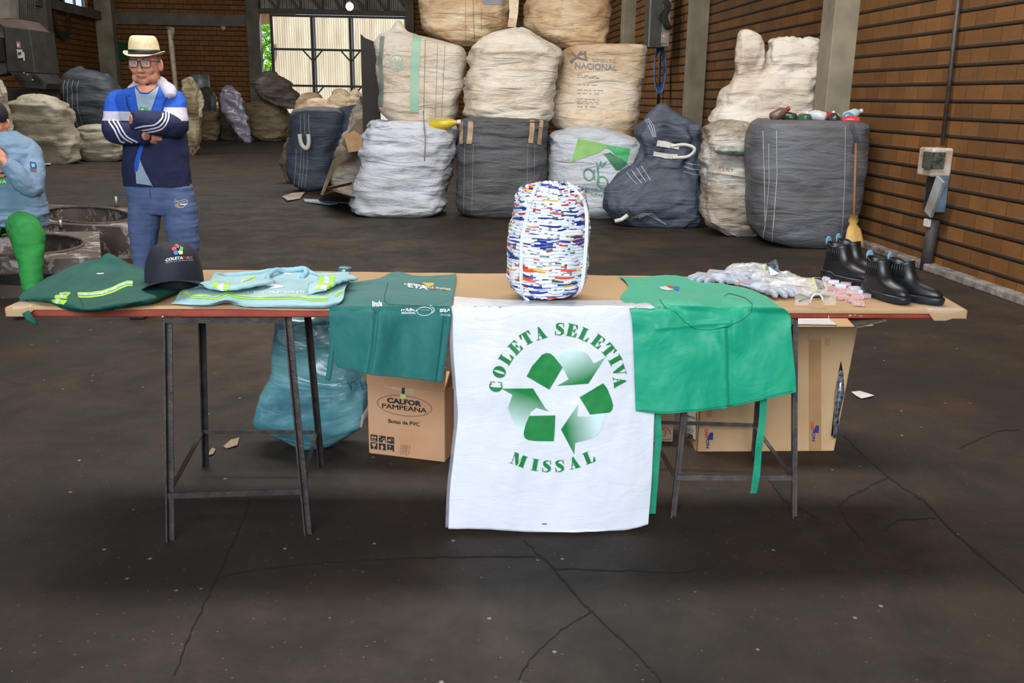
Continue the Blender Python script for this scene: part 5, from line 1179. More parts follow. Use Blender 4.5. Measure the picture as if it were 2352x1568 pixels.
# ---------------------------------------------------------------- safety glasses in crinkled packets
CL = M_clear('crinkled_clear_film', (1, 1, 1), .06, .34); GLS = M_clear('clear_polycarbonate', (1, 1, 1), .02, .14)
def packet(loc, ang, L, w, h, label, seed, lab=0):
    e = empty('glasses_packet', loc, label, 'packet', 'plastic-wrapped safety glasses', ang); mb = MB(); n, k = 40, 26; vs = []
    for i in range(k+1):
        t = i/k; x = (t-.5)*L; pr = sin(pi*min(1, max(0, t)))**.4
        for j in range(n):
            a = 2*pi*j/n; r = 1+.42*fbm(cos(a)*2.5+seed, sin(a)*2.5, t*7+seed, 4)
            vs.append((x+.006*fbm(a, t*5, seed), w/2*sgp(cos(a), .8)*(.55+.45*pr)*r, h/2+h/2*sin(a)*(.12+.88*pr)*r))
    fs = [(i*n+j, i*n+(j+1) % n, (i+1)*n+(j+1) % n, (i+1)*n+j) for i in range(k) for j in range(n)]
    vs = [(x, y, max(.001, z)) for x, y, z in vs]
    mk('film', vs, fs, CL, e, True, None, True)
    # the folded glasses inside
    mb = MB()
    for s in (-1, 1):
        q = [(s*.008, -.004, h*.5), (s*.03, -.012, h*.72), (s*.055, -.008, h*.7), (s*.062, .008, h*.5), (s*.05, .0, h*.25), (s*.02, -.01, h*.25)]
        mb.loop_solid([Vector(a) for a in q], [Vector(a)+Vector((0, .002, 0)) for a in q])
    mb.build('lens', GLS, e, False, True)
    MB().tube([(-.06, .01, h*.6), (0, .02, h*.5), (.058, .014, h*.4)], .0022, 6).build('temple_arm', M('clear_arm', (70, 72, 76), .3), e, True, True)
    if lab:
        x = lab*L*.36; th = .0015
        MB().box((x, -w*.12, h*.72), (.030, w*.6, th), mat=Matrix.Rotation(radians(38), 3, 'X')).build('black_label', M('label_black', (26, 28, 30), .4), e, False, True)
        MB().box((x-lab*.019, -w*.12, h*.72), (.009, w*.62, th), mat=Matrix.Rotation(radians(38), 3, 'X')).build('yellow_label', M('label_lime', (206, 222, 40), .4), e, False, True)
    return e
packet(T(1722, 645, .002), radians(-8), .20, .09, .07, 'clear packet of safety glasses farthest back beside the gloves', 1, 1)
packet(T(1790, 662, .002)+Vector((-.01, .02, 0)), radians(-25), .19, .10, .065, 'clear crinkled packet in the middle of the three', 2, 0)
packet(T(1830, 678, .002), radians(4), .22, .095, .065, 'clear packet with black and yellow label nearest the earplug cases', 3, 1)
tip = [D(1765, 612, 3.55), D(1786, 600, 3.55), D(1790, 628, 3.5), D(1770, 632, 3.5)]
pk = bpy.data.objects['glasses_packet']
o = mk('film_tail', tip+[p+Vector((0, .03, .004)) for p in tip], [(0, 1, 2, 3), (7, 6, 5, 4), (0, 4, 5, 1), (1, 5, 6, 2)], M('shiny_film', (185, 195, 215), .12, (40, 50, 66), 60, metal=.7), None, False)
o.parent = pk; o.matrix_parent_inverse = pk.matrix_basis.inverted()
# loose clear safety glasses
g = empty('safety_glasses', T(1870, 692), 'loose clear safety glasses lying before the packets', 'glasses')
def lens(x0, x1, y):
    top = [D(x0+(x1-x0)*i/8, 668+1.5*abs(i-4)*.3, 3.22) for i in range(9)]; bot = []
    for i in range(9):
        t = i/8; yy = 701-10*max(0, 1-6*t if x0 > 1870 else 6*t-5); bot.append(D(x0+(x1-x0)*t, yy, 3.22))
    z = T(1870, 700).z
    q = top+bot[::-1]; q = [Vector((p.x, p.y, max(p.z, ZT+.004))) for p in q]; return MB().loop_solid(q, [p+Vector((0, .002, 0)) for p in q]).build('lens', GLS, g)
lens(1826, 1864, 0); lens(1886, 1920, 0)
MB().tube([D(x, y, 3.21) for x, y in ((1860, 696), (1866, 680), (1872, 675), (1882, 675), (1888, 682), (1892, 695))], .0035, 8).build('nose_bridge', M('clear_bridge', (235, 235, 230), .2), g, True)
MB().tube([T(1895, 678, .01), T(1862, 684, .012), T(1825, 672, .008)], .003, 8).build('temple_arm', M('navy_arm', (30, 36, 52), .3), g, True)
MB().tube([T(1905, 680, .01), T(1862, 683, .012), T(1838, 690, .005), T(1836, 692, .005)], [.003, .003, .004, .004], 8).build('temple_arm', M('navy_arm', (30, 36, 52), .3), g, True)
# ---------------------------------------------------------------- earplug cases
CASE = M_clear('case_plastic', (1, .93, .95), .15, .32); PLG = M('coral_foam', (232, 92, 96), .6); PLO = M('salmon_foam', (236, 140, 110), .6); WHT = M('case_white', (222, 222, 236), .35, coat=.3)
def case(px, py, ang, kind, label, h=0):
    e = empty('earplug_case', T(px, py, .002+h), label, 'earplug case', 'small cases of earplugs', radians(ang))
    o = MB().box((0, 0, .0085), (.042, .028, .016)).build('case_shell', WHT if kind == 'w' else CASE, e, False, True); bev(o, .004, 3)
    if kind != 'w':
        for s in (-1, 1): MB().tube([(-.015, s*.006, .008), (.015, s*.006, .008)], [.0055, .0045], 10).build('earplug', PLG if kind == 'r' else PLO, e, True, True)
    MB().box((0, 0, .0165), (.040, .026, .001)).build('lid', WHT if kind == 'w' else CASE, e, False, True)
wd_ = lambda i: ['back row beside the packet', 'back row under the boot', 'second row, tilted', 'middle, overlapping two red ones', 'right side next to the boot sole', 'right side, nearer the front']
CS = [(1878, 648, -10, 'w', 'white earplug case in the back row beside the packet', 0), (1903, 645, 12, 'w', 'white earplug case at the back, in front of the black boot', 0), (1886, 655, -5, 'r', 'pinkish earplug case second from the back', 0), (1914, 653, -18, 'w', 'white earplug case tilted in the middle of the pile', .006),
      (1899, 661, -20, 'o', 'salmon earplug case between the white ones', 0), (1930, 661, -14, 'w', 'long white earplug case resting on red ones', .01), (1942, 658, -25, 'r', 'red earplug case touching the boot toe', 0), (1909, 668, 8, 'r', 'red earplug case left of centre', 0),
      (1935, 671, -5, 'r', 'red earplug case under the long white one', 0), (1962, 668, 10, 'w', 'white earplug case on the right beside the boot heel', .004), (1981, 675, -8, 'w', 'white earplug case farthest right', .002), (1928, 677, 5, 'r', 'red earplug case stacked on the left front group', .012),
      (1956, 677, -22, 'o', 'salmon earplug case in the centre right', 0), (1933, 688, 4, 'r', 'large looking red earplug case at the front left', 0), (1985, 685, 14, 'r', 'red earplug case at the right front edge', 0), (1969, 686, -8, 'r', 'red earplug case partly under the right front one', .01),
      (1957, 694, 10, 'r', 'red earplug case second from the table front', 0), (1970, 702, -6, 'r', 'red earplug case closest to the table front', 0)]
for q in CS: case(q[0], q[1], q[2], q[3], q[4], q[5])
# ---------------------------------------------------------------- boxes and bag under the table
def obox(name, label, BL, BR, depth, h, mat, lean=0, cat='box'):
    BL = Vector(BL); BR = Vector(BR); d = (BR-BL).normalized(); nrm = Vector((-d.y, d.x, 0)); L_ = (BR-BL).length
    e = empty(name, BL.lerp(BR, .5)+nrm*depth/2, label, cat)
    k = 10; vs = []
    bot = [BL, BR, BR+nrm*depth, BL+nrm*depth]; top = [p+Vector((lean*(1 if i in (1, 2) else 0), 0, h)) for i, p in enumerate(bot)]
    o = MB().loop_solid(top, bot).build('box_body', mat, e); bev(o, .005); return e, o, top
BXM = M('boot_box_card', (196, 152, 116), .85, (186, 140, 104), 4, bmp=.1); BX2 = M('carton_card', (206, 172, 130), .85, (196, 160, 118), 4, bmp=.12)
e, o, top = obox('boot_carton', 'cardboard box of PVC boots with black print under the table', P(847, 1041), P(1022, 1062), .30, .325, BXM)
w = Vector((0, 0, 1)); nn = Vector((0, 1, 0))
MB().loop_solid([top[0], top[1], top[1]+Vector((.01, -.01, .11)), top[0]+Vector((0, -.01, .11))], [p+Vector((0, .004, 0)) for p in (top[0], top[1], top[1]+Vector((.01, -.01, .11)), top[0]+Vector((0, -.01, .11)))]).build('flap', BXM, e)
q = [top[1], top[2], top[2]+Vector((.04, 0, .17)), top[1]+Vector((.05, 0, .17))]; MB().loop_solid(q, [p+Vector((-.004, 0, 0)) for p in q]).build('flap', BXM, e)
c = cv(840, 860, 7.4667); tX = bvh(o); INKB = M('black_carton_ink', (38, 34, 34), .7); cx_ = lambda pts: [c(*p) for p in pts]
def t2(s, x, y, w, h, ang, bold=.0, sp=1): q = c(x, y); return text(s, q[0], q[1], w/7.4667, h/7.4667, ang, bold, 0, sp)
q = c(667, 532); decal('oval_line', tX, [ring(q[0], q[1]-0, 467/7.4667, 172/7.4667, .9, 50, ang=.115)], INKB, e, .003, 8)
decal('lettering', tX, [t2('CALFOR', 368, 472, 590, 84, .115, .045), t2('PAMPEANA', 285, 568, 760, 84, .115, .07)], INKB, e, .003, 6)
decal('lettering', tX, [t2('Botas de PVC', 392, 820, 535, 66, .115, .02)], INKB, e, .003, 6)
tiles = []
for iy in range(2):
    for ix in range(3):
        x = 85+ix*142; y = 1020+iy*132+ix*19; tiles.append([c(x, y), c(x+118, y+14), c(x+120, y+128), c(x+3, y+114)])
for i, tq in enumerate(tiles): decal('handling_symbol_tile', tX, [tq], INKB, e, .003, 8)
TB_ = M('tile_symbol_tan', (196, 158, 124), .8)
sy = [[[(105, 1048), (140, 1048), (140, 1085), (105, 1085)], [(150, 1052), (185, 1056), (185, 1092), (150, 1088)], [(100, 1105), (185, 1115), (185, 1128), (100, 1118)]],
      [[(258, 1120), (310, 1078), (345, 1105), (340, 1112), (310, 1090), (264, 1126)], [(300, 1115), (340, 1120), (340, 1165), (300, 1160)], disc(245, 1062, 14, 14, 10)],
      [[(382, 1128), (400, 1105), (425, 1103), (450, 1135), (415, 1128)], strip([(418, 1128), (400, 1165)], 6), strip([(425, 1080), (435, 1098)], 6), strip([(447, 1092), (455, 1108)], 6), strip([(467, 1105), (475, 1128)], 6)],
      [[(112, 1170), (185, 1180), (178, 1210), (158, 1232), (152, 1262), (168, 1270), (130, 1266), (145, 1258), (142, 1228), (118, 1205)]],
      [[(252, 1235), (285, 1195), (320, 1245), (302, 1243), (302, 1292), (268, 1286), (268, 1237)]],
      [[(395, 1215), (442, 1222), (422, 1265), (412, 1263), (428, 1232), (395, 1226)], [(385, 1280), (470, 1290), (470, 1312), (385, 1302)]]]
for g_ in sy: decal('symbol', tX, [(cx_(p[0]), p[1]) if isinstance(p, tuple) else cx_(p) for p in g_], TB_, e, .005, 8)
decal('rust_stamp', tX, [strip(cx_([(610, 1190), (585, 1325), (600, 1350), (710, 1378), (735, 1360), (758, 1200)]), .8)], M('stamp_orange', (176, 96, 56), .7), e, .003, 8)
decal('rust_stamp', tX, [strip(cx_([(640+i*26, 1200+i*3), (622+i*26, 1335+i*4)]), .9) for i in range(4)], M('stamp_brown', (120, 90, 70), .7), e, .003, 8)
decal('tape', tX, [cx_([(280, 130), (850, 170), (820, 330), (280, 200)])], tp, e, .002, 8)
decal('tape_print', tX, [cx_([(625, 135), (680, 150), (668, 330), (620, 320)])], M('tape_black', (40, 38, 34), .5), e, .004, 8)
decal('tape_print', tX, [cx_([(600, 330), (690, 330), (700, 400), (600, 410)])], M('tape_lime', (190, 204, 120), .5), e, .004, 8)
# large carton
e, o, top = obox('large_carton', 'big tan carton with taped seams behind the right trestle', P(1602, 1038), P(1916, 1036), .36, .585, BX2, .045)
q = [top[0]+Vector((0, .0, 0)), top[1], top[1]+Vector((.06, -.02, .012)), top[1]+Vector((.06, .3, .01)), top[0]+Vector((0, .3, .006))]; MB().loop_solid([p+Vector((0, 0, .004)) for p in q], q).build('flap', BX2, e)
MB().box(top[0].lerp(top[1], .72)+Vector((0, .1, .008)), (.2, .16, .004)).build('paper_sheet', WI, e)
tX = bvh(o); RDI = M('carton_red_ink', (196, 62, 54), .7); BLI = M('carton_blue_ink', (48, 58, 130), .7)
for x, y, s in ((1619, 984, 1), (1862, 968, 1)):
    def fn1(u, v, x=x, y=y): return (x+v*7, y+u*22)
    decal('lettering', tX, [text('CART', 0, 0, 0, 0, 0, .04, 0, 1, fn1)], RDI, e, .003, 5)
    def fn2(u, v, x=x, y=y): return (x+3+v*7, y+24+u*21)
    decal('lettering', tX, [text('ON', 0, 0, 0, 0, 0, .04, 0, 1, fn2)], BLI, e, .003, 5)
    decal('printed_block', tX, [[(x+12, y+8), (x+19, y+9), (x+18, y+26), (x+4, y+24)]], BLI, e, .003, 5)
for x, y in ((1894, 776), (1623, 940)):
    decal('red_stamp', tX, [strip([(x, y+k*3.2), (x+12, y+k*3.2)], 1.2) for k in range(6)], M('stamp_red', (206, 120, 96), .7), e, .003, 5)
decal('tape', tX, [rect(1858, 750, 1886, 1034)], M('brown_tape', (186, 146, 100), .35, coat=.4), e, .002, 30)
decal('painted_torn_gap', tX, [[(1931, 828), (1926, 850), (1922, 905), (1915, 940), (1908, 1000), (1916, 1000), (1921, 945), (1930, 900), (1937, 860)]], M('gap_shade_paint', (14, 12, 12), .8), e, .004, 12)  # darkness inside the tear painted on the uncut carton face
MB().tube([D(1932, 850, 3.96), D(1929, 900, 3.95), D(1922, 950, 3.95), D(1918, 1005, 3.93)], [.008, .02, .012, .01], 10).build('silver_film', M('shiny_film', (185, 195, 215), .12, (40, 50, 66), 60, metal=.7), e, True)
l0 = top[0]; lb = [Vector((l0.x-.004, l0.y+.03, .1)), Vector((l0.x-.004, l0.y+.18, .12)), Vector((l0.x-.004, l0.y+.18, .30)), Vector((l0.x-.004, l0.y+.03, .28))]
# the left face of the carton turns towards the camera
e2, o2, top2 = obox('small_carton_box', 'small tan carton with line drawing, left of the big carton', P(1470, 1012), P(1545, 1015), .2, .22, M('small_card', (202, 172, 140), .85), 0)
decal('goat_drawing', bvh(o2), [strip([(1516, 1000), (1520, 985), (1530, 982), (1538, 988), (1541, 998)], 1), strip([(1522, 984), (1530, 990), (1526, 1002)], 1), text('IN GOOD HANDS', 1514, 1011, 28, 3, -.06)], INKB, e2, .003, 6)
lf = [P(1577, 1000, 0), P(1601, 1037, 0)]; hz = .24
sd_ = [lf[0]+Vector((0, 0, .0)), lf[1]+Vector((-.004, -.004, 0)), lf[1]+Vector((-.004, -.004, .4)), lf[0]+Vector((0, 0, .4))]
o3 = MB().loop_solid(sd_, [p+Vector((.004, .012, 0)) for p in sd_]).build('side_panel', BX2, e)
t3_ = bvh(o3); decal('shipping_label', t3_, [[(1579, 940), (1600, 944), (1600, 1010), (1580, 1000)]], WI, e, .004, 8)
decal('lettering', t3_, [text('39', 1582, 1004, 12, 9, .3, .05), text('SPVC.EL', 1581, 986, 16, 3, .3), text('MENTOS', 1581, 957, 17, 5, .3, .05)], INKB, e, .006, 8)
# teal plastic sack
m, nt, b = new_mat('teal_plastic_film'); b.inputs['Roughness'].default_value = .22; b.inputs['Coat Weight'].default_value = .7; b.inputs['Coat Roughness'].default_value = .1
v = tc(nt, 'Object', (1, 1, 1.8)); nt.links.new(ramp(nt, nz(nt, v, 3, 5, .6, .6), [(.3, lin(52, 92, 106)), (.5, lin(84, 136, 146)), (.68, lin(116, 168, 168))]), b.inputs['Base Color'])
bump(nt, b, nz(nt, tc(nt, 'Object', (1, 1, 2.6), rot=(0, .4, 0)), 3, 3, .45, 1.0), .7, .05); TPL = m
rows = [(738, 640, 800), (770, 637, 815), (800, 632, 830), (850, 624, 842), (900, 614, 850), (950, 603, 850), (985, 595, 846), (1005, 594, 838), (1030, 630, 800), (1050, 680, 740)]
def tealx(mb, Yc): 
    mb.tube([D(730, 760, Yc), D(775, 700, Yc), D(790, 640, Yc), D(791, 612, Yc)], [.12, .05, .03, .035], 12)
o = bag('plastic_sack', 'big translucent teal plastic sack of garments under the table', rows, 3.83, TPL, None, depth=.55, amp=.016, seed=51, cap=.03, fold=.8, extra=tealx, vox=.014)
tP = bvh(o); decal('marker_scribble', tP, [strip([(797, 878), (803, 886), (806, 896), (805, 880), (812, 876), (818, 884), (826, 874), (834, 895), (837, 892)], 1.4)], M('marker_blue', (30, 60, 120), .5), o, .004, 5)
decal('paper_label', tP, [[(843, 930), (846, 976), (825, 981), (829, 955)]], WI, o, .004, 6)
# litter on the floor
for i, (pts, lb_) in enumerate((([(1955, 900), (1975, 898), (2008, 908), (1995, 912), (1978, 915), (1965, 908)], 'torn white paper on the floor right of the big carton'), ([(513, 1025), (530, 1010), (550, 1005), (545, 1022), (520, 1030)], 'larger beige paper scrap behind the left trestle'), ([(473, 1048), (488, 1028), (495, 1032), (490, 1042)], 'smaller beige paper scrap behind the left trestle'),
                               ([(1280, 738), (1280, 738)], ''),)):
    if len(pts) < 3: continue
    q = [P(x, y, .004+.004*(k % 2)) for k, (x, y) in enumerate(pts)]
    tag(MB().loop_solid([p+Vector((0, 0, .002)) for p in q], q).build('paper_scrap', M('scrap_paper_%d' % i, (215, 212, 208) if i == 0 else (150, 130, 112), .9)), lb_, 'paper', 'scraps of paper on the floor')
# ================================================================ LEFT AND BACKGROUND
GF = 'dusty sacks at the back of the shed'
def fbag(label, rows, Y, mat, seed, **k): return bag('woven_sack', label, rows, Y, mat, GF, seed=seed, amp=k.pop('amp', .03), n=60, m=34, **k)
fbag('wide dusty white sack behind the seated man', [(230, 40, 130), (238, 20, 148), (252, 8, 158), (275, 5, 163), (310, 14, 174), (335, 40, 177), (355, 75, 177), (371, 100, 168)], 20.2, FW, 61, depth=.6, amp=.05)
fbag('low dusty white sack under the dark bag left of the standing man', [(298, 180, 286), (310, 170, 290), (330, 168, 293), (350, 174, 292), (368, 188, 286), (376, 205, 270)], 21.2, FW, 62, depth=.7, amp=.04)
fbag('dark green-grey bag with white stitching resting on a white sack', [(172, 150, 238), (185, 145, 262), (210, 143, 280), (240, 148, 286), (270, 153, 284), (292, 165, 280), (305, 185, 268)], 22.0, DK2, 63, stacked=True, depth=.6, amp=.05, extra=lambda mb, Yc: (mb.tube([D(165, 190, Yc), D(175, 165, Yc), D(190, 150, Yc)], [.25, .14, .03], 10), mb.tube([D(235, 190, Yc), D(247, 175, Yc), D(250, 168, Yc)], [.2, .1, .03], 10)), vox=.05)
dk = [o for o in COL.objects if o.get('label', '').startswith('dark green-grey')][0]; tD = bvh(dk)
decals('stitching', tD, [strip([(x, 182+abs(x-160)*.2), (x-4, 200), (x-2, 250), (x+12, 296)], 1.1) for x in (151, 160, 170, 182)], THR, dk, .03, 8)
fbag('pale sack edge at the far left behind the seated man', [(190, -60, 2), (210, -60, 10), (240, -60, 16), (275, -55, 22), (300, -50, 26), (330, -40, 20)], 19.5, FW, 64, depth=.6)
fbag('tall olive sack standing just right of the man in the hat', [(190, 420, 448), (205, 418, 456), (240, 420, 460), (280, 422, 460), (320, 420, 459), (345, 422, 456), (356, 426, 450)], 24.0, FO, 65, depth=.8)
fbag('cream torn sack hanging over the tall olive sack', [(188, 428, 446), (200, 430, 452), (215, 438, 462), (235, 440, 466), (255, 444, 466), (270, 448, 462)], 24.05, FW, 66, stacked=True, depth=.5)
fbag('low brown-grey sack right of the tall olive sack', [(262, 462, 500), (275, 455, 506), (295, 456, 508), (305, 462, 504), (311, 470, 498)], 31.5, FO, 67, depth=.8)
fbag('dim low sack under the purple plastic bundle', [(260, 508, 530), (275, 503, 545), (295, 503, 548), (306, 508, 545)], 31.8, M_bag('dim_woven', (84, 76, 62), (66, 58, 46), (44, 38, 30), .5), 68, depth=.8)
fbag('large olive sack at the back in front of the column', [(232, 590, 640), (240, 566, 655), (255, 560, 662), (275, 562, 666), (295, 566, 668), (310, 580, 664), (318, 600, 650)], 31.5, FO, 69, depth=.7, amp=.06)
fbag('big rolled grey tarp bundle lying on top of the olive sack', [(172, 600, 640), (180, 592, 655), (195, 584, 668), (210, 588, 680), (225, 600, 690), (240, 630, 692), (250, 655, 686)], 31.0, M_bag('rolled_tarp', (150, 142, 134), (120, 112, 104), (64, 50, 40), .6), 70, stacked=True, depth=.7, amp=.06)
for i, (rows, lb_) in enumerate((([(222, 690, 738), (232, 680, 748), (250, 675, 752), (275, 676, 752)], 'brownish pale sack behind the navy bulk bag, left of the row before the gate'),
                                 ([(214, 765, 800), (226, 750, 815), (245, 745, 820), (275, 748, 822)], 'pale cream sack in the row before the ribbed gate'),
                                 ([(216, 806, 826), (228, 798, 832), (250, 795, 834), (275, 795, 834)], 'pale sack next to the dark steel sheet, before the gate'),
                                 ([(238, 700, 760), (246, 680, 800), (256, 672, 822), (280, 670, 822)], 'low wide cream sack just behind the navy bulk bag'))):
    fbag(lb_, rows, 27.5-i*2.0, M_bag('gate_row_%d' % i, (200, 182, 156), (172, 150, 124), (120, 96, 70), .4), 71+i, depth=.6, stacked=False)
# purple plastic bundle, drum, posts
PUR = M_clear('violet_film', (.30, .28, .38), .18, .8)
a = 33.0; mb = MB(); bagmesh(mb, [(205, 515, 540), (215, 508, 552), (235, 508, 560), (255, 515, 566), (275, 530, 570), (290, 548, 574), (302, 560, 576)], 30.6, .6, floor=0.0, amp=.07, seed=80, n=48, m=30)
tag(mb.build('plastic_bundle', PUR, None, True), 'violet see-through plastic bundle leaning on the far sacks', 'plastic bundle')
dr = D(461, 207, 33); mb = MB(); mb.lathe([(.30, 0), (.33, .1), (.33, .5), (.29, .52)], dr, 18)
tag(mb.build('galvanised_bucket', M('dull_galvanised', (128, 140, 150), .45, (95, 105, 112), 4, metal=.3), None, True), 'dull grey-blue metal drum standing on the dim sacks at back', 'drum')
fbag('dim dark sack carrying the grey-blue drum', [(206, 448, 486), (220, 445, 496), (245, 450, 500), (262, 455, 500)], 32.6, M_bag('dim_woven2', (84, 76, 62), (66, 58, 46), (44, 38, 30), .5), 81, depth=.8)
e = tag(tubeobj('barrel', [D(490, 262, 32), D(489, 218, 32)], .11, M('dull_teal_pipe', (84, 100, 100), .6), None, 14), 'dull teal plastic tube upright between far sacks', 'tube')
tag(tubeobj('white_stick', [P(531, 312, .02), D(524, 258, 33.5)], .035, M('white_stick_paint', (170, 168, 150), .7), None, 8), 'pale stick leaning in front of the violet bundle', 'stick')
pz = [D(390, 68, 29), D(394, 110, 29), D(400, 165, 29)]; pz.append(Vector((pz[-1].x+.05, 29, 0)))
e = empty('wrapped_post', (pz[-1].x, 29, 0), 'pale pole wrapped in white plastic behind the man in the hat', 'pole')
MB().tube(pz, [.07, .08, .07, .06], 12).build('post', M('wrapped_pole', (178, 168, 145), .6, (140, 126, 104), 10), e, True)
MB().tube([pz[0]+Vector((-.08, 0, .05)), pz[0]+Vector((.1, -.02, .02)), pz[0]+Vector((.05, -.03, -.3))], [.06, .07, .03], 8).build('plastic_wrap', FW, e, True)
tag(MB().box((D(412, 178, 30).x, 30, .85), (.55, .5, 1.7)).build('wooden_crate', M('dim_crate', (100, 90, 72), .8, (78, 70, 56), 6)), 'dim grey crate at the foot of the wrapped pole', 'crate')
tag(MB().box(D(438, 195, 27)+Vector((0, 0, -.9)), (.22, .12, 2.2)).build('wooden_plank', M('plank_wood', (170, 130, 80), .8)), 'light wooden plank end showing behind the tall olive sack', 'plank')
gr = M('green_netting', (10, 84, 54), .8, (8, 60, 40), 12)
q = onBack(268, 120, .25); rows_ = [[onBack(x, y+5*sin(x*.4), .22) for x in (252, 262, 275, 290)] for y in (97, 110, 122, 138)]
mb = MB(); 
for r in range(3):
    for k in range(3): mb.loop_solid([rows_[r][k], rows_[r][k+1], rows_[r+1][k+1], rows_[r+1][k]], [p+Vector((0, .04, 0)) for p in (rows_[r][k], rows_[r][k+1], rows_[r+1][k+1], rows_[r+1][k])])
tag(mb.build('green_netting', gr), 'green netting hanging on the back wall beside the corner column', 'netting')
tag(MB().ell(onBack(513, 64, .1), (.1, .06, .1), 12, 8).build('round_fitting', WH, None, True), 'small white round fitting high on the back brick wall', 'fitting')
# ---- press machine at the far left
MD = M('machine_dark_paint', (62, 62, 60), .55, (46, 45, 43), 3, metal=.2); ML = M('machine_grey_paint', (118, 116, 110), .5, (92, 88, 82), 3)
e = empty('baling_press', (D(50, 240, 23).x, 23, 0), 'big dark machine cabinet with warning stickers at the far left', 'machine')
def quad(name, pts, Y, dy, mat):
    a = [D(x, y, Y) for x, y in pts]; return MB().loop_solid(a, [p+Vector((0, dy, 0)) for p in a]).build(name, mat, e)
bev(quad('cabinet', [(8, 60), (68, 68), (82, 168), (16, 165)], 22.6, 1.2, MD), .02)
quad('sloped_hood', [(-10, 42), (40, 44), (68, 69), (8, 61)], 22.7, 1.0, M('hood_paint', (106, 94, 88), .55))
quad('side_column', [(-20, 50), (8, 60), (16, 168), (-20, 175)], 22.9, .6, ML)
quad('painted_opening', [(-20, 85), (3, 86), (10, 140), (-20, 142)], 22.55, .3, M('machine_black', (14, 14, 14), .7))  # solid black slab, its colour stands in for the shade inside an opening
quad('discharge_chute', [(22, 165), (82, 169), (108, 192), (105, 205), (50, 200)], 22.3, 1.0, MD)
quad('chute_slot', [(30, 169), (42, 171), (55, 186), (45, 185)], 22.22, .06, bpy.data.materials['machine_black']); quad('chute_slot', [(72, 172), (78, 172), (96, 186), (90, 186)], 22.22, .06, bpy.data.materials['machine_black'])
quad('base', [(-30, 205), (108, 203), (108, 244), (-30, 250)], 22.6, 1.6, MD)
quad('top_duct', [(-30, -30), (22, -30), (24, 42), (-30, 42)], 23.2, .8, ML)
mb = MB()
for k in range(13): mb.beam(D(24+k*4.6, -5, 23.6), D(28+k*4.9, 150, 23.6), .025)
for k in range(22): mb.beam(D(22, k*7, 23.62), D(88, k*7+3, 23.62), .02)
mb.build('mesh_guard', M('mesh_wire', (58, 55, 48), .6), e)
tM = bvh([c for c in e.children if c.name.startswith('cabinet')][0])
decal('warning_sticker', tM, [[(38, 95), (47, 96), (49, 111), (40, 111)]], M('sticker_pink', (150, 110, 130), .6), e, .02, 8)
decal('warning_sticker', tM, [[(39, 113), (52, 114), (54, 133), (42, 134)]], M('sticker_white', (190, 192, 184), .6), e, .02, 8)
decal('sticker_drop_symbol', tM, [disc(43, 104, 2.5, 4, 12)], M('sticker_white', (190, 192, 184), .6), e, .03, 8)
decal('sticker_symbol', tM, [[(42, 119), (46, 121), (49, 118), (51, 121), (47, 127), (43, 125)]], MD, e, .03, 8)
decal('paper_tag', tM, [[(53, 118), (57, 122), (58, 140), (55, 140)]], M('sticker_white', (190, 192, 184), .6), e, .02, 8)
for k, (x, y) in enumerate(((55, 168), (63, 172), (75, 184))): MB().ell(D(x, y, 22.2), (.03, .03, .025), 10, 6).build('knob', M('knob_grey', (110, 108, 104), .5), e, True)
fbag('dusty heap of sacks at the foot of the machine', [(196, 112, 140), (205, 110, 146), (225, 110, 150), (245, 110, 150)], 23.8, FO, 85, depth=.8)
# ---- old moulding frames the seated man uses as a bench
m, nt, b = new_mat('peeling_paint_steel'); b.inputs['Roughness'].default_value = .6
v = tc(nt, 'Object', (1, 1, 1), True); n1 = nz(nt, v, 5, 8, .75, .3); n2 = nz(nt, v, 1.6, 4)
base = ramp(nt, n2, [(.35, lin(70, 58, 52)), (.65, lin(104, 94, 88))])
nt.links.new(mix(nt, ramp(nt, n1, [(.53, (0, 0, 0)), (.58, (.9, .9, .9))]), base, lin(165, 160, 158)), b.inputs['Base Color']); bump(nt, b, n1, .4, .01); PPS = m
RIM = M('rim_rust', (98, 82, 74), .6, (70, 58, 50), 20)
def frame(label, FR_, NR_, FL_, z0, z1, hr, grp='old moulding frames on the floor'):
    """slab with a round opening; FR_, NR_, FL_ = far right, near right, far left corners at z1"""
    NL = NR_+(FL_-FR_); cs = [NL, NR_, FR_, FL_]; cen = (NL+FR_)/2
    e = empty('moulding_frame', (cen.x, cen.y, z0), label, 'steel frame', grp)
    ux = (NR_-NL); uy = (FL_-NL); n = 64; vs = []
    def outer(a):
        c_, s_ = cos(a), sin(a); k = .5/max(abs(c_), abs(s_)); return cen+ux*(c_*k)+uy*(s_*k)
    ring_o = [outer(2*pi*i/n) for i in range(n)]; L1, L2 = ux.length, uy.length
    R0 = hr; ring_i = [cen+ux.normalized()*(cos(2*pi*i/n)*R0*L1)+uy.normalized()*(sin(2*pi*i/n)*R0*L2) for i in range(n)]
    for rg in (ring_o, ring_i):
        for z in (z0, z1): vs += [Vector((p.x, p.y, z)) for p in rg]
    fs = []
    for i in range(n):
        j = (i+1) % n
        fs += [(i, j, n+j, n+i), (2*n+i, 3*n+i, 3*n+j, 2*n+j), (n+i, n+j, 3*n+j, 3*n+i), (i, 2*n+i, 2*n+j, j)]
    o = mk('frame_body', vs, fs, PPS, e, False)
    MB().tube([Vector((p.x, p.y, z1+.004)) for p in ring_i]+[Vector((ring_i[0].x, ring_i[0].y, z1+.004))], .014, 8).build('hole_rim', RIM, e, True)
    return e, cen
zt = .30
e, cen = frame('big steel frame with round holes that the seated man sits on', P(228, 531, zt), P(231, 592, zt), P(-120, 536, zt), .0, zt, .40)
fb = [c_ for c_ in e.children if c_.name.startswith('frame_body')][0]; tF = bvh(fb)
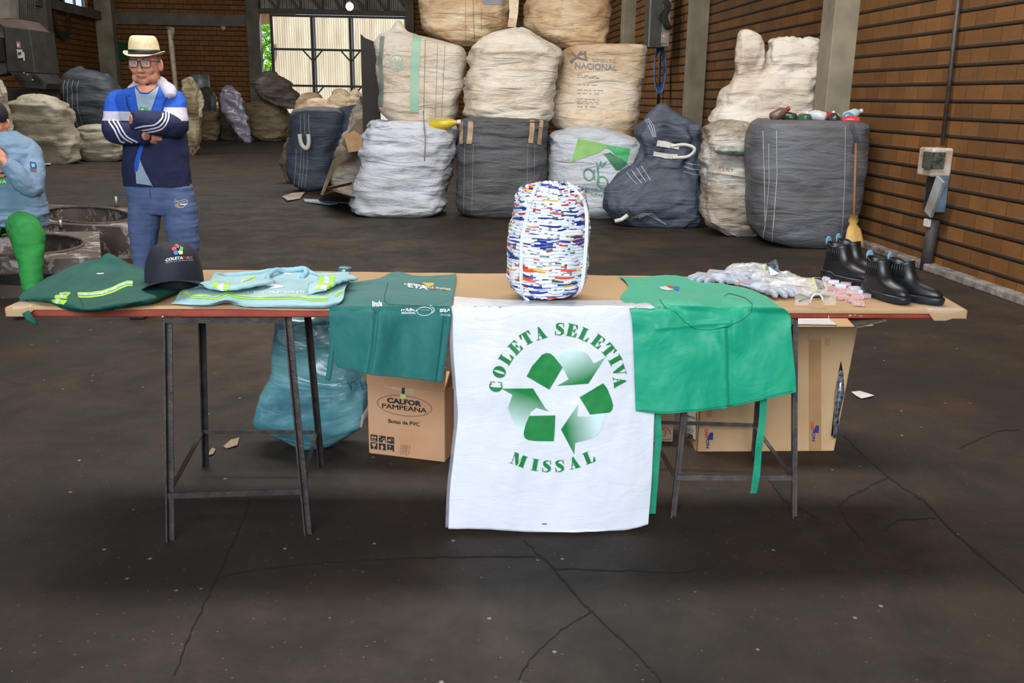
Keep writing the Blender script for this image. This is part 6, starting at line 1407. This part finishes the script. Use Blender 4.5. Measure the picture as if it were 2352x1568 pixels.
decal('painted_opening', tF, [disc(70, 641, 108, 15, 40)], M('opening_shade_paint', (20, 17, 16), .8), e, .004, 14)  # shade of a recess painted as a dark ellipse on the solid side
decal('side_rim', tF, [ring(70, 642, 110, 16, 3, 50)], RIM, e, .008, 14)
pn = P(140, 527, zt); MB().tube([pn, pn+Vector((0, 0, .09))], .018, 10).build('locating_pin', M('pin_steel', (170, 168, 165), .35, metal=.6), e, True)
e, cen = frame('dark steel frame with round hole behind the seated man', P(316, 478, zt), P(324, 524, zt), P(96, 468, zt), .0, zt, .42)
pn = P(268, 475, zt); MB().tube([pn, pn+Vector((0, 0, .12))], .02, 10).build('locating_pin', M('pin_steel', (170, 168, 165), .35, metal=.6), e, True)
tag(MB().loop_solid([P(100, 372, .03), P(118, 373, .03), P(116, 378, .03), P(98, 378, .03)], [P(100, 372, .0), P(118, 373, .0), P(116, 378, .0), P(98, 378, .0)]).build('paper_scrap', M('scrap_far', (170, 165, 155), .9)), 'pale scrap lying by the foot of the far left white sack', 'paper')
# broom leaning against the huge grey sack
e = empty('broom', P(1962, 560, 0), 'straw broom with wooden handle leaning on the huge grey sack', 'broom')
b0 = D(1961, 500, 9.35); t0 = D(1966, 330, 9.75)
MB().tube([b0, t0], .014, 8).build('handle', M('broom_wood', (150, 100, 64), .6), e, True)
bt = D(1962, 566, 9.25); bt.z = max(bt.z, .01); vs = []
mb = MB(); prof = [(b0+Vector((0, 0, .02)), .035, .03), (b0+Vector((0, 0, -.03)), .05, .035), (b0+Vector((0, 0, -.06)), .035, .03), (b0.lerp(bt, .4), .065, .035), (b0.lerp(bt, .75), .085, .04), (bt, .105, .04)]
n = 28
for q, a, b_ in prof:
    for j in range(n): w = 2*pi*j/n; k = 1+.08*(j % 2); vs.append(q+Vector((a*cos(w)*k, b_*sin(w)*k, 0)))
fs = [(i*n+j, i*n+(j+1) % n, (i+1)*n+(j+1) % n, (i+1)*n+j) for i in range(5) for j in range(n)]+[tuple(range(n)), tuple(5*n+j for j in range(n))]
mk('straw_head', vs, fs, M('straw', (206, 172, 104), .85, (176, 140, 78), 12, (1, 1, .15), bmp=.4), e, True)
# ================================================================ PEOPLE
SKIN = M('skin', (204, 148, 122), .62, (184, 120, 98), 16, bmp=.15, bscale=60, spec=.3); LIP = M('lips', (178, 104, 92), .5); HAIR = M('grey_hair', (120, 112, 104), .9, (90, 84, 78), 60)
def head(mb, c, s=1.0, yaw=0, tilt=0):
    """adult head; c = centre between the ears at eye height; faces -Y turned by yaw"""
    R = Matrix.Rotation(yaw, 3, 'Z') @ Matrix.Rotation(tilt, 3, 'X')
    f = lambda x, y, z: Vector(c)+R @ (Vector((x, y, z))*s*KS)
    E_ = lambda p, r, **k: mb.ell(f(*p), [q*s for q in r], 20, 12, R)
    E_((0, .012, .035), (.075, .095, .085)); E_((0, -.005, -.02), (.068, .080, .085)); E_((0, -.028, -.070), (.052, .052, .045)); E_((0, -.055, -.092), (.028, .028, .022))
    for k in (-1, 1):
        E_((k*.038, -.062, -.032), (.024, .02, .024)); E_((k*.028, -.072, .018), (.022, .014, .009)); E_((k*.045, -.03, -.075), (.022, .035, .028))
    mb.tube([f(0, -.082, .006), f(0, -.098, -.018), f(0, -.106, -.036)], [.007*s, .009*s, .012*s], 10)
    E_((0, -.106, -.037), (.015, .013, .011))
    for k in (-1, 1): E_((k*.013, -.095, -.041), (.009, .011, .008))
    E_((0, -.086, -.061), (.024, .012, .006)); E_((0, -.083, -.070), (.021, .012, .007))
    for k in (-1, 1):
        mb.ell(f(k*.079, .012, -.012), (.010*s, .020*s, .033*s), 12, 8, R @ Matrix.Rotation(k*.45, 3, 'Z')); mb.ell(f(k*.075, .008, -.030), (.008*s, .012*s, .014*s), 10, 6, R)
    return f, R
def hand(mb, w, d, up, side, curl=.5, s=1.0):
    s0 = s; s = s*KS
    """w wrist, d pointing direction, up = back of hand normal, side = +1/-1 thumb side"""
    w = Vector(w); d = Vector(d).normalized(); up = Vector(up); up = (up-d*up.dot(d)).normalized(); x = d.cross(up).normalized()*side
    def q(a, b_, c_): return w+d*a*s+x*b_*s+up*c_*s
    R = Matrix((x, d, up)).transposed(); mb.ell(q(.048, 0, 0), (.042*s0, .052*s0, .017*s0), 16, 10, R); mb.tube([q(-.03, 0, 0), q(.02, 0, 0)], [.028*s0, .03*s0], 12, flat=.8)
    for i, (b_, L_) in enumerate(((.030, .070), (.011, .080), (-.009, .074), (-.028, .058))):
        p = q(.088, b_, 0); a1 = curl*.5; a2 = curl*1.1
        p1 = p+d*(L_*.45*cos(a1)*s)-up*(L_*.45*sin(a1)*s); p2 = p1+d*(L_*.32*cos(a2)*s)-up*(L_*.32*sin(a2)*s); p3 = p2+d*(L_*.22*cos(a2*1.5)*s)-up*(L_*.22*sin(a2*1.5)*s)
        mb.tube([q(.07, b_*.9, 0), p, p1, p2, p3], [.011*s0, .0105*s0, .0095*s0, .0085*s0, .006*s0], 10)
    mb.tube([q(.015, .026, -.004), q(.045, .047, -.012), q(.072, .052, -.018), q(.088, .048, -.022)], [.014*s0, .012*s0, .010*s0, .007*s0], 10)
def face_bits(e, f, R, s=1.0, glasses=True):
    for k in (-1, 1):
        MB().ell(f(k*.030, -.0705, .000), (.0125*s, .0095*s, .0065*s), 14, 8, R).build('eye', M('eye_white', (206, 196, 190), .3), e, True)
        MB().ell(f(k*.030, -.0795, .000), (.0048*s, .0025*s, .0048*s), 10, 6, R).build('iris', M('iris_dark', (46, 40, 38), .2), e, True)
        MB().tube([f(k*.014, -.084, .020), f(k*.030, -.087, .025), f(k*.047, -.078, .020)], [.003*s, .0035*s, .002*s], 6).build('eyebrow', HAIR, e, True)
        MB().tube([f(k*.017, -.081, .006), f(k*.030, -.084, .009), f(k*.045, -.077, .005)], .0022*s, 6).build('eyelid', SKIN, e, True)
    MB().tube([f(-.023, -.089, -.066), f(-.010, -.0975, -.0645), f(0, -.0985, -.066), f(.010, -.0975, -.0645), f(.023, -.089, -.067)], [.002*s, .0042*s, .004*s, .0042*s, .002*s], 8).build('mouth', LIP, e, True)
    if glasses:
        FRM = M('black_frame', (24, 20, 20), .35); g = empty('glasses', (0, 0, 0)); g.parent = e; g.location = f(0, -.1, 0)-wloc(e)
        for k in (-1, 1):
            pts = [(.006, .013), (.010, .017), (.050, .017), (.056, .012), (.054, -.010), (.046, -.018), (.016, -.018), (.009, -.010), (.006, .013)]
            P3 = [f(k*x, -.104+x*x*4, z-.001) for x, z in pts]; MB().tube(catmull(P3, 36), .0019*s, 8).build('rim', FRM, g, True)
            MB().tube([f(k*.056, -.093, .010), f(k*.072, -.07, .010), f(k*.080, .0, .004)], .0022*s, 6).build('temple_arm', FRM, g, True)
            MB().loop_solid(P3[:-1], [p+R @ V(0, .0012, 0) for p in P3[:-1]]).build('lens', LNS, g)
        MB().tube([f(-.007, -.104, .010), f(0, -.107, .013), f(.007, -.104, .010)], .002*s, 6).build('bridge', FRM, g, True)
# ---------------- standing man
LNS = M_clear('spectacle_lens', (1, 1, 1), .05, .06); LNS.node_tree.nodes['Principled BSDF'].inputs['Coat Weight'].default_value = 0; LNS.node_tree.nodes['Principled BSDF'].inputs['Specular IOR Level'].default_value = .2
YM = 6.5; KS = 1.27  # man pushed deeper along the line of sight and enlarged to keep image size
def Q(px, py, dy=0.0): return D(px, py, YM+dy)
hx = Q(334, 140); man = empty('person', (Q(355, 400).x, YM, 0), 'man in straw hat and blue striped jacket standing with arms folded', 'person')
mb = MB(); hc = Q(334, 144); f, R = head(mb, hc, 1.0, radians(3), radians(4))
mb.tube([hc+V(0, .02, -.05), hc+V(.004, .03, -.13), hc+V(.01, .035, -.20)], [.060, .062, .075], 18)
sh_l, el_l, wr_l = Q(270, 232), Q(260, 300, -.10), Q(338, 312, -.22)
sh_r, el_r, wr_r = Q(400, 232), Q(404, 288, -.11), Q(298, 274, -.27)
hipc = Q(366, 440)
mb.tube([hc+V(.01, .03, -.19), Q(345, 240, .0), Q(350, 330, .0), Q(362, 430, .0)], [.07, .10, .10, .10], 18, flat=.8)
mb.tube([sh_l, Q(335, 232)], [.034, .04], 12); mb.tube([sh_r, Q(345, 232)], [.034, .04], 12)
for s_, e_, w_ in ((sh_l, el_l, wr_l), (sh_r, el_r, wr_r)): mb.tube([s_, s_.lerp(e_, .5), e_], [.036, .034, .032], 12); mb.tube([e_, e_.lerp(w_, .4), w_], [.032, .030, .026], 12)
hand(mb, wr_l+V(-.02, .03, -.004), (.85, .6, .06), (.55, -1, -.2), 1, .5, .78)
hand(mb, wr_r+V(.03, .03, 0), (-.72, .72, -.04), (-.7, -1, .2), 1, .4, .78)
def leg(mb, pts, rs): mb.tube(pts, rs, 16)
lx, rx = Q(330, 600).x, Q(424, 600).x
legL = [Q(338, 455), Q(332, 520), Vector((lx, YM, .5)), Vector((lx-.01, YM+.02, .30)), Vector((lx-.01, YM+.02, .11))]
legR = [Q(402, 455), Q(416, 520), Vector((rx, YM, .5)), Vector((rx+.01, YM+.02, .30)), Vector((rx+.01, YM+.02, .11))]
leg(mb, legL, [.055, .05, .038, .034, .03]); leg(mb, legR, [.055, .05, .038, .034, .03])
for p in (legL[-1], legR[-1]): mb.tube([Vector((p.x, p.y, .07)), Vector((p.x, p.y-.12, .06))], [.03, .028], 12, flat=.8)
remesh(mb, 'body', SKIN, .0062, man, 4)
face_bits(man, f, R)
mbh = MB()
for k in (-1, 1): mbh.ell(f(k*.066, .012, .022), (.014, .034, .026), 14, 8, R)
mbh.ell(f(0, .06, .0), (.06, .045, .05), 16, 10, R); mbh.build('hair', HAIR, man, True)
# trousers
TRS = M('slate_blue_fleece', (84, 102, 142), .9, (72, 88, 124), 7, bmp=.3, bscale=12)
mb = MB(); bagmesh(mb, [(412, 294, 434), (430, 290, 440), (455, 294, 446), (478, 306, 444), (492, 325, 430)], YM, .56, ex=2.4, amp=.004, seed=3, n=48, m=14, cap=0)
k = lambda pts: pts[:-1]+[pts[-1]+V(0, 0, -.01)]
leg(mb, [Q(332, 470), Q(331, 510), Q(330, 560), Q(327, 605), Vector((lx, YM, .22)), Vector((lx, YM+.01, .11))], [.088, .086, .072, .054, .056, .058]); leg(mb, [Q(412, 470), Q(417, 510), Q(423, 560), Q(425, 610), Vector((rx, YM, .22)), Vector((rx, YM+.01, .11))], [.092, .092, .082, .064, .060, .060])
to = remesh(mb, 'trousers', TRS, .008, man, 5, lambda p, n_: .006*fbm(p.x*9, p.y*6, p.z*16, 3)+.004*fbm(p.x*4, 0, p.z*38, 3))
tT = bvh(to)
decal('printed_emblem', tT, [strip([(402, 466), (402, 456), (408, 461), (418, 460), (425, 457), (429, 461), (429, 469), (420, 476), (408, 476), (402, 470)], 1.3), strip([(404, 462), (412, 466), (426, 462)], 1.5), rect(413, 468, 427, 471)], M('emblem_pale', (200, 196, 186), .7), man, .004, 4)
decal('printed_emblem', tT, [text('SR', 403, 475, 9, 7, -.05, .06)], M('emblem_gold', (190, 150, 70), .7), man, .007, 4)
decal('drawstring', tT, [strip([(345, 424), (344, 440), (346, 456)], 1.5), ], M('string_navy', (60, 76, 120), .8), man, .004, 5)
# jacket
BLU = M('royal_blue_fleece', (22, 84, 184), .8, (18, 80, 182), 8, bmp=.25, bscale=16); NVY = M('navy_fleece', (24, 32, 70), .85, (20, 26, 58), 8, bmp=.25, bscale=16); LGR = M('light_grey_fleece', (188, 186, 204), .85, (176, 170, 184), 8, bmp=.2, bscale=16)
zb1, zb2 = Q(345, 256).z, Q(345, 277).z
mb = MB(); bagmesh(mb, [(196, 318, 365), (202, 296, 390), (212, 274, 406), (228, 266, 414), (255, 268, 420), (290, 278, 425), (330, 284, 428), (370, 284, 432), (405, 284, 437), (428, 286, 438)], YM, .60, ex=2.5, amp=.004, seed=6, n=56, m=30, cap=.0)
def zt_(p, n_): return 0 if p.z > zb1 else (1 if p.z > zb2 else 2)
jo = remesh(mb, 'jacket', [BLU, LGR, NVY], .007, man, 5, lambda p, n_: .006*fbm(p.x*7, p.y*5, p.z*12, 3), zt_, cuts=(zb1, zb2))
for nm, pts, rs, zl in (('sleeve', [Q(290, 226), sh_l, sh_l.lerp(el_l, .55), el_l, el_l.lerp(wr_l, .25)+V(0, -.01, -.006), el_l.lerp(wr_l, .6), wr_l+V(-.01, 0, 0)], [.045, .060, .060, .060, .062, .055, .044], (zb1, zb2)),
                        ('sleeve', [Q(382, 226), sh_r, sh_r.lerp(el_r, .55), el_r, el_r.lerp(wr_r, .25)+V(0, -.01, 0), el_r.lerp(wr_r, .6), wr_r+V(.01, 0, 0)], [.045, .062, .064, .066, .066, .060, .046], (Q(400, 246).z, Q(400, 276).z))):
    mb = MB(); L_ = catmull(pts, 26); mb.tube(L_, [x.x for x in catmull([Vector((r, 0, 0)) for r in rs], 26)], 16)
    sx = pts[3].x; left = nm == 'sleeve' and pts[3].x < man.location.x
    def zone(p, n_, left=left, zl=zl, el=pts[3]):
        if p.z > zl[0] and p.y > YM-.2: return 0
        if p.z > zl[1] and p.y > YM-.16: return 1
        return 2
    so_ = remesh(mb, nm, [BLU, LGR, NVY], .0065, man, 4, lambda p, n_: .006*fbm(p.x*11, p.y*9, p.z*13, 3), zone, cuts=zl)
    tS2 = bvh(so_); cc2 = cv(220, 60, 4.354)
    if left: lst = [[(150, 915), (135, 955), (185, 1030), (215, 1090), (250, 1150), (290, 1160)], [(190, 930), (175, 950), (215, 1010), (250, 1080), (300, 1130), (370, 1165)], [(215, 950), (250, 1010), (290, 1075), (330, 1115), (420, 1160)]]
    else: lst = [[(672, 870), (660, 925), (590, 985), (480, 1000), (385, 1020)], [(700, 860), (695, 930), (640, 1000), (540, 1030), (410, 1045)], [(728, 860), (725, 930), (680, 1010), (610, 1045), (500, 1062)]]
    for l in lst: decal('white_stripe', tS2, [strip(catmull([Vector((*cc2(*q), 0)) for q in l], 24), 3.6)] if False else [strip([tuple(v[:2]) for v in catmull([Vector((*cc2(*q), 0)) for q in l], 24)], 3.6)], M('stripe_white', (206, 206, 218), .7), so_, .003, 4)
tJ = bvh(jo); TSH = M('grey_tshirt', (146, 166, 184), .85, (132, 152, 170), 8)
decal('shirt_front', tJ, [[(309, 199), (322, 215), (340, 217), (367, 196), (353, 238), (341, 270), (322, 270), (316, 240)]], TSH, man, .005, 5)
decal('neck_skin', tJ, [[(311, 197), (364, 194), (354, 205), (340, 214), (323, 212)]], SKIN, man, .006, 5)
decal('printed_patch', tJ, [[(321, 245), (340, 247), (338, 268), (325, 268)]], M('shirt_green_print', (70, 170, 80), .7), man, .008, 5)
decal('printed_patch', tJ, [[(325, 250), (330, 249), (334, 258), (331, 264), (326, 258)]], WI, man, .010, 5)
decal('jacket_lapel', tJ, [[(334, 326), (326, 352), (317, 392), (310, 395), (309, 375), (318, 345), (324, 328)]], BLU, man, .006, 5)
decal('shirt_hem', tJ, [[(322, 366), (334, 395), (350, 426), (314, 421), (312, 395)]], TSH, man, .005, 5)
decal('zip', tJ, [strip([(321, 366), (335, 396), (351, 428)], 1.2)], M('zip_grey', (150, 150, 160), .4), man, .008, 4)
for pts, rs in (([(300, 226), (303, 210), (312, 198), (322, 192)], [.022, .03, .026, .02]), ([(392, 222), (388, 208), (378, 197), (366, 190)], [.026, .04, .034, .024])):
    P3 = [Q(x, y, -.10+.04*i) for i, (x, y) in enumerate(pts)]; MB().tube(catmull(P3, 16), [v.x for v in catmull([Vector((r, 0, 0)) for r in rs], 16)], 12, flat=.8).build('hood', LGR, man, True)
MB().tube(catmull([Q(322, 194, .04), Q(325, 192, .12), Q(345, 190, .16), Q(366, 192, .12), Q(370, 194, .04)], 20), .04, 12).build('hood', LGR, man, True)
for pts in ([(301, 220), (292, 222), (294, 240), (303, 258), (308, 264)], [(388, 216), (378, 232), (373, 250), (370, 262)]):
    decal('hood_cord', tJ, [strip(pts, 1.6)], M('cord_navy', (16, 22, 48), .8), man, .014, 5)
# shoes
for p in (legL[-1], legR[-1]):
    mb = MB(); mb.ell((p.x, p.y-.05, .055), (.048, .128, .044), 20, 12); mb.box((p.x, p.y-.055, .016), (.105, .32, .03)); remesh(mb, 'shoe', M('dark_shoe', (40, 38, 38), .6), .008, man, 4)
# straw hat
ST = M('straw_weave', (226, 214, 176), .8, (212, 196, 152), 40, bmp=.3, bscale=200); BND = M('hat_band', (24, 24, 32), .5)
hb = f(0, .0, .040); hat = empty('hat', (0, 0, 0)); hat.parent = man; hat.location = hb-man.location
Rh = R @ Matrix.Rotation(radians(-2), 3, 'X'); n = 48
def hring(rx_, ry_, z, fn=None):
    out = []
    for j in range(n):
        a = 2*pi*j/n; x, y, zz = rx_*cos(a), ry_*sin(a), z
        if fn: x, y, zz = fn(a, x, y, zz)
        out.append(hb+Rh @ V(x, y, zz))
    return out
vs = []
for rx_, ry_, z in ((.078, .096, 0), (.077, .094, .03), (.073, .090, .058), (.067, .084, .080), (.060, .076, .092), (.050, .062, .097)): vs += hring(rx_, ry_, z)
vs += hring(.035, .045, .097, lambda a, x, y, z: (x, y, z-.008)); vs += hring(.008, .02, .093, lambda a, x, y, z: (x, y, z-.016))
def pinch(v): return v
fs = [(i*n+j, i*n+(j+1) % n, (i+1)*n+(j+1) % n, (i+1)*n+j) for i in range(7) for j in range(n)]+[tuple(7*n+j for j in range(n))]
mk('crown', vs, fs, ST, hat)
vs = []
for k, q in enumerate((0, .35, .7, .9, 1.0)):
    def fn(a, x, y, z, q=q):
        up = .020*q*q*abs(cos(a))**3+.006*q*(sin(a) > 0)*sin(a)-.010*q*(sin(a) < 0)*(-sin(a)); return x, y, z+up
    vs += hring(.077+.027*q, .095+.032*q, 0, fn)
fs = [(i*n+j, i*n+(j+1) % n, (i+1)*n+(j+1) % n, (i+1)*n+j) for i in range(4) for j in range(n)]
o = mk('brim', vs, fs, ST, hat); s_ = o.modifiers.new('t', 'SOLIDIFY'); s_.thickness = .003
vs = hring(.0795, .0975, .002)+hring(.0785, .0960, .026); o = mk('band', vs, [(j, (j+1) % n, n+(j+1) % n, n+j) for j in range(n)], BND, hat); s_ = o.modifiers.new('t', 'SOLIDIFY'); s_.thickness = .0015
# ---------------- seated man
YM2 = 7.4; KS = 1.24
def Q2(px, py, dy=0.0): return D(px, py, YM2+dy)
m2 = empty('person', (Q2(20, 500).x, YM2, 0), 'man in grey-blue sweatshirt and green trousers seated at the left edge', 'person')
mb = MB(); hc = Q2(-14, 280); f, R = head(mb, hc, 1.0, radians(12), radians(6))
mb.tube([hc+V(0, .02, -.05), hc+V(.01, .03, -.20)], [.062, .075], 16)
mb.tube([Q2(5, 340), Q2(10, 420), Q2(12, 490)], [.10, .11, .11], 18, flat=.8)
sr, er, wr = Q2(68, 352), Q2(72, 430, -.10), Q2(10, 372, -.22); sl, el_, wl = Q2(-58, 352), Q2(-70, 430, -.08), Q2(-25, 395, -.2)
for a_, b_, c_ in ((sr, er, wr), (sl, el_, wl)): mb.tube([a_, b_], [.04, .034], 12); mb.tube([b_, c_], [.034, .027], 12)
hand(mb, wr, (-.55, -.05, .75), (.2, -1, .1), -1, .9); hand(mb, wl, (.8, -.1, .35), (0, -1, .2), 1, .7)
kn = [Q2(66, 552, -.66), Q2(-62, 552, -.66)]; ft = [P(78, 690, .09), P(-72, 700, .09)]
for h_, k_, a_ in zip((Q2(45, 500), Q2(-25, 500)), kn, ft): mb.tube([h_, k_, a_], [.06, .045, .032], 14)
remesh(mb, 'body', SKIN, .007, m2, 4)
face_bits(m2, f, R)
mb = MB(); mb.ell(f(0, .03, .015), (.078, .085, .05), 18, 10, R); mb.build('hair', M('dark_hair', (50, 44, 42), .9), m2, True)
cpn = empty('cap', (0, 0, 0)); cpn.parent = m2; cpn.location = f(0, 0, .04)-m2.location; CK = M('black_cap_cloth', (26, 28, 42), .75)
mb = MB(); mb.ell(f(0, .01, .045), (.084, .104, .085), 24, 14, R); mb.build('crown', CK, cpn, True)
MB().tube([f(0, -.08, .05), f(0, -.13, .045), f(0, -.165, .035)], [.07, .066, .05], 20, flat=.12).build('visor', CK, cpn, True)
SW = M('grey_blue_sweatshirt', (118, 142, 168), .85, (104, 128, 152), 7, bmp=.3, bscale=12)
mb = MB(); bagmesh(mb, [(302, -30, 30), (312, -52, 50), (330, -72, 78), (350, -80, 90), (400, -80, 94), (440, -80, 98), (475, -82, 106), (505, -84, 112), (520, -80, 108)], YM2, .62, ex=2.5, amp=.012, seed=16, n=56, m=30, cap=0)
swo = remesh(mb, 'sweatshirt', SW, .008, m2, 5, lambda p, n_: .009*fbm(p.x*6, p.y*5, p.z*13, 3)*1.5+(.012*fbm(p.x*3, 1, p.z*34, 3) if p.z < Q2(50, 465).z else 0))
for nm, pts in (('sleeve', [sr+V(-.05, 0, .02), sr, sr.lerp(er, .55)+V(.02, 0, 0), er, er.lerp(wr, .35)+V(0, -.02, 0), er.lerp(wr, .75), wr]), ('sleeve', [sl+V(.05, 0, .02), sl, sl.lerp(el_, .55), el_, el_.lerp(wl, .35), el_.lerp(wl, .75), wl])):
    mb = MB(); mb.tube(catmull(pts, 26), [v.x for v in catmull([Vector((r, 0, 0)) for r in (.06, .072, .070, .070, .066, .056, .042)], 26)], 16)
    so_ = remesh(mb, nm, SW, .0075, m2, 4, lambda p, n_: .010*fbm(p.x*10, p.y*7, p.z*12, 3))
    if pts[1] == sr:
        t_ = bvh(so_); decal('sleeve_badge', t_, [[(69, 371), (82, 373), (84, 386), (79, 391), (70, 388)]], M('badge_navy', (50, 60, 90), .7), so_, .004, 4); decal('sleeve_badge_centre', t_, [[(72, 376), (80, 377), (80, 384), (73, 384)]], M('badge_sky', (110, 180, 220), .7), so_, .006, 4); decal('sleeve_badge_ribbon', t_, [[(69, 388), (84, 390), (84, 394), (71, 392)]], M('badge_crimson', (140, 60, 60), .7), so_, .005, 4)
t_ = bvh(swo); decal('printed_patch', t_, [[(-60, 398), (8, 402), (19, 424), (-60, 424)]], M('shirt_green_print', (70, 170, 80), .7), m2, .005, 6)
decal('lettering', t_, [text('COLETIVA', -50, 420, 66, 7, 0, .02)], WI, m2, .009, 4)
GT = M('grass_green_twill', (32, 138, 58), .8, (24, 112, 48), 5, bmp=.3, bscale=14)
mb = MB(); mb.ell(Q2(10, 506, .02), (.20, .15, .085), 20, 12)
for h_, k_, a_, sg in zip((Q2(50, 512), Q2(-25, 512)), kn, ft, (1, -1)): mb.tube([h_, h_.lerp(k_, .5), k_+V(0, 0, .0), k_.lerp(a_, .4), k_.lerp(a_, .9)], [.10, .102, .092, .068, .056], 18)
remesh(mb, 'trousers', GT, .008, m2, 5, lambda p, n_: .008*fbm(p.x*7, p.y*6, p.z*14, 3))
for a_ in ft: mb = MB(); mb.ell(a_+V(0, -.06, -.01), (.05, .14, .05), 18, 10); remesh(mb, 'shoe', M('dark_shoe', (40, 38, 38), .6), .009, m2, 3)
KS = 1.0
bpy.data.scenes.remove(WS_)
